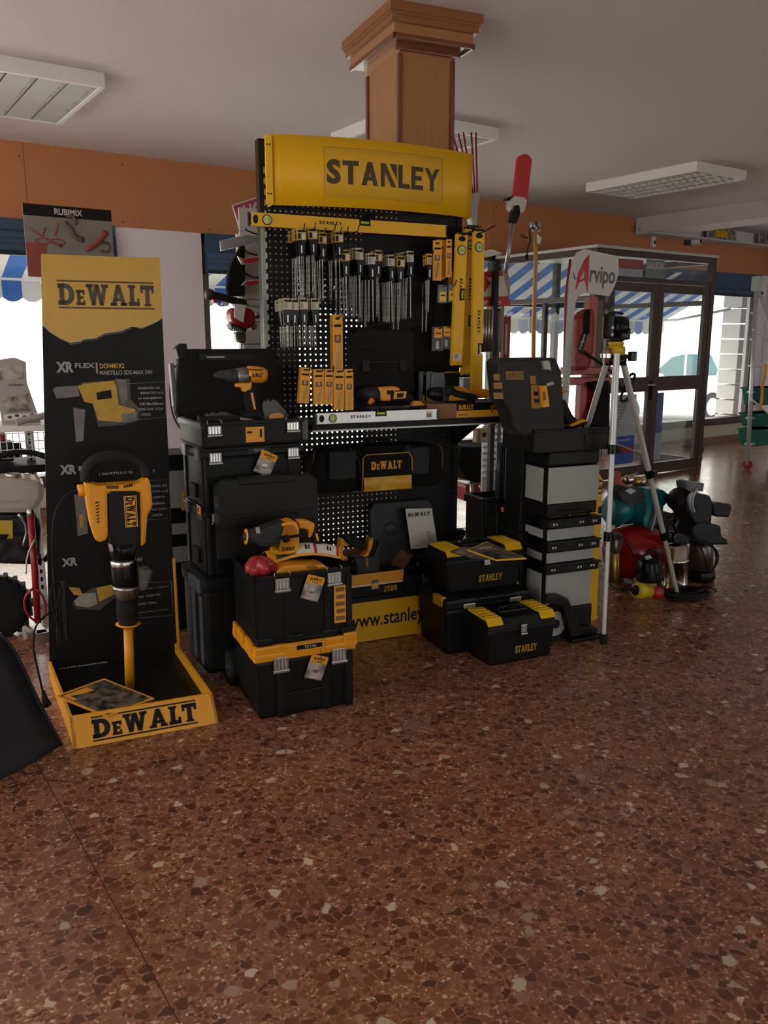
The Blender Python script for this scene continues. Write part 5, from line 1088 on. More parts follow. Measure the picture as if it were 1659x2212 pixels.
b = B(); b.hexa([(hw_-.002, 0, hh_), (hw_-.002, dp, hh_), (hw_, dp, hh_), (hw_, 0, hh_)], [(hw_+.05, .0, hh_+.07), (hw_+.05, dp, hh_+.07), (hw_+.052, dp, hh_+.07), (hw_+.052, 0, hh_+.07)], card); b.hexa([(-hw_, dp-.004, hh_), (hw_*.6, dp-.004, hh_), (hw_*.6, dp, hh_), (-hw_, dp, hh_)], [(-hw_, dp+.01, hh_+.09), (hw_*.5, dp+.01, hh_+.10), (hw_*.5, dp+.013, hh_+.10), (-hw_, dp+.013, hh_+.09)], card); b.build('flap', t)
n_ = cn_+.07
t = pthing('cordless_saw', 'yellow and black saw with loop handle standing in the open carton', 'power tool', 775, 1240, n_, z=DECK+.02); b = PB(t)
b.out([(726, 1208), (733, 1160), (745, 1165), (752, 1178), (740, 1178), (737, 1196), (752, 1205), (775, 1204), (790, 1190), (793, 1166), (803, 1160), (802, 1175), (790, 1206), (777, 1214), (768, 1212), (756, 1216), (742, 1206), (735, 1214)], n_, .05, dwy, .006); b.build('loop_frame', t)
b = PB(t); b.out([(735, 1154), (752, 1156), (790, 1170), (784, 1188), (756, 1180), (740, 1168)], n_, .06, rubber, .012); b.build('grip', t)
b = PB(t); b.out([(744, 1204), (800, 1198), (814, 1166), (818, 1172), (814, 1236), (766, 1240), (764, 1216)], n_, .09, dark, .01); b.build('motor_housing', t)
b = PB(t); b.lat((752, 1210), (766, 1217), n_-.03, [(9, 0), (10, .5), (6, 1)], blackg); q = XZ(t, [(789, 1226), (796, 1203)], n_-.048); b.push(Matrix.Translation(((q[0][0]+q[1][0])/2, n_-.048-t['_o'][1], (q[0][1]+q[1][1])/2)) @ Matrix.Rotation(-PI/2-.1, 4, 'Y')); word(b, 'DEWALT', -.026, .026, -.007, .007, 0, dwy2, True, (1,)); b.pop(); b.build('trim', t)
# black cases standing on the shelf against the panel
a = K(770, 884, PN-.14); c = K(890, 712, PN-.14)
t = thing('black_organiser', 'large black ribbed organiser case standing upright against the panel on the shelf', 'case', (a[0]+c[0])/2, PN-.14, SZ); W_ = (c[0]-a[0])/2+.02; H_ = c[2]-SZ
b = B(); b.prism([(-W_, 0), (W_, 0), (W_, H_-.03), (W_-.03, H_), (-W_+.03, H_), (-W_, H_-.03)], 0, .1, blackm, .01)
for z in (.3, .62, .8): b.box(-W_+.02, W_-.02, -.006, .004, H_*z, H_*z+.012, black, .004)
for x in (-W_*.6, W_*.6): b.box(x-.022, x+.022, -.014, 0, H_*.52, H_*.66, black, .004)
b.build('case_shell', t); b = B(); b.tube([(-.06, .04, H_-.01), (-.055, .04, H_+.03), (.055, .04, H_+.03), (.06, .04, H_-.01)], .009, black, 8, 1); b.build('carry_handle', t)
# translucent organisers
for px, lab, w_, fr in ((1018, 'front grey see-through organiser case with black handle on the shelf', 138, 1), (930, 'grey organiser case standing behind, middle one of three on the shelf', 60, 0), (914, 'leftmost grey organiser case at the back of the three on the shelf', 60, 0)):
    n_ = PN-.10 if fr else PN-.06; a = K(px-w_, 884, n_) if not fr else K(925, 880, n_); c = K(px, 803, n_)
    if not fr: a = (K(px-16, 880, n_)); c = K(px+12, 802, n_)
    t = thing('organiser_case', lab, 'case', (a[0]+c[0])/2, n_, SZ); W_ = (c[0]-a[0])/2; H_ = c[2]-SZ
    if fr:
        b = B(); b.prism([(-W_, .01), (W_, .01), (W_*.98, H_-.02), (W_*.9, H_), (W_*.45, H_), (W_*.38, H_*.55), (-W_*.30, H_*.55), (-W_*.38, H_), (-W_*.85, H_), (-W_*.95, H_-.02)], -.03, .02, smoke, .006)
        for sx in (-1, 1): b.box(sx*W_*.68-W_*.18, sx*W_*.68+W_*.18, -.036, -.029, H_*.3, H_*.85, smoke, .004)
        b.build('case_shell', t); b = B(); b.box(-W_*.30, W_*.38, -.02, .01, H_*.88, H_*.99, black, .005); b.box(-W_*.28, W_*.36, -.01, .0, H_*.56, H_*.9, blackm); b.box(-W_*.3, W_*.38, -.022, -.0, H_*.99, H_*1.01, sty, .001); b.build('carry_handle', t)
        b = B(); b.box(-.01, .02, -.036, -.03, H_*.46, H_*.54, lblk); b.box(-W_-.012, -W_+.012, -.034, .0, .02, H_*.5, sty, .003); b.build('clip', t)
    else:
        b = B(); b.at(0, 0, 0, rz=.9); b.prism([(-W_*1.2, 0), (W_*1.2, 0), (W_*1.2, H_-.02), (W_, H_), (-W_, H_), (-W_*1.2, H_-.02)], -.012, .012, smoke, .004); b.build('case_shell', t)
        b = B(); b.at(0, 0, 0, rz=.9); b.prism([(-W_*.8, .02), (W_*.8, .02), (W_*.8, H_*.9), (-W_*.8, H_*.9)], -.014, -.0125, lblk, 0); b.box(-W_*1.1, -W_*.5, -.02, -.012, .01, H_*.45, sty, .002); b.build('clip', t)
# carton on the shelf
n_ = SHN+.03; a = K(986, 905, n_); c = K(1106, 905, n_)
t = thing('carton', 'flat black and amber tool carton on the right end of the shelf', 'box', (a[0]+c[0])/2, n_, SZ); W_ = (c[0]-a[0])/2; H_ = lo(t, K(1050, 870, n_))[2]
b = B(); b.box(-W_-.13, W_, 0, .26, 0, H_, card, .001); b.box(-W_, W_, -.0008, 0, H_*.5, H_, lblk); b.box(-W_, W_, -.0008, 0, .002, H_*.5, dwy2); b.box(-W_-.002, W_, 0, .26, H_, H_+.001, lblk)
tool_logo(b, -W_*.94, -W_*.42, H_*.56, H_*.92, -.0014, dwy2, False); b.text('DWD024KS', -W_*.94, -W_*.58, H_*.16, H_*.28, -.0012, lblk, .01); b.prism([(W_*.2, H_*.8), (W_*.28, H_*.88), (W_*.50, H_*.86), (W_*.52, H_*.3), (W_*.47, H_*.3), (W_*.44, H_*.6), (W_*.3, H_*.6), (W_*.28, H_*.3), (W_*.22, H_*.3)], -.0018, -.0008, M('brown_print', (.2, .1, .02), .6)); b.build('box_walls', t)
H1 = H_
# drill lying on it
n_ = SHN+.12
t = pthing('percussion_drill', 'yellow corded drill with black side handle lying on the flat carton', 'power tool', 1000, 868, n_, z=SZ+H1+.001)
b = PB(t); b.lat((955, 852), (926, 850), n_, [(13, 0), (14, .3), (12, .7), (8, 1)], blackg); b.build('chuck', t)
b = PB(t); b.out([(950, 842), (965, 836), (995, 834), (1008, 842), (1010, 864), (955, 866), (948, 858)], n_, .075, dwy, .014); b.out([(950, 839), (968, 836), (962, 866), (951, 866)], n_-.005, .08, dark, .01); b.build('motor_housing', t)
b = PB(t); b.rod([(972, 843), (985, 850), (1026, 860)], lambda u: .016+.004*u, rubber, n_-.05, 12); b.lat((966, 840), (974, 846), n_-.05, [(8, 0), (11, .3), (10, 1)], rubber); b.build('side_handle', t)
b = PB(t); b.out([(1010, 842), (1048, 840), (1056, 846), (1054, 858), (1012, 862)], n_+.02, .05, dwy, .01); b.build('grip', t)
# opened set: grinder in a dark case with plastic wrap
n_ = SHN+.10; a = K(768, 884, n_); c = K(925, 884, n_)
t = thing('tool_case', 'low open black case holding the angle grinder, behind the silver level', 'tool case', (a[0]+c[0])/2, n_, SZ); W_ = (c[0]-a[0])/2
b = B(); b.box(-W_, W_, 0, .2, 0, .03, black, .008); b.box(-W_+.02, W_-.02, .01, .19, .028, .05, black, .012); b.build('tray', t)
for x in (-W_*.5, W_*.85): b = B(); latch(b, x, -.002, .026, .03, .03, steel, True); b.build('latch', t)
TC = SZ+.05
t = pthing('angle_grinder', 'yellow and black angle grinder lying in the low open case on the shelf', 'power tool', 835, 868, n_+.06, z=TC); m2 = n_+.06
b = PB(t); b.lat((815, 852), (776, 851), m2, [(15, 0), (16, .3), (14, .7), (8, 1)], dark); b.ball(lo(t, K(783, 853, m2)), .028, dark, (1, 1, .8)); b.build('gear_head', t)
b = PB(t); b.out([(812, 836), (852, 834), (860, 840), (858, 864), (818, 866)], m2, .07, dwy, .01); b.out([(836, 843), (850, 843), (850, 852), (836, 852)], m2-.036, .003, lblk, 0); b.build('motor_housing', t)
b = PB(t); b.out([(840, 850), (856, 842), (878, 846), (892, 858), (882, 866), (842, 866)], m2-.02, .05, rubber, .01); b.out([(852, 846), (878, 845), (876, 860), (850, 862)], m2-.048, .006, dwy, .001); b.out([(858, 850), (872, 849), (870, 858), (858, 859)], m2-.053, .004, lblk, 0); b.build('grip', t)
b = PB(t); b.rod([(776, 852), (802, 868)], .011, rubber, m2-.05); b.lat((797, 862), (804, 870), m2-.05, [(5, 0), (8, .5), (7, 1)], orange); b.build('side_handle', t)
t = pthing('measuring_tape', 'small yellow and black tape-like part at the right end of the low case', 'tool part', 900, 872, m2-.02, z=TC); b = B(); b.prism([(-.03, 0), (.04, 0), (.045, .012), (.02, .035), (-.01, .04), (-.03, .03)], -.02, .02, dwy, .006); b.build('cap', t); b = B(); b.box(-.045, .06, -.026, .026, -.0, .014, rubber, .006); b.build('base', t)
t = thing('plastic_bag', 'flattened clear wrapper under the angle grinder on the shelf', 'bag', K(840, 876, n_+.01)[0], n_+.01, TC+.002); b = B(); b.grid(lambda u, v: Vector((-.13+.28*u, -.012+.06*v, .008+.007*math.sin(14*u+5*v)+.004*math.sin(31*u))), 30, 6, film); b.build('film', t)

# ================================================================== yellow handled tool boxes, right of the display
def stanbox(label, s, n, z, w, d, h, rz=0, big=False, logo=True, fl=True):
    t = thing('toolbox', label, 'toolbox', s, n, z, rz); hw = w/2; hl = h*.26
    b = B(); b.hexa([(-hw+.02, .012, 0), (hw-.02, .012, 0), (hw-.02, d-.012, 0), (-hw+.02, d-.012, 0)], [(-hw+.006, 0, h-hl), (hw-.006, 0, h-hl), (hw-.006, d, h-hl), (-hw+.006, d, h-hl)], black, .012)
    if logo: a_ = math.atan2(.012, h-hl); b.push(Matrix.Translation((0, .0105, 0)) @ Matrix.Rotation(a_, 4, 'X')); stan_logo(b, -hw*.02-.03, -hw*.02+w*.24, h*.20, h*.36, -.0014, M('gold_ink', (.50, .30, .02), .5)); b.pop()
    b.build('body', t)
    b = B(); b.hexa([(-hw, -.006, h-hl), (hw, -.006, h-hl), (hw, d+.006, h-hl), (-hw, d+.006, h-hl)], [(-hw+.010, .022, h-.004), (hw-.010, .022, h-.004), (hw-.010, d-.022, h-.004), (-hw+.010, d-.022, h-.004)], black, .008)
    b.box(-hw-.002, hw+.002, -.009, d+.009, h-hl-.012, h-hl+.008, black, .005); b.box(-hw*.42, hw*.42, d*.35, d*.66, h-.014, h+.006, blackg, .006); b.build('lid', t)
    b = B(); b.tube([(-hw*.34, d*.5, h+.002), (-hw*.32, d*.5, h+.018), (hw*.32, d*.5, h+.018), (hw*.34, d*.5, h+.002)], .009, blackg, 8, 1); b.build('carry_handle', t)
    if fl:
        for sx in (-1, 1):
            b = B(); xa, xb = sx*hw*.97, sx*hw*.55; xa, xb = min(xa, xb), max(xa, xb)
            b.hexa([(xa, .001, h-.034), (xb, .001, h-.034), (xb, .03, h-.008), (xa, .03, h-.008)], [(xa, -.002, h-.028), (xb, -.002, h-.028), (xb, .026, h+.003), (xa, .026, h+.003)], styp, .001)
            b.box(xa, xb, .028, d-.035, h-.012, h+.002, styp, .003)
            for k in range(4): y = .045+k*(d-.10)/4; b.box(xa+.006, xb-.006, y, y+.006, h+.0015, h+.006, styp, .002)
            b.build('organiser_lid', t)
    b = B(); latch(b, 0.0, -.008, h-hl-.004, .034, .055); b.build('latch', t); return t
q0, q1, q2 = KF(1060, 1443), KF(1200, 1415), KF(1008, 1402)
SBN = (q0[1]+q1[1])/2; sbh = K(1054, 1350, SBN)[2]+.02; sbw = K(1201, 1350, SBN)[0]-K(1053, 1350, SBN)[0]; sbs = (K(1201, 1350, SBN)[0]+K(1053, 1350, SBN)[0])/2
t3 = stanbox('small black toolbox with two yellow lid tops, nearest on the floor', sbs, SBN, 0, sbw, .245, sbh, 0)
# larger one behind
q = KF(965, 1418); LBN = q[1]; lx0 = K(963, 1350, LBN)[0]; lx1 = K(1143, 1330, LBN)[0]; lh = K(965, 1296, LBN)[2]; LD = .33
t = thing('toolbox', 'larger black rolling toolbox behind the small one, another toolbox on its lid', 'toolbox', (lx0+lx1)/2, LBN, 0); hw = (lx1-lx0)/2
b = B(); b.hexa([(-hw+.02, .012, 0), (hw-.02, .012, 0), (hw-.02, LD-.01, 0), (-hw+.02, LD-.01, 0)], [(-hw, 0, lh-.06), (hw, 0, lh-.06), (hw, LD, lh-.06), (-hw, LD, lh-.06)], black, .016); b.build('body', t)
b = B(); b.box(-hw-.006, hw+.006, -.008, LD+.006, lh-.065, lh-.004, black, .016); b.box(-hw*.3, hw*.62, -.016, .02, lh-.035, lh-.008, blackg, .006); b.build('lid', t)
for sx, xx in ((-1, -hw*.50), (1, hw*.60)):
    b = B(); b.box(xx-.035, xx+.035, -.020, .004, lh-.055, lh-.03, steel, .004); [b.box(xx-.026+.014*k, xx-.02+.014*k, -.0225, -.019, lh-.053, lh-.032, chrome, .001) for k in range(4)]; b.build('latch', t)
b = B(); b.box(-hw-.012, -hw+.02, .03, .13, lh-.05, lh+.002, M('amber_pad', (.62, .30, .01), .45), .008); b.build('side_handle', t); b = B(); b.box(hw-.03, hw+.008, .12, .2, lh-.02, lh+.004, styp, .006); b.build('side_handle', t)
lb_n = LBN+.07; ta = K(940, 1290, lb_n); tb = K(1131, 1290, lb_n); th_ = K(990, 1193, lb_n)[2]-lh+.01
t = stanbox('black toolbox with magazines on top, stacked on the larger toolbox', (K(963, 1280, lb_n)[0]+K(1128, 1262, lb_n)[0])/2, lb_n, lh, K(1128, 1262, lb_n)[0]-K(963, 1280, lb_n)[0], .24, th_, 0)
TT = lh+th_+.006
sheet('glossy yellow-edged magazine on top of the upper toolbox, rightmost and uppermost', [(1010, 1190), (1072, 1212), (1137, 1208), (1050, 1172)], TT+.016, picdk, styp, [(.1, .3, .15, .8, picmd), (.35, .5, .55, .8, M('pale_teal_print', (.3, .4, .4), .5))], zs=(TT+.03, TT+.018, TT+.018, TT+.03))
sheet('grey covered magazine lying under the yellow edged one on the toolbox', [(972, 1193), (1030, 1211), (1072, 1208), (1005, 1182)], TT+.002, picmd, picdk, None)
# white crumpled parts behind it on the floor are left for the background group

# ------------------------------------------------------------------ rolling work centre
CN_ = (KF(1285, 1370)[1]+KF(1200, 1378)[1])/2; cx0, cx1 = K(1176, 1240, CN_)[0], K(1284, 1220, CN_)[0]
cxl = K(1205, 1330, CN_)[0]; t = thing('rolling_work_centre', 'tall black and grey rolling work centre with drawers, right of the display', 'tool trolley', (cx0+cx1)/2, CN_, 0); hw = (cx1-cx0)/2; WD = .30
def zc(y, x=1240): return K(x, y, CN_)[2]
zb = [zc(1345), zc(1222), zc(1195), zc(1172), zc(1152), zc(1132), zc(1112), zc(1085), zc(1005), zc(975)]
def seg2(name, z0, z1, inset, panel):
    b = B(); b.box(-hw+inset, hw-inset, inset*.3, WD, z0, z1, black, .008)
    if panel: b.box(-hw+inset+.002, hw-inset-.006, inset*.3-.006, .03, z0+.004, z1-.002, grey, .004); b.box(-hw+inset-.004, -hw+inset+.01, .04, WD-.03, z0+.01, z1-.01, grey, .004)
    b.build(name, t)
def dhan(z0, z1):
    b = B(); b.box(-hw-.008, hw+.008, -.03, .04, z0, z1, black, .008); b.box(-hw-.012, hw+.012, -.036, -.02, z1-.012, z1, black, .004)
    for u in (.10, .62, .88): x = -hw+2*hw*u; b.box(x-.012, x-.002, -.0325, -.0295, (z0+z1)/2-.006, (z0+z1)/2+.006, lwht, .001); b.cyl((x+.010, -.0325, (z0+z1)/2), (x+.010, -.029, (z0+z1)/2), .006, lwht, seg=8)
    b.box(-hw+2*hw*.28, -hw+2*hw*.31, -.0325, -.0295, (z0+z1)/2-.006, (z0+z1)/2+.006, lblk); b.build('drawer_handle', t)
zbot = zc(1345); seg2('base_bin', .02, zc(1310), .0, False); seg2('base_bin', zc(1310), zc(1232), .012, True)
dhan(zc(1232), zc(1212)); seg2('drawer', zc(1212), zc(1188), .008, True); dhan(zc(1186), zc(1164)); seg2('drawer', zc(1164), zc(1138), .008, True); dhan(zc(1136), zc(1116)); 
seg2('box_base', zc(1112), zc(1086), .004, False); seg2('top_box', zc(1086), zc(1006), -.002, True); seg2('top_lid', zc(1004), zc(975), .002, False)
b = B(); b.tube([(-.06, -.03, zc(1116)), (-.06, -.055, zc(1100)), (.07, -.055, zc(1100)), (.07, -.03, zc(1116))], .009, black, 8); b.build('carry_handle', t)
b = B(); wx = lo(t, K(1192, 1330, CN_))[0]; wr = .105
b.cyl((wx-.025, .0, wr), (wx+.03, .0, wr), wr, rubber, seg=32); b.cyl((wx-.03, 0, wr), (wx+.034, 0, wr), wr*.66, grey, seg=24); b.cyl((wx-.034, 0, wr), (wx+.038, 0, wr), wr*.25, black, seg=16)
b.v = [(wx+(v[1])*1.0, (v[0]-wx)*1.0-.005, v[2]) for v in b.v]; b.build('wheel', t)
b = PB(t); f_ = CN_-.05; b.out([(1172, 1292), (1180, 1284), (1206, 1283), (1222, 1290), (1232, 1312), (1250, 1352), (1284, 1352), (1286, 1366), (1226, 1374), (1219, 1344), (1212, 1312), (1196, 1304), (1178, 1302)], f_, .05, black, .008); b.build('mud_guard', t)
b = B(); b.box(-.03, hw+.01, -.09, .0, .0, .02, black, .006); b.build('foot', t)
zt_ = zc(975)
# open case on top: tray + lid
n_ = CN_-.01; a = K(1152, 975, n_); c = K(1326, 975, n_); zt2 = K(1240, 926, n_)[2]
t = thing('open_tool_case', 'black open case lying on the rolling work centre, its lid standing up at left', 'tool case', (cx0+cx1)/2, n_, zt_+.002); x0, x1 = lo(t, a)[0], lo(t, c)[0]; h_ = zt2-zt_
b = B(); b.box(x0, x1, 0, .3, 0, .012, black, .004); b.box(x0, x1, 0, .012, 0, h_, black, .005); b.box(x0, x1, .288, .3, 0, h_, black, .005); b.box(x0, x0+.012, 0, .3, 0, h_, black, .004); b.box(x1-.012, x1, 0, .3, 0, h_, black, .004)
b.box(x1*.2, x1*.8, -.006, .004, h_*.2, h_*.75, black, .004); b.box(x0, x1, -.006, .01, h_-.014, h_, black, .004); b.box(x0+.01, x1-.01, .01, .29, h_*.5, h_*.7, blackm, .01); b.build('tray', t)
# upright lid-case standing left (closed case seen upright with stickers)
n_ = CN_+.02
t = pthing('upright_tool_case', 'upright dark tool case with amber stickers right of the shelf carton', 'tool case', 1130, 935, n_, z=K(1130, 934, n_)[2]-.02)
b = PB(t); b.out([(1062, 780), (1072, 773), (1185, 772), (1197, 800), (1207, 935), (1112, 940), (1096, 925), (1088, 890), (1070, 860)], n_+.05, .13, M('charcoal_case', (.022, .022, .02), .5), .014)
b.out([(1168, 780), (1183, 778), (1188, 800), (1172, 798)], n_-.02, .03, pale, .003); b.out([(1178, 828), (1192, 823), (1195, 830), (1181, 835)], n_-.02, .02, pale, .002); b.build('case_shell', t)
b = PB(t); sn = n_-.0165; am2 = M('worn_amber_sticker', (.34, .17, .03), .6, var=.4, scale=60)
def stick(x0, y0, x1, y1, m): b.out([(x0, y1), (x1, y1), (x1-1, y0), (x0-1, y0)], sn, .002, m, 0)
stick(1094, 802, 1131, 820, am2); stick(1067, 808, 1080, 822, am2); stick(1067, 826, 1085, 840, am2); stick(1067, 848, 1087, 862, am2); stick(1146, 812, 1158, 830, am2); stick(1148, 832, 1168, 882, am2); b.build('sticker', t)
b = PB(t); q = XZ(t, [(1096, 818), (1129, 804)], sn); word(b, 'DEWALT', q[0][0], q[1][0], q[0][1], q[1][1], sn-.0016-t['_o'][1], faded_ := M('faded_black_print', (.07, .055, .03), .5), True, (1,)); b.out([(1152, 846), (1162, 846), (1163, 854), (1153, 854)], sn-.002, .001, lblk, 0); b.out([(1154, 862), (1164, 862), (1164, 870), (1155, 870)], sn-.002, .001, lblk, 0); b.build('sticker_print', t)
b = PB(t); b.out([(1168, 834), (1178, 832), (1184, 878), (1172, 880)], n_-.03, .03, dwy2, .003); b.out([(1172, 846), (1177, 845), (1179, 864), (1174, 865)], n_-.048, .004, card, .001); b.build('amber_latch', t)
# cordless grease gun style tool with yellow battery in the tray
n_ = CN_+.10
t = pthing('angle_drill', 'black tool with yellow battery base leaning in the case tray, by the tripod', 'power tool', 1230, 925, n_, z=zt2-.03)
b = PB(t); b.out([(1207, 866), (1216, 862), (1232, 896), (1244, 906), (1222, 918), (1206, 882)], n_, .05, rubber, .012); b.build('grip', t)
b = PB(t); b.out([(1222, 916), (1252, 904), (1261, 907), (1258, 916), (1228, 926)], n_, .075, dwy, .006); b.out([(1226, 921), (1258, 909), (1260, 914), (1230, 926)], n_-.01, .08, blackg, .003); b.build('battery', t)
b = PB(t); b.lat((1200, 846), (1214, 842), n_, [(8, 0), (8.5, .5), (8.5, 1)], dwy); b.lat((1213, 842), (1215, 842), n_, [(6, 0), (6, 1)], lblk); b.build('light_ring', t)
bag('crumpled white paper and film in the tray behind the yellow battery', 1246, 905, CN_+.17, .05, .05, paper, zt2-.03)

# dark stack between display and work centre
n_ = 3.62*QF
t = thing('tool_case', 'black tool cart with amber button standing between the display and the work centre', 'tool cart', K(1110, 1200, n_)[0], n_, 0)
b = PB(t); x0, x1 = lo(t, K(1068, 1200, n_))[0], lo(t, K(1190, 1200, n_))[0]; ztp = lo(t, K(1090, 1085, n_))[2]; b.box(x0+.0, x1, 0, .35, .03, ztp, black, .015); b.box(x0-.01, x1+.01, -.012, .36, ztp-.05, ztp, black, .012); b.build('body', t)
b = PB(t); b.out([(1082, 1096), (1099, 1094), (1100, 1104), (1084, 1106)], n_-.015, .012, dwy, .003); b.build('amber_button', t)
b = PB(t); fx = lo(t, K(1050, 1150, n_))[0]; zz1 = lo(t, K(1050, 1078, n_))[2]; b.box(fx-.01, fx+.012, 0, .03, .2, zz1, black, .004); b.box(fx-.01, x0+.02, 0, .03, zz1-.09, zz1, black, .008); b.box(fx-.01, x0+.02, 0, .03, zz1*.52, zz1*.62, black, .006); b.box(fx-.01, x0+.02, 0, .03, .18, .24, black, .006); b.box(fx+.07, x0+.02, .0, .03, .2, zz1, black, .004); b.build('open_frame', t)
b = PB(t); b.rod([(1075, 1080), (1080, 955)], .02, M('blue_grey_channel', (.06, .09, .12), .35, .3), n_+.1, 4); b.rod([(1092, 1082), (1098, 955)], .03, blackm, n_+.1, 4); b.build('channel', t)
b = PB(t); b.out([(1104, 1088), (1112, 958), (1122, 958), (1116, 1088)], n_+.06, .05, M('brown_grey_strip', (.07, .065, .05), .5), .002); b.lat((1121, 1089), (1128, 960), n_+.04, [(7, 0), (7, 1)], M('pale_tube', (.22, .19, .17), .4, .3)); b.build('telescopic_handle', t)
t = thing('tool_case', 'plain black case stack standing behind the left side of the work centre', 'tool case', K(1150, 1200, 3.45*QF)[0], 3.42*QF, 0)
b = B(); b.box(-.10, .035, 0, .19, 0, .56, black, .012); b.box(-.10, .035, .02, .19, .565, K(1150, 940, 3.45*QF)[2]-.03, black, .012); b.build('body', t)
b = B(); b.box(-.11, .04, -.01, .20, .53, .575, black, .008); b.build('rim', t)
# yellow cardboard column beside the trolley
n_ = KF(1290, 1338)[1]; t = pthing('yellow_carton_column', 'tall narrow yellow cardboard column standing behind the work centre, sideways lettering', 'display board', 1290, 1336, n_, z=0)
b = PB(t); z1 = lo(t, K(1290, 1022, n_))[2]; x0, x1 = lo(t, K(1262, 1300, n_))[0], lo(t, K(1289, 1336, n_))[0]; xt = lo(t, K(1302, 1045, n_))[0]
b.prism([(x0, 0), (x1, 0), (xt-.0, z1-.08), (xt-.0, z1-.04), (xt-.03, z1), (x0, z1)], 0, .12, sty, .002); b.build('column_body', t)
b = PB(t); a0, a1 = K(1296, 1068, n_-.004), K(1297, 1036, n_-.004); q = XZ(t, [(1297, 1066), (1297, 1034)], n_); 
b.push(Matrix.Translation((q[0][0]-.004, -.0006, (q[0][1]+q[1][1])/2)) @ Matrix.Rotation(-PI/2, 4, 'Y')); word(b, 'LEY', -.045, .045, -.016, .016, 0, lblk); b.pop()
q = XZ(t, [(1295, 1110), (1295, 1090)], n_); b.box(q[0][0]-.012, q[0][0]+.012, -.001, 0, q[0][1], q[1][1]-.01, lblk, 0); b.build('lettering', t)

# ================================================================== laser level on its tripod
A0 = KF(1303, 1390); A1 = KF(1467, 1297); TPx = K(1330, 768, A0[1]+.14); tn = A0[1]+.14
t = thing('laser_tripod', 'silver and black laser tripod standing right of the work centre', 'tripod', TPx[0], tn, 0)
head = Vector((0, 0, TPx[2])); tm = M('pale_tube_leg', (.62, .64, .62), .35, .3)
def leg(foot, r=.0155, m=tm, cl=(.32, .62)):
    f = Vector(lo(t, foot)); h0 = head+Vector((f.x, f.y, 0)).normalized()*.05+Vector((0, 0, .01)); 
    b = B(); b.cyl(h0, h0.lerp(f, cl[0]), r, m, seg=14); b.cyl(h0.lerp(f, cl[0]), h0.lerp(f, cl[1]), r*.87, m, seg=14); b.cyl(h0.lerp(f, cl[1]), f, r*.72, m, seg=14); L = b.build('leg', t)
    for c_ in cl: b = B(); p = h0.lerp(f, c_); d = (f-h0).normalized(); b.cyl(p-d*.025, p+d*.025, r*1.5, blackg, seg=12); p2 = p+Vector((r*1.3, -r, 0)); b.box(p2.x-.01, p2.x+.016, p2.y-.012, p2.y+.012, p2.z-.02, p2.z+.015, blackg, .003); b.build('clamp', L)
    b = B(); b.cyl(h0.lerp(f, .965), f, r*1.25, rubber, seg=12); b.build('rubber_foot', L); return L
leg(A0, .0165, cl=(.32, .62)); leg(A1, .0165, cl=(.44, .70)); third = (TPx[0]-.02, tn+.62, 0)
leg(third, .0155)
b = B(); b.cyl((0, 0, TPx[2]-.5), (0, 0, TPx[2]+.04), .013, tm, seg=12); b.build('centre_column', t)
b = B()
for ft in (A0, A1, third):
    f = Vector(lo(t, ft)); p = head.lerp(f, .36); b.cyl((0, 0, TPx[2]-.45), tuple(p), .004, steel, seg=8)
b.build('brace', t)
b = B(); b.lathe([(.055, -.05), (.058, -.02), (.05, .0), (.03, .01)], blackg, tuple(head)); b.lathe([(.045, 0), (.048, .03), (.045, .045), (.035, .05)], M('tripod_yellow', (.62, .38, .01), .4), tuple(head)); b.cyl((head.x+.04, head.y, head.z), (head.x+.10, head.y-.01, head.z-.01), .011, blackg); b.box(.085, .125, -.02, .01, head.z-.03, head.z+.02, blackg, .006); b.build('head', t)
zh = TPx[2]+.05
t = thing('laser_level', 'round black rotating laser level mounted on top of the tripod', 'laser level', TPx[0], tn, zh)
b = B(); b.lathe([(.034, 0), (.04, .01), (.04, .02)], M('tripod_yellow', (.6, .4, .01), .4)); b.lathe([(.03, .02), (.045, .03), (.05, .04)], blackg); b.build('turntable', t)
H3 = K(1330, 676, tn)[2]-zh
b = B(); b.lathe([(.03, -.035), (.052, -.03), (.055, 0), (.052, .035), (.03, .04)], blackg, (.012, .0, H3*.58), (1, -.35, 0), 28); b.box(-.005, .055, -.045, .045, .03, H3*.55, blackg, .012); b.box(.052, .058, -.012, .008, H3*.38, H3*.41, lwht); b.build('laser_body', t)
b = B(); b.box(-.075, -.035, -.03, .03, .035, H3*.98, blackg, .012); b.cyl((-.055, -.034, H3*.55), (-.055, -.029, H3*.55), .008, lwht, seg=12); b.cyl((-.055, -.034, H3*.34), (-.055, -.029, H3*.34), .008, lwht, seg=12); b.tube([(-.055, 0, H3*.97), (-.02, 0, H3*1.03), (.03, 0, H3*.98)], .007, blackg, 8, 1); b.build('control_panel', t)
b = B(); b.cyl((-.07, -.01, -.06), (-.07, -.01, -.04), .028, chrome, seg=16); b.lathe([(.012, -.09), (.018, -.05), (.012, -.01)], copper_ := M('coppery_metal', (.5, .3, .18), .3, .9), (-.07, -.02, 0)); b.build('fine_adjuster', t)
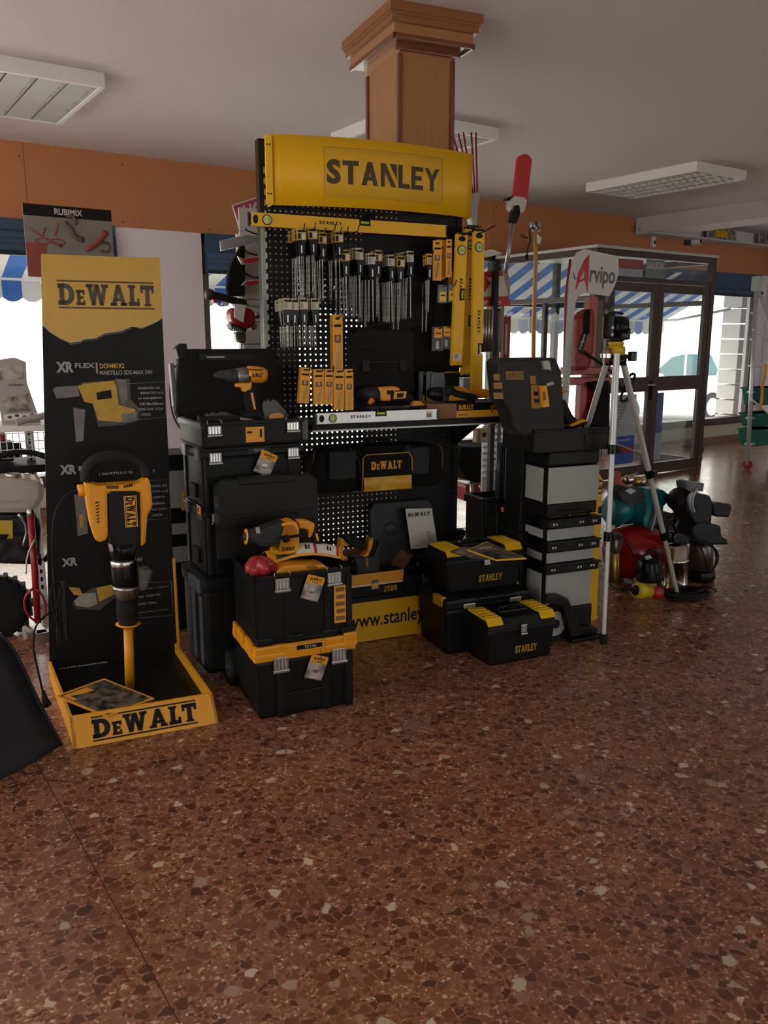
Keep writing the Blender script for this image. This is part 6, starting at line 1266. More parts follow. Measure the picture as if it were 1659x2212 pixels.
# ================================================================== behind and left of the display
# poster of mixing tools on a post
Yp = 5.6*QF; q = [KY(48, 438, Yp), KY(240, 459, Yp), KY(240, 560, Yp), KY(53, 597, Yp)]; x0, x1 = q[0][0], q[1][0]; z1 = q[0][2]; z0 = q[3][2]
t = thing('hanging_poster', 'RUBIMIX poster of mixing tools standing behind the tall promotion board', 'poster', world=((x0+x1)/2, Yp, 0)); w_ = (x1-x0)/2
b = B(); b.box(-w_, w_, 0, .012, z0, z1, M('poster_grey_print', (.22, .20, .18), .5, var=.25, scale=8)); b.box(-w_, w_, -.002, 0, z1-.075, z1, lblk); b.text('RUBIMIX', -w_*.32, w_*.32, z1-.058, z1-.018, -.003, lwht, .03)
dk = M('poster_tool_print', (.10, .07, .07), .5); rd = M('poster_red_print', (.28, .06, .04), .5)
for a in (([(-.62, .05), (-.56, .35)], rd, .006), ([(-.35, .1), (-.25, .5)], rd, .006), ([(-.1, .55), (.05, .35), (.1, .1), (.3, .0)], dk, .018), ([(-.05, .75), (.12, .8), (.16, .5)], dk, .012), ([(.35, -.3), (.6, -.1), (.85, .35)], rd, .02), ([(.7, .0), (.92, -.05), (.88, -.35), (.68, -.3)], dk, .010), ([(-.9, .3), (-.55, -.05), (-.2, -.25)], rd, .006)):
    b.tube([(p[0]*w_, -.003, (z0+z1)/2+.02+p[1]*(z1-z0)*.42) for p in a[0]], a[2], a[1], 6, 1)
for cx in (-.62, -.3): b.tube([(w_*cx+.05*math.cos(k*PI/6), -.003, (z0+z1)/2+.0+.018*math.sin(k*PI/6)) for k in range(12)], .004, rd, 5, close=True)
b.box(-w_, -w_*.55, -.0025, 0, z0, z0+.22, rd); b.build('print', t)
b = B(); b.cyl((.0, .03, 0), (0, .03, z0+.1), .014, galv); b.box(-.15, .15, -.1, .2, 0, .012, galv); b.build('pole', t)
# shelf rack at the far left with catalogues and basket
n_ = 4.75*QF
t = pthing('shelf_rack', 'white metal rack with perforated upright at the far left behind the promotion board', 'shelf', 60, 920, n_, z=0); PBt = PB(t)
zsh = lo(t, K(50, 918, n_))[2]; xa = lo(t, K(-60, 918, n_))[0]; xb = lo(t, K(120, 918, n_))[0]
b = B(); b.box(xa, xb, -.05, .35, zsh-.035, zsh, white, .006); b.build('shelf', t)
b = B(); b.box(-.02, .03, .15, .19, 0, zsh-.036, white, .003); [b.box(-.002, .01, .147, .15, .1+k*.05, .125+k*.05, lblk) for k in range(int((zsh-.1)/.05))]; b.build('upright', t)
b = B(); b.box(xa, xa+.04, .15, .19, 0, zsh-.036, white, .003); b.build('upright', t)
zl2 = lo(t, K(50, 1012, n_))[2]
b = B(); b.box(xa, xb, -.06, .35, zl2-.02, zl2+.025, lblk, .004); b.build('shelf', t)
b = B(); za, zb3 = lo(t, K(0, 992, n_))[2], lo(t, K(0, 938, n_))[2]
for k in range(14): x = xa+(xb-xa)*k/13; b.cyl((x, .02, za), (x, .02, zb3), .003, white, seg=6)
for k in range(4): z = za+(zb3-za)*k/3; b.cyl((xa, .02, z), (xb, .02, z), .003, white, seg=6)
b.build('wire_basket', t)
t2 = pthing('small_engine', 'red and black small engine in the white wire basket at the left edge', 'engine', 8, 985, n_+.15, z=zl2+.03); b = B(); soft(b, -.1, .06, -.06, .08, 0, .12, dark, .03); b.cyl((.06, 0, .06), (.10, 0, .06), .045, dark); b.build('block', t2); b = B(); soft(b, -.1, .02, -.05, .06, .12, .17, red, .015); b.build('fuel_cap', t2)
t2 = pthing('folded_hoses', 'folded black hoses lying on the low black shelf of the left rack', 'hose', 45, 1008, n_, z=zl2+.03); b = B()
for k in range(3): b.tube([(-.16+.03*k, .05*k, .02), (-.08, .05*k, .06+.01*k), (.04, .03, .065), (.14, .02+.02*k, .03), (.16, .02, .01)], .016, rubber, 8, 2)
b.build('hose_loop', t2)
n3 = n_+.12; t2 = pthing('catalogue_stand', 'grey HONDA catalogue stand with garden picture on the left rack', 'leaflet stand', 35, 915, n3, z=zsh+.001)
b = PB(t2); b.out([(5, 917), (88, 912), (80, 890), (58, 826), (56, 782), (30, 772), (-5, 778), (-5, 860)], n3, .06, M('grey_card_stand', (.38, .34, .33), .6), .003); b.build('card_body', t2)
b = PB(t2); b.out([(8, 860), (62, 850), (68, 888), (12, 892)], n3-.031, .002, picmd, 0); b.out([(-2, 795), (48, 790), (52, 818), (0, 822)], n3-.031, .002, picmd, 0); q = XZ(t2, [(20, 834), (51, 829)], n3-.033); b.text('HONDA', q[0][0], q[1][0], q[0][1], q[1][1], n3-.033-t2['_o'][1], lblk, .01)
q = XZ(t2, [(9, 908), (80, 893)], n3-.033); b.box(q[0][0], q[1][0], n3-.033-t2['_o'][1], n3-.030-t2['_o'][1], q[0][1], q[1][1], paper); [b.ball((q[0][0]+.03+.04*k, n3-.034-t2['_o'][1], (q[0][1]+q[1][1])/2+.008*(k % 2)), .012, picdk, (1, .1, .7)) for k in range(5)]; b.build('print', t2)
t2 = pthing('rolled_sheet', 'grey rolled sheet lying in front of the HONDA catalogue stand', 'roll', 60, 910, n_-.02, z=zsh+.02); b = B(); b.cyl((-.06, -.02, .0), (.14, .02, .04), .02, M('grey_card_stand', (.4, .4, .4))); b.build('sheet', t2)
# engine powered machine under the rack
n_ = 4.45*QF; ze = 0
t = pthing('tiller', 'motor tiller with beige fuel tank and black tyre at the far left', 'garden machine', 30, 1250, n_, z=0)
b = PB(t); b.out([(-40, 1034), (30, 1026), (75, 1030), (95, 1040), (93, 1066), (80, 1092), (60, 1100), (-40, 1100)], n_, .26, M('beige_tank', (.42, .37, .33), .3), .03); q = XZ(t, [(2, 1090), (44, 1079)], n_-.132); b.text('Degartech', q[0][0], q[1][0], q[0][1], q[1][1], n_-.132-t['_o'][1], lgry, .01); b.build('fuel_tank', t)
b = PB(t); b.lat((30, 1031), (30, 1022), n_-.05, [(14, 0), (16, .3), (16, .8), (12, 1)], steel); b.build('tank_cap', t)
b = PB(t); b.out([(-40, 1102), (80, 1100), (88, 1130), (85, 1195), (40, 1205), (-40, 1205)], n_+.02, .26, M('engine_casting', (.035, .033, .032), .5, .3, var=.5, scale=20), .03); b.out([(20, 1120), (70, 1115), (72, 1150), (24, 1155)], n_-.13, .05, dark, .01); b.lat((-10, 1160), (-10, 1150), n_-.14, [(30, 0), (34, 1)], dark); b.rod([(40, 1110), (60, 1140), (50, 1180)], .008, steel, n_-.16, sm=1); b.build('engine_block', t)
b = PB(t); b.out([(-10, 1124), (27, 1124), (28, 1163), (-10, 1165)], n_-.19, .004, M('yellow_tag', (.5, .36, .03), .6), .001); b.build('warning_tag', t)
b = B(); wr = .17; fx_ = lo(t, K(-12, 1235, n_))[0]; b.at(fx_, -.02, wr); b.lathe([(wr*.5, -.05), (wr*.9, -.055), (wr, -.035), (wr, .035), (wr*.9, .055), (wr*.5, .05)], rubber, (0, 0, 0), (0, 1, 0), 28)
for k in range(20): a = 2*PI*k/20; b.box(math.cos(a)*wr-.012, math.cos(a)*wr+.012, -.05, .05, math.sin(a)*wr-.012, math.sin(a)*wr+.012, rubber, .004)
b.build('tyre', t); b = B(); b.at(fx_, -.02, wr); b.cyl((0, -.04, 0), (0, .04, 0), wr*.5, steel); b.build('hub', t)
b = PB(t); b.rod([(-30, 1208), (90, 1212)], .02, lblk, n_+.05); b.rod([(95, 1212), (140, 1150), (200, 1050)], .014, lblk, n_+.1); b.build('frame', t)
# red post with steel base tray
n_ = 4.05*QF
t = pthing('red_jack_stand', 'slim red metal post with hoop standing on a steel channel base at left', 'stand', 75, 1370, n_, z=0)
b = PB(t); b.rod([(66, 1112), (75, 1230), (82, 1345)], .017, red, n_); b.rod([(72, 1270), (52, 1290), (55, 1325), (80, 1345), (100, 1330), (96, 1290), (78, 1272)], .006, red, n_-.02, sm=1); b.build('post', t)
b = PB(t); b.rod([(66, 1098), (67, 1116)], .02, steel, n_); b.build('top_joint', t)
b = B(); g0, g1 = lo(t, KF(18, 1322)), lo(t, KF(80, 1392)); g2 = lo(t, KF(130, 1385))
b.hexa([(g0[0], g0[1], 0), (g1[0], g1[1], 0), (g1[0]+.06, g1[1]+.01, 0), (g0[0]+.06, g0[1]+.01, 0)], [(g0[0], g0[1], .06), (g1[0], g1[1], .06), (g1[0]+.06, g1[1]+.01, .06), (g0[0]+.06, g0[1]+.01, .06)], steel, .002); b.hexa([(g1[0], g1[1], 0), (g2[0], g2[1], 0), (g2[0], g2[1]+.06, 0), (g1[0], g1[1]+.06, 0)], [(g1[0], g1[1], .06), (g2[0], g2[1], .06), (g2[0], g2[1]+.06, .06), (g1[0], g1[1]+.06, .06)], steel, .002)
b.build('channel_base', t)
b = PB(t); b.rod([(75, 1165), (58, 1200), (56, 1240)], .004, lwht, n_-.02, sm=1); b.build('cable', t)
# grey trolley glimpsed between board and case stack
n_ = 4.15*QF
t = pthing('grey_tool_trolley', 'grey and black drawer trolley glimpsed between promotion board and rear case stack', 'tool trolley', 392, 1200, n_, z=0); x0, x1 = lo(t, K(345, 1200, n_))[0], lo(t, K(420, 1200, n_))[0]
for i, (ya, yb_, m) in enumerate(((982, 1016, black), (1016, 1098, grey), (1098, 1130, black), (1130, 1155, grey), (1155, 1180, black), (1180, 1215, grey), (1215, 1300, black))):
    b = B(); za, zb3 = lo(t, K(390, yb_, n_))[2], lo(t, K(390, ya, n_))[2]; b.box(x0, x1-(.01 if m is grey else 0), (.006 if m is grey else 0), .3, (0 if yb_ == 1300 else za), zb3, m, .006); b.build('drawer' if m is grey else 'drawer_frame', t)
b = PB(t); b.out([(392, 1100), (393, 1062), (398, 1060), (397, 1104)], n_-.005, .004, sty, 0); b.build('yellow_label', t)

# ------------------------------------------------------------------ grey display rack, brush cutter and HONDA sign, left of the header
n_ = 4.55*QF
t = pthing('grey_display_rack', 'light grey slatted display rack with hooks behind the left edge of the tool display', 'display stand', 560, 740, n_, z=0)
b = PB(t); x0 = lo(t, K(524, 700, n_))[0]; x1 = lo(t, K(640, 700, n_))[0]; zt = lo(t, K(540, 505, n_))[2]
for k in range(int(zt/.13)): z = .15+k*.13; b.box(x0, x1, 0, .02, z, z+.124, lgrey, .004)
b.build('slat_panel', t); b = B(); b.box(x0-.01, x1+.01, .02, .06, 0, zt, lgrey); b.box(x0-.02, x1+.02, -.2, .25, 0, .12, lgrey, .01); b.build('base', t)
for y in (505, 551, 600): b = PB(t); b.rod([(567, y+4, n_), (545, y-2, n_-.12), (532, y-8, n_-.25), (530, y-12, n_-.25)], .004, lblk); b.build('peg_hook', t)
def pouch(label, pts, n, m=film, mi=None):
    t = pthing('packaged_part', label, 'package', sum(p[0] for p in pts)/len(pts), sum(p[1] for p in pts)/len(pts), n); b = PB(t); b.out(pts, n, .02, m, .004); b.build('wrap', t)
    if mi: b = PB(t); c = (sum(p[0] for p in pts)/len(pts), sum(p[1] for p in pts)/len(pts)); b.out([((x*.7+c[0]*.3), (y*.6+c[1]*.4)) for x, y in pts], n-.012, .006, mi, .002); b.build('contents', t)
silv = M('silver_film_wrap', (.5, .5, .52), .25, .5)
pouch('silver wrapped long part hanging highest on the grey rack, pointing left', [(474, 520), (482, 518), (530, 508), (566, 510), (564, 520), (520, 532), (476, 542)], n_-.16, silv)
pouch('clear wrapped part with red print, middle of the three on the grey rack', [(512, 553), (524, 560), (545, 554), (565, 551), (566, 566), (540, 572), (522, 572)], n_-.18, silv, brick)
pouch('clear wrapped part with red print, lowest on the grey rack', [(520, 616), (530, 606), (566, 602), (567, 610), (545, 617), (526, 618)], n_-.18, silv, brick)
t = pthing('dealer_sign', 'tilted red HONDA sign with white border behind the left end of the long level', 'sign', 540, 460, n_+.1); b = PB(t)
q = [(501, 443), (600, 410), (612, 470), (516, 493)]; b.out(q, n_+.1, .012, M('white_board', (.6, .55, .55), .5), .002); b.out([(504, 445), (598, 415), (609, 467), (518, 489)], n_+.092, .004, M('rose_red_print', (.38, .05, .08), .45), 0)
p0 = lo(t, K(533, 462, n_+.088)); b.push(Matrix.Translation((p0[0], p0[1], p0[2]-.035)) @ Matrix.Rotation(math.radians(-17), 4, 'Y')); b.text('HONDA', 0, .30, 0, .085, 0, lwht, .035); b.pop(); b.build('board', t)
b = PB(t); b.rod([(575, 480), (575, 560)], .008, galv, n_+.12); b.build('holder', t)
t = pthing('black_garment', 'black cloth strap harness hanging beside the grey rack, above the brush cutter', 'harness', 508, 640, n_-.05); b = PB(t)
b.out([(518, 532), (528, 530), (528, 640), (490, 640), (488, 622), (490, 598), (496, 572)], n_-.05, .05, cloth, .012); b.build('cloth', t)
n2 = n_-.28
t = pthing('brush_cutter', 'red brush cutter engine with black handle hanging left of the tool display', 'garden tool', 520, 690, n2)
b = PB(t); b.out([(494, 668), (505, 664), (535, 666), (546, 676), (548, 700), (530, 712), (500, 702), (492, 688)], n2, .13, red, .02); b.build('engine_cover', t)
b = PB(t); b.out([(506, 656), (531, 659), (526, 697), (506, 686)], n2-.075, .012, white, .003); b.cyl((0, 0, 0), (0, 0, .001), .001, lblk); b.build('recoil_plate', t)
b = PB(t); b.out([(492, 700), (500, 698), (530, 712), (526, 718), (508, 716), (497, 711)], n2, .11, dark, .01); [b.out([(504+k*4, 706+k), (506+k*4, 706+k), (506+k*4, 714+k), (504+k*4, 714+k)], n2-.056, .004, chrome, 0) for k in range(6)]; b.out([(536, 700), (553, 700), (552, 712), (540, 714)], n2+.02, .08, grey, .01); b.build('cooling_fins', t)
b = PB(t); b.out([(506, 717), (529, 718), (528, 742), (512, 740), (506, 730)], n2, .07, M('smoked_tank', (.10, .10, .10), .25), .01); b.build('fuel_tank', t)
b = PB(t); b.rod([(452, 636), (475, 640), (500, 648), (530, 655)], .02, rubber, n2, 10, 1); b.lat((443, 636), (462, 636), n2, [(8, 0), (12, .2), (12, .6), (9, 1)], M('dark_brown_rubber', (.06, .03, .03), .5)); b.out([(457, 646), (468, 646), (468, 654), (462, 656)], n2, .04, red, .004); b.out([(468, 648), (478, 650), (476, 656), (470, 656)], n2, .035, blue, .003); b.out([(478, 650), (494, 654), (492, 662), (478, 658)], n2, .035, silv, .003); b.build('rear_handle', t)
b = PB(t); b.rod([(540, 682), (575, 682)], .017, chrome, n2); b.rod([(530, 656), (575, 664)], .012, M('pale_hose', (.4, .38, .36), .4), n2, sm=0); b.build('drive_shaft', t)

# ------------------------------------------------------------------ racks and tools right of the display
n_ = 4.35*QF
t = pthing('fixings_rack', 'black framed rack with red and white header card showing er, right of the levels', 'display stand', 1062, 1180, n_, z=0)
b = PB(t); xr = lo(t, K(1062, 900, n_))[0]; zt = lo(t, K(1062, 560, n_))[2]; b.box(xr-.016, xr+.016, -.02, .02, 0, zt, char, .003); b.build('upright', t)
b = PB(t); b.box(xr-.45, xr-.42, -.02, .02, 0, zt, char, .003); b.build('upright', t); b = PB(t); b.box(xr-.45, xr+.05, -.1, .3, 0, .05, char, .004); b.build('base', t)
b = PB(t); b.out([(1000, 596), (1085, 584), (1096, 640), (1000, 650)], n_+.06, .01, paper, .001); b.out([(1000, 590), (1085, 584), (1086, 596), (1000, 604)], n_+.052, .004, brick, 0); b.out([(1000, 642), (1096, 640), (1102, 660), (1000, 664)], n_+.05, .03, brick, .003)
q = XZ(t, [(1041, 659), (1056, 649)], n_+.03); b.text('er', q[0][0], q[1][0], q[0][1], q[1][1], n_+.033-t['_o'][1], lwht, .04)
b.out([(1068, 651), (1074, 648), (1078, 652), (1082, 649), (1081, 656), (1077, 653), (1073, 656)], n_+.033, .002, lwht, 0); b.ball(lo(t, K(1047, 612, n_+.05)), .03, brick, (1, .1, 1.3)); b.out([(1052, 600), (1060, 612), (1046, 632), (1042, 616)], n_+.05, .002, brick, 0); b.build('header_card', t)
b = PB(t); b.out([(1034, 545), (1062, 538), (1086, 548), (1050, 556)], n_+.1, .01, paper, .001); b.build('top_card', t)
for k in range(5): b = PB(t); b.rod([(1040, 672+k*22), (1062, 670+k*22)], .004, char, n_-.02); b.rod([(1040+k*6, 668), (1036+k*6, 760)], .009, steel, n_-.05-.01*k); b.build('hanging_rod', t)
b = PB(t); b.rod([(1062, 668), (1082, 664)], .006, white, n_); b.rod([(1078, 672), (1076, 760)], .020, M('grey_brown_strip', (.22, .18, .16), .6), n_); b.build('strip', t)
# pole saw
n_ = 4.5*QF
t = pthing('pole_saw', 'pole saw with bright red bar cover rising right of the yellow levels', 'garden tool', 1085, 640, n_)
b = PB(t); b.out([(1108, 424), (1117, 345), (1122, 336), (1132, 333), (1141, 337), (1147, 346), (1137, 432)], n_, .03, M('bright_red_cover', (.55, .012, .015), .4), .003); b.build('bar_cover', t)
b = PB(t); b.out([(1100, 430), (1108, 424), (1128, 428), (1133, 436), (1128, 458), (1116, 464), (1098, 452)], n_-.02, .07, M('white_casing', (.6, .58, .55), .35), .01); b.out([(1093, 428), (1105, 424), (1099, 434), (1090, 436)], n_, .06, blackg, .003); b.out([(1131, 430), (1137, 436), (1133, 444), (1129, 440)], n_, .04, red, .003); b.build('saw_head', t)
b = PB(t); b.out([(1110, 444), (1118, 444), (1120, 462), (1112, 484), (1101, 484), (1104, 460)], n_-.055, .05, blackg, .006); b.build('gearbox', t)
b = PB(t); b.rod([(1107, 482), (1092, 590)], .014, M('bare_tube', (.42, .40, .38), .3, .7), n_); b.build('tube', t)
b = PB(t); b.out([(1085, 584), (1095, 586), (1101, 612), (1100, 640), (1072, 640), (1080, 605)], n_, .02, M('beige_plate', (.32, .30, .27), .5), .003); b.build('guard_plate', t)
b = PB(t); b.rod([(1086, 640), (1076, 1000)], .013, M('bare_tube', (.4, .4, .4)), n_+.1); b.build('lower_tube', t)
# red tined harvester
n_ = 4.45*QF
t = pthing('olive_harvester', 'bunch of thin red tines on a grey head above the upright levels', 'garden tool', 1020, 500, n_)
for px0, py0, px1, py1 in ((972, 300, 1012, 424), (976, 284, 1016, 422), (990, 288, 1020, 420), (1018, 286, 1026, 420), (1028, 286, 1031, 418), (985, 320, 1013, 425), (1001, 286, 1022, 420)):
    b = PB(t); b.rod([(px0, py0), (px1, py1)], .0055, M('tine_red', (.32, .01, .02), .4), n_+random.uniform(-.03, .03)); b.build('tine', t)
b = PB(t); b.out([(1008, 422), (1030, 414), (1033, 422), (1028, 448), (1026, 492), (1016, 492), (1010, 460)], n_, .06, M('grey_casting', (.30, .29, .28), .4, .5), .006); b.build('head', t)
b = PB(t); b.rod([(1020, 490), (1030, 900)], .014, lblk, n_+.02); b.build('pole', t)
# wooden pole with twin spot lamps and hanging plug
n_ = 4.9*QF
t = pthing('spotlight_pole', 'amber wooden pole topped by two small chrome spotlights, left of the flag', 'lamp', 1155, 775, n_)
b = PB(t); b.rod([(1156, 500), (1157, 560), (1153, 700), (1149, 1020)], .016, M('amber_wood_pole', (.5, .26, .07), .4), n_); b.build('pole', t)
for px in (1152, 1164): b = PB(t); b.lat((px, 496-(px-1152)*.1), (px-2, 478), n_, [(4, 0), (6.5, .3), (8, 1)], M('lamp_shell', (.3, .28, .28), .3, .6)); b.lat((px+1, 497), (px+1, 500), n_-.02, [(4, 0), (3, 1)], chrome); b.build('spotlight', t)
b = PB(t); b.out([(1160, 506), (1170, 514), (1166, 528), (1160, 524)], n_-.03, .006, paper, .001); b.build('price_tag', t)
t = pthing('hanging_plug', 'thin dark cable with a plug hanging left of the spotlight pole', 'cable', 1138, 560, n_); b = PB(t); b.rod([(1150, 488), (1143, 498), (1146, 520), (1140, 535), (1138, 552)], .005, rubber, n_, sm=1); b.rod([(1140, 515), (1126, 505), (1124, 512), (1138, 514)], .004, rubber, n_, sm=1); b.build('cord', t); b = PB(t); b.rod([(1138, 550), (1137, 562)], .011, rubber, n_); b.build('plug', t)
t = pthing('red_sign_post', 'narrow red banner strip with pale sideways lettering above the upright case', 'banner', 1093, 775, n_); b = PB(t); b.out([(1088, 684), (1103, 683), (1099, 800), (1084, 800)], n_, .012, red, .001)
q = XZ(t, [(1092, 765)], n_-.007)[0]; b.push(Matrix.Translation((q[0]+.004, n_-.008-t['_o'][1], q[1])) @ Matrix.Rotation(-PI/2, 4, 'Y')); b.box(0, .22, -.001, 0, -.004, .012, lwht); b.pop(); b.build('strip', t)
b = PB(t); b.rod([(1093, 680), (1093, 900), (1093, 1000)], .006, steel, n_+.02); b.build('rod', t)
# seen under the shelf: red garden machines behind
n_ = 5.0*QF
t = pthing('red_garden_machine', 'red machine with black grass catcher seen under the shelf right of the tool bag', 'garden machine', 1030, 1150, n_, z=0)
b = PB(t); b.out([(975, 960), (1038, 962), (1045, 985), (1018, 1040), (985, 1030), (965, 990)], n_, .3, cloth, .03); b.build('grass_catcher', t)
b = PB(t); b.out([(985, 1040), (1060, 1046), (1072, 1062), (1040, 1075), (985, 1078)], n_+.1, .3, red, .03); b.out([(1020, 1000), (1070, 1008), (1070, 1040), (1030, 1036)], n_+.2, .25, M('wine_red', (.2, .01, .02), .4), .03); b.out([(965, 975), (982, 970), (975, 1000), (960, 1010)], n_+.2, .1, orange, .01); b.build('body', t)
b = PB(t); b.rod([(1020, 1012), (1060, 1022), (1080, 1022)], .014, white, n_-.1); b.rod([(1040, 1010), (1060, 975), (1062, 960)], .012, lblk, n_-.1); b.rod([(1020, 1040), (1018, 1085)], .016, steel, n_-.12); b.rod([(1036, 1050), (1060, 1074)], .012, steel, n_-.12); b.build('handle_bar', t)
b = B()
for sx in (-.2, .2): b.cyl((sx, -.1, .1), (sx, -.05, .1), .1, rubber, seg=20)
b.build('wheel', t)
t = pthing('low_platform', 'white low display platform with dark slots behind the display, under the shelf', 'platform', 1010, 1170, 4.7*QF, z=0)
b = B(); b.box(-.25, .55, -.05, .22, 0, .02, lblk); b.box(-.25, .55, -.1, .25, .02, .10, white, .006)
for k in range(3): b.box(-.16+k*.2, -.145+k*.2, -.102, -.09, .02, .10, lblk)
b.build('board', t)
t = pthing('wire_basket', 'black wire basket with cables on the white platform', 'basket', 1015, 1100, 4.75*QF, z=.1); b = B()
for z in (0, .06, .12): b.tube([(-.16, -.08, z), (.16, -.08, z), (.16, .12, z), (-.16, .12, z)], .004, lblk, 6, close=True)
for k in range(7): b.cyl((-.16+.053*k, -.08, 0), (-.16+.053*k, -.08, .12), .003, lblk, seg=6)
b.build('wire', t); b = B()
for k in range(5): b.tube([(-.13+.02*k, -.04, .03), (0, .02*k, .10), (.12, -.02, .05+.01*k)], .006, white if k % 2 else lblk, 6, 2)
b.build('cables', t)
t = pthing('louvred_unit', 'pale louvred metal unit glimpsed between shelf end and upright case', 'appliance', 1075, 960, 4.6*QF, z=0); b = B(); zt = K(1075, 925, 4.6*QF)[2]
for k in range(8): b.box(-.12, .16, -.01, .0, zt-.03-.045*k, zt-.045*k, galv, .003)
b.box(-.12, .16, 0, .02, .0, zt+.02, lgrey, .005); b.build('louvre_panel', t)
t = pthing('pale_switch_boxes', 'pale switch box hanging under the right end of the shelf', 'switch box', 1040, 955, 4.2*QF); b = B(); b.box(-.03, .03, -.03, .02, 0, .09, M('cream_plastic', (.45, .38, .22), .5), .006); b.cyl((0, -.034, .05), (0, -.028, .05), .016, lblk); b.box(-.055, -.04, -.03, .02, .0, .09, M('cream_plastic', (.4, .3, .2)), .004); b.build('case', t)

# ------------------------------------------------------------------ flag banner and red crane frame
n_ = 3.95*QF
t = pthing('flag_banner', 'white curved Arvipo flag banner with red letter A, in front of the entrance lobby', 'banner', 1222, 900, n_, z=0)
b = PB(t); fl2 = M('grey_white_flag', (.52, .52, .50), .6)
b.out([(1213, 890), (1226, 640), (1229, 600), (1236, 565), (1246, 545), (1262, 538), (1335, 554), (1336, 590), (1327, 618), (1316, 640), (1262, 633), (1250, 637), (1243, 652), (1239, 690), (1226, 890)], n_, .008, fl2, .001); b.build('cloth', t)
b = PB(t); b.out([(1243, 625), (1249, 590), (1262, 562), (1273, 549), (1266, 575), (1254, 600), (1246, 624)], n_-.006, .002, brick, 0); b.out([(1264, 570), (1273, 549), (1272, 600), (1269, 632), (1262, 600)], n_-.006, .002, brick, 0); b.out([(1250, 607), (1264, 598), (1266, 603), (1252, 610)], n_-.006, .002, brick, 0); b.out([(1238, 585), (1243, 602), (1250, 599), (1241, 604)], n_-.006, .002, lblk, 0)
q = XZ(t, [(1272, 625), (1329, 583)], n_-.006); p0 = q[0]
b.push(Matrix.Translation((q[0][0], n_-.006-t['_o'][1], q[0][1]+.010)) @ Matrix.Rotation(math.radians(2), 4, 'Y')); b.text('rvipo', 0, q[1][0]-q[0][0], 0, q[1][1]-q[0][1]+.01, 0, M('dark_grey_print', (.09, .09, .09), .5), .02); b.pop()
q = XZ(t, [(1217, 880), (1233, 690)], n_-.006); b.push(Matrix.Translation((q[0][0]+.014, n_-.006-t['_o'][1], q[0][1])) @ Matrix.Rotation(-PI/2+.075, 4, 'Y')); b.text('la profesional', 0, q[1][1]-q[0][1], -.01, .02, 0, lgry, .0); b.pop(); b.build('print', t)
b = PB(t); b.rod([(1222, 1050), (1216, 900), (1222, 640), (1232, 560)], .008, M('thin_red_pole', (.3, .02, .02), .4), n_+.01, 8, 0); b.rod([(1222, 930, n_+.01), (1222, 1340, n_+.01)], .010, lblk); b.build('pole', t)
n_ = 4.35*QF
t = pthing('red_workshop_frame', 'red steel workshop frame with Arvipo bag behind the tripod and flag', 'machine', 1275, 1000, n_, z=0)
b = PB(t); zf0 = lo(t, K(1278, 640, n_))[2]; b.box(lo(t, K(1272, 700, n_))[0], lo(t, K(1290, 700, n_))[0], 0, .06, 0, zf0, red, .004); b.build('upright', t)
b = PB(t); b.box(lo(t, K(1292, 700, n_))[0], lo(t, K(1306, 700, n_))[0], .02, .08, 0, zf0-.02, M('brown_post', (.08, .055, .04), .5), .004); b.build('rear_post', t)
b = PB(t); zz_ = lo(t, K(1240, 800, n_))[2]; b.box(lo(t, K(1225, 800, n_))[0], lo(t, K(1325, 800, n_))[0], -.04, .08, zz_-.03, zz_+.02, red, .004); zz_ = lo(t, K(1240, 822, n_))[2]; b.box(lo(t, K(1222, 800, n_))[0], lo(t, K(1316, 800, n_))[0], -.04, .08, zz_-.03, zz_+.02, red, .004); b.box(lo(t, K(1250, 822, n_))[0], lo(t, K(1264, 822, n_))[0], -.03, .03, 0, zz_, red, .004); b.build('cross_beam', t)
t2 = pthing('backpack_bag', 'red and black Arvipo bag hanging on the red frame left of the tripod', 'bag', 1255, 800, n_-.12); b = PB(t2)
b.out([(1240, 690), (1256, 672), (1272, 664), (1276, 700), (1272, 760), (1262, 800), (1236, 800), (1236, 760)], n_-.12, .12, M('bag_red', (.24, .008, .01), .5), .03); b.out([(1262, 672), (1274, 668), (1272, 720), (1262, 730)], n_-.19, .02, cloth, .006); b.out([(1248, 750), (1262, 715), (1268, 722), (1256, 765)], n_-.19, .02, M('dark_grey_cloth', (.03, .03, .03), .7), .005); b.build('body', t2)
b = PB(t2); q = XZ(t2, [(1254, 755)], n_-.205)[0]; b.push(Matrix.Translation((q[0], n_-.205-t2['_o'][1], q[1])) @ Matrix.Rotation(-PI/2+.35, 4, 'Y')); b.text('rvipo', 0, .10, -.01, .02, 0, lwht, .01); b.pop(); b.build('lettering', t2)
t2 = pthing('black_canvas_cover', 'black canvas cover hanging below the red beams behind the tripod', 'cover', 1290, 900, n_-.03); b = PB(t2); b.out([(1268, 826), (1312, 822), (1314, 850), (1312, 930), (1262, 930), (1272, 895), (1290, 850)], n_-.06, .05, cloth, .01); b.build('cloth', t2)
t2 = pthing('black_hose', 'looped black hose hanging right of the tripod top', 'hose', 1340, 830, n_); b = PB(t2); b.rod([(1262, 760), (1290, 780), (1320, 800), (1345, 850), (1360, 835), (1372, 815), (1370, 806), (1360, 810), (1352, 830), (1338, 865), (1350, 868), (1362, 852)], .009, rubber, n_-.2, 8, 2); b.build('tube', t2)

# ================================================================== pumps on the floor
def up(px, py, z=0): return KF(px, py, z)
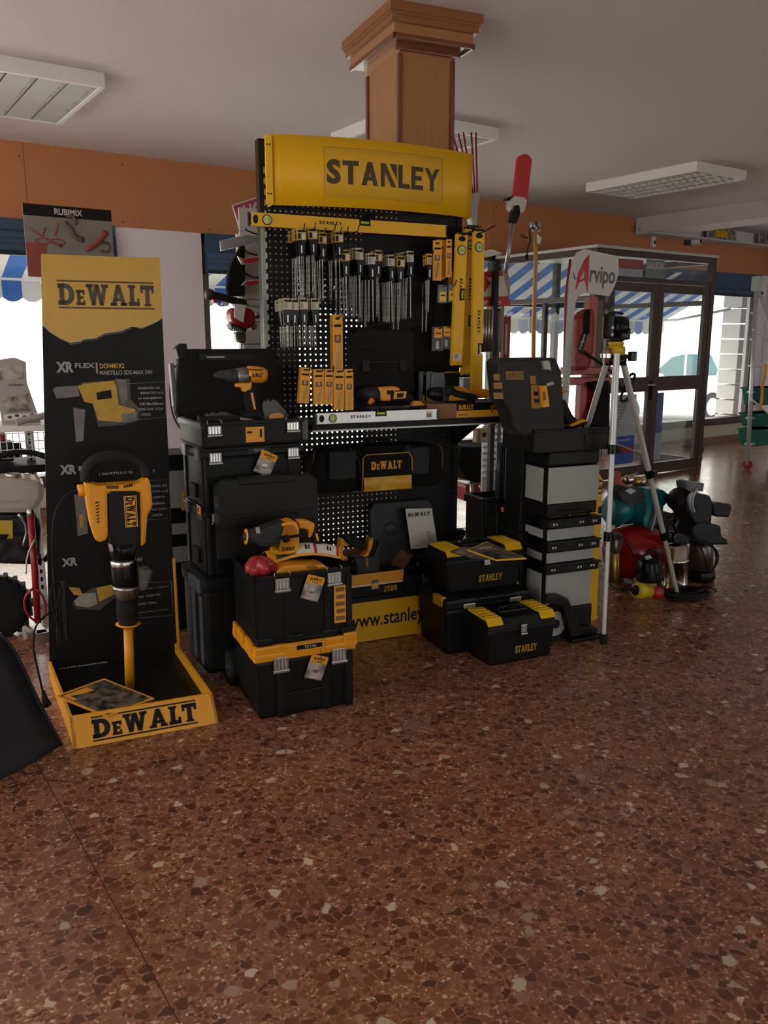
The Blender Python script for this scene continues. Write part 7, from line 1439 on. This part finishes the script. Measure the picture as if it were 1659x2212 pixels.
# teal jet pump on top of red tank
p = up(1362, 1252); n_ = p[1]
t = thing('pressure_pump', 'red pressure tank with a teal pump mounted on top, on the floor', 'water pump', p[0], n_, 0)
b = PB(t); b.lat((1322, 1196), (1420, 1186), n_, [(6, 0), (30, .03), (42, .12), (46, .3), (47, .5), (46, .72), (38, .9), (20, .98), (4, 1)], M('glossy_red_tank', (.35, .008, .008), .2), 28); b.build('tank', t)
b = PB(t); b.out([(1352, 1230), (1362, 1226), (1366, 1252), (1362, 1254), (1352, 1240)], n_-.04, .03, red, .003); b.out([(1335, 1235), (1345, 1232), (1348, 1254), (1340, 1254)], n_+.1, .03, red, .003); b.out([(1400, 1228), (1412, 1228), (1412, 1254), (1402, 1254)], n_+.02, .03, red, .003); b.build('foot', t)
b = PB(t); b.lat((1316, 1103), (1372, 1096), n_, [(20, 0), (26, .05), (27, .4), (24, .5), (22, 1)], teal, 24)
for k in range(6): b.lat((1352+k*4, 1099-k*.4), (1353.5+k*4, 1099-k*.4), n_, [(22, 0), (27, .2), (27, .8), (22, 1)], teal, 20)
b.build('pump_motor', t)
b = PB(t); b.out([(1368, 1060), (1380, 1052), (1415, 1054), (1428, 1064), (1424, 1082), (1416, 1090), (1415, 1118), (1398, 1130), (1384, 1138), (1374, 1132), (1368, 1110)], n_, .16, teal, .012); b.lat((1410, 1072), (1429, 1072), n_, [(12, 0), (14, .4), (10, 1)], teal); b.build('pump_casing', t)
b = PB(t); b.out([(1322, 1060), (1344, 1048), (1378, 1056), (1384, 1072), (1362, 1090), (1346, 1092), (1330, 1078)], n_-.03, .12, dark, .008); b.out([(1350, 1060), (1362, 1054), (1374, 1060), (1362, 1068)], n_-.093, .006, lgrey, .001); b.build('terminal_box', t)
b = PB(t); b.lat((1352, 1040), (1366, 1032), n_, [(7, 0), (9, .5), (8, 1)], chrome); b.lat((1368, 1040), (1384, 1040), n_, [(6, 0), (9, .3), (9, .7), (6, 1)], brass); b.lat((1386, 1050), (1388, 1030), n_, [(8, 0), (9, .5), (7, 1)], chrome); b.rod([(1342, 1038), (1352, 1028), (1372, 1024), (1378, 1020)], .006, brass, n_); b.build('fittings', t)
b = PB(t); b.rod([(1404, 1040), (1414, 1060), (1418, 1090), (1414, 1120), (1406, 1150)], .009, M('braided_hose', (.35, .36, .35), .4, .6, var=.4, scale=300), n_-.1, 8, 1); b.build('braided_hose', t)
t = thing('red_funnel', 'red curved plastic piece standing behind the teal pump', 'plastic part', *up(1335, 1100, .35)[:2], 0); b = PB(t); m2 = t['_o'][1]; b.out([(1322, 1045), (1326, 1018), (1336, 1018), (1340, 1040), (1352, 1048), (1352, 1056), (1322, 1058)], m2, .06, red, .01); b.rod([(1334, 1056), (1334, 1236)], .02, lblk, m2); b.build('piece', t)
# submersible pump left
p = up(1326, 1262); n_ = p[1]
t = thing('submersible_pump', 'steel submersible pump with grey cable coil, left, half hidden by the tripod leg', 'water pump', p[0], n_, 0); b = PB(t); b.lat((1326, 1256), (1326, 1190), n_, [(13, 0), (14, .05), (14, .95), (10, 1)], brass); b.build('casing', t)
b = PB(t); 
for k in range(6): b.rod([(1322+k*2, 1150), (1312+k*3, 1165), (1318+k*2, 1195), (1334+k, 1190), (1338+k*1.5, 1160), (1324+k*2, 1150)], .006, M('grey_cable', (.08, .08, .08), .5), n_-.04-.01*k, 6, 2)
b.build('cable_coil', t)
# yellow black drain pump
p = up(1400, 1300-16); n_ = p[1]
t = thing('drain_pump', 'black and yellow submersible drain pump on the floor in front of the red tank', 'water pump', p[0], n_, 0)
b = PB(t); b.lat((1403, 1284), (1403, 1250), n_, [(27, 0), (28, .1), (27, .9), (25, 1)], M('pump_yellow', (.62, .48, .01), .4), 24); b.build('base_strainer', t)
b = PB(t); b.lat((1403, 1252), (1403, 1200), n_, [(27, 0), (28, .08), (25, .3), (24, .75), (18, .95), (4, 1)], blackg, 24); b.rod([(1398, 1204), (1400, 1190), (1414, 1188), (1420, 1200)], .012, blackg, n_, 8, 1); b.out([(1392, 1202), (1404, 1199), (1408, 1205), (1396, 1209)], n_-.08, .01, lwht, .001); b.build('motor_housing', t)
b = PB(t); b.rod([(1345, 1160, n_+.05), (1362, 1185, n_), (1372, 1215, n_-.05), (1380, 1240, n_-.08)], .004, rubber, sm=1); b.rod([(1420, 1195, n_-.09), (1423, 1230, n_-.1), (1424, 1262, n_-.1)], .005, rubber, sm=1); b.lat((1425, 1256), (1426, 1272), n_-.1, [(3, 0), (6, .7), (7, 1)], rubber); b.build('cable', t)
p = up(1405, 1294, .03)
t = thing('yellow_nozzle', 'yellow plastic pipe nozzle lying on the floor before the drain pump', 'pipe fitting', p[0], p[1], 0); b = PB(t); m2 = p[1]; b.lat((1373, 1275), (1415, 1280), m2, [(11, 0), (13, .05), (13, .35), (9, .5), (9, 1)], M('pump_yellow', (.6, .5, .0)), 20); b.lat((1374, 1275), (1372, 1275), m2, [(9, 0), (9, 1)], lblk); b.build('nozzle', t)
b = PB(t); b.rod([(1373, 1275), (1355, 1270), (1345, 1276)], .014, rubber, m2, 8, 1); b.rod([(1345, 1276), (1330, 1272), (1318, 1262)], .005, rubber, m2, 8, 1); b.build('hose', t)
t = thing('red_float_ball', 'round red float lying on the floor at the end of the yellow nozzle', 'float', *up(1425, 1298, .0)[:2], 0); b = PB(t); m2 = t['_o'][1]-.06; c = lo(t, K(1425, 1283, m2)); b.ball((c[0], c[1]+.02, max(c[2], .042)), .043, M('float_red', (.38, .01, .015), .45), (1, .8, 1), 24); b.build('ball', t)
# stainless multistage pump
p = up(1460, 1273); n_ = p[1]
t = thing('steel_pump', 'shiny stainless submersible pump standing right of the drain pump', 'water pump', p[0], n_, 0); b = PB(t); st2 = M('polished_steel_pump', (.55, .50, .40), .18, 1.0)
b.lat((1460, 1268), (1462, 1174), n_, [(24, 0), (25, .03), (23, .06), (23, .60), (26, .63), (23, .67), (21, .69), (21, .96), (14, 1)], st2, 28); b.build('casing', t); b = PB(t); b.out([(1444, 1160), (1452, 1148), (1480, 1156), (1484, 1170), (1472, 1174), (1446, 1172)], n_, .08, blackg, .01); b.tube([lo(t, K(1448, 1165, n_)), lo(t, K(1440, 1140, n_)), lo(t, K(1452, 1125, n_)), lo(t, K(1462, 1150, n_))], .01, blackg, 8, 1); b.build('top_handle', t)
# dark pump group right
p = up(1510, 1252); n_ = p[1]
t = thing('pump_group', 'tall dark pump with square grey box on top, rightmost in the pump group', 'water pump', p[0], n_, 0)
b = PB(t); b.lat((1512, 1232), (1512, 1170), n_, [(26, 0), (26, .9), (22, 1)], M('dull_steel_pump', (.16, .14, .12), .35, .8), 24); b.build('steel_casing', t); b = PB(t); b.lat((1512, 1252), (1512, 1226), n_, [(27, 0), (30, .2), (29, .8), (26, 1)], blackg, 24); b.build('foot', t)
dkc = M('dark_casting', (.012, .015, .018), .3); b = PB(t); b.out([(1478, 1134), (1494, 1122), (1538, 1130), (1540, 1152), (1552, 1160), (1555, 1172), (1490, 1172), (1476, 1150)], n_, .16, dkc, .015); b.lat((1458, 1072), (1500, 1100), n_, [(16, 0), (20, .1), (21, .6), (16, 1)], dkc, 24); b.out([(1466, 1072), (1482, 1060), (1516, 1066), (1522, 1086), (1518, 1130), (1482, 1130), (1464, 1100)], n_, .16, dkc, .02); b.build('pump_body', t)
b = PB(t); b.out([(1470, 1040), (1478, 1037), (1511, 1042), (1508, 1060), (1472, 1054)], n_-.02, .09, M('grey_terminal', (.13, .14, .15), .4), .006); b.build('control_box', t)
b = PB(t); b.rod([(1520, 1094), (1530, 1096)], .02, dkc, n_-.02); b.rod([(1522, 1106), (1534, 1112)], .012, dkc, n_-.02); b.out([(1530, 1086), (1544, 1083), (1568, 1087), (1570, 1096), (1564, 1115), (1538, 1114), (1530, 1108)], n_-.02, .09, blackg, .01); b.build('pressure_switch', t)
b = PB(t); b.rod([(1506, 1054), (1490, 1070), (1488, 1090), (1496, 1108)], .012, M('braided_hose', (.3, .3, .3)), n_-.12, 8, 1); b.rod([(1506, 1054), (1497, 1070), (1494, 1090), (1500, 1108)], .010, M('braided_hose', (.3, .3, .3)), n_-.13, 8, 1); b.build('braided_hose', t)
b = PB(t)
for k in range(4): b.rod([(1500, 1166, n_-.12), (1530, 1168+3*k, n_-.14), (1546+2*k, 1190, n_-.14), (1548+k, 1215, n_-.14), (1534, 1240, n_-.13)], .006, rubber, seg=7, sm=2)
b.rod([(1505, 1170, n_-.13), (1518, 1190, n_-.15), (1532, 1238, n_-.14)], .006, rubber, seg=7, sm=1); b.rod([(1515, 1128, n_-.05), (1524, 1116, n_-.05), (1532, 1130, n_-.05), (1528, 1140, n_-.05)], .005, rubber, seg=7, sm=1); b.build('cable', t)
t = thing('small_dark_pump', 'small dark pump crowded behind the shiny steel pump', 'water pump', *up(1440, 1215)[:2], 0); b = PB(t); m2 = t['_o'][1]; b.out([(1420, 1130), (1446, 1106), (1462, 1120), (1468, 1150), (1440, 1165), (1438, 1210), (1424, 1210), (1420, 1160)], m2, .14, dkc, .015); b.lat((1432, 1190), (1444, 1190), m2-.06, [(12, 0), (12, 1)], dkc); b.build('body', t)
b = PB(t); b.rod([(1440, 1120), (1450, 1108), (1462, 1112), (1458, 1130)], .007, rubber, m2-.08, 8, 1); b.build('handle', t)
# black cable heap
p = up(1500, 1300); t = thing('cable_heap', 'flat coil of thin black cable on the floor at the front of the pumps', 'cable', p[0]-.0, p[1]+.06, 0); b = B()
for k in range(11):
    r1, r2 = .10+.009*(k % 5), .055+.006*(k % 4); z = .008+.007*k*.8; pts = [(r1*math.cos(a)*(1.25)+.008*math.sin(3*a+k), r2*math.sin(a)+.01*math.sin(k), z+.004*math.sin(2*a+k)) for a in [2*PI*i/20 for i in range(20)]]; b.tube(pts, .0055, rubber, 6, close=True)
b.tube([(.08, -.05, .06), (.15, -.03, .07), (.18, -.06, .05), (.2, -.03, .03)], .005, rubber, 6, 1); b.build('coil', t)
# ================================================================== stepladder at the right edge
x, y, z = KY(1650, 622, 5.4*QF); f0 = KW(1614, 1014)
t = thing('stepladder', 'aluminium stepladder with dark green boxes on its steps at the right edge', 'ladder', world=(f0[0], f0[1], 0)); top = Vector((x-f0[0]+.22, .25, z))
b = B(); b.push(Matrix.Identity(4)); p0 = Vector((0, 0, .06)); p1 = Vector((top.x*.98, .16, top.z))
for d in (0, .5): b.tube([p0+Vector((d, 0, 0)), p1+Vector((d*.75, 0, 0))], .028, alu, 4)
b.build('stile', t)
for k in range(6): b = B(); u = .12+k*.15; q = p0.lerp(p1, u); b.box(q.x, q.x+.5-.1*u, q.y-.03, q.y+.06, q.z-.012, q.z+.012, alu, .003); b.build('step', t)
b = B(); b.tube([p0+Vector((.55, -.5, 0)), p1+Vector((.05, .0, 0))], .02, alu, 4); b.tube([p0+Vector((1.0, -.2, 0)), p1+Vector((.42, .05, 0))], .02, alu, 4); b.build('rear_leg', t)
b = B(); b.cyl((-.015, 0, .06), (.015, 0, .06), .06, red, seg=18); b.build('castor', t); b = B(); b.box(p1.x-.03, p1.x+.06, .12, .22, p1.z-.02, p1.z+.16, M('pale_green_cap', (.45, .55, .48), .5), .01); b.build('top_cap', t)
b = B(); b.tube([p0.lerp(p1, .38)+Vector((-.03, -.03, 0)), p0.lerp(p1, .3)+Vector((.25, -.1, -.02)), Vector((.5, -.1, .75))], .016, alu, 8); b.tube([p0.lerp(p1, .78)+Vector((-.03, 0, 0)), p0.lerp(p1, .76)+Vector((.3, -.1, -.15))], .014, alu, 8); b.build('hand_rail', t)
for z0, z1, lab in ((.28, .5, 'dark green box on the ladder, lowest of three'), (.53, .70, 'dark green box on the ladder, middle one'), (.80, 1.02, 'dark green box on the ladder, highest of three')):
    tt = thing('green_bin', lab+' at the right edge', 'bin', world=(f0[0]+.26, f0[1]-.02, z0)); b = B(); b.hexa([(-.14, 0, 0), (.26, 0, 0), (.26, .22, 0), (-.14, .22, 0)], [(-.18, -.03, z1-z0), (.3, -.03, z1-z0), (.3, .25, z1-z0), (-.18, .25, z1-z0)], green, .012); b.build('tub', tt); b = B(); b.box(-.19, .31, -.04, .26, z1-z0-.02, z1-z0, green, .006); b.build('rim', tt)
x, y, z = KY(1640, 930, 5.3*QF); tt = thing('orange_strap', 'orange yellow chain strap hanging on the ladder stile', 'strap', world=(f0[0]+.06, f0[1]-.06, KY(1632, 800, 5.2*QF)[2]-.5)); b = B()
b.tube([(.0, 0, .0), (.03, 0, .15), (.0, 0, .3), (.04, 0, .42), (.03, 0, .56)], .018, dwy, 8, 2); b.build('strap_band', tt)
tt = thing('hand_trolley', 'green wheeled trolley glimpsed past the right door edge', 'trolley', world=(KW(1522, 985)[0], KW(1522, 985)[1]+.1, 0)); b = B(); b.cyl((0, -.03, .07), (0, .03, .07), .07, lblk, seg=18); b.cyl((0, -.034, .07), (0, .034, .07), .03, steel, seg=12); b.build('wheel', tt); b = B(); b.box(-.10, -.03, -.02, .02, .1, .6, M('bright_green', (.02, .3, .08), .4), .006); b.box(-.12, .02, -.02, .02, .08, .12, M('bright_green', (.02, .3, .08)), .006); b.build('frame', tt)
# small white bits behind the toolboxes
tt = thing('white_plastic_part', 'small white plastic part on the floor behind the upper toolbox', 'plastic part', *KF(1010, 1175, .22)[:2], 0); b = B(); b.box(-.04, .04, -.03, .03, 0, .20, white, .006); b.lathe([(.05, .2), (.05, .225), (.02, .23), (.02, .25), (.004, .252)], white); b.build('cap', tt)
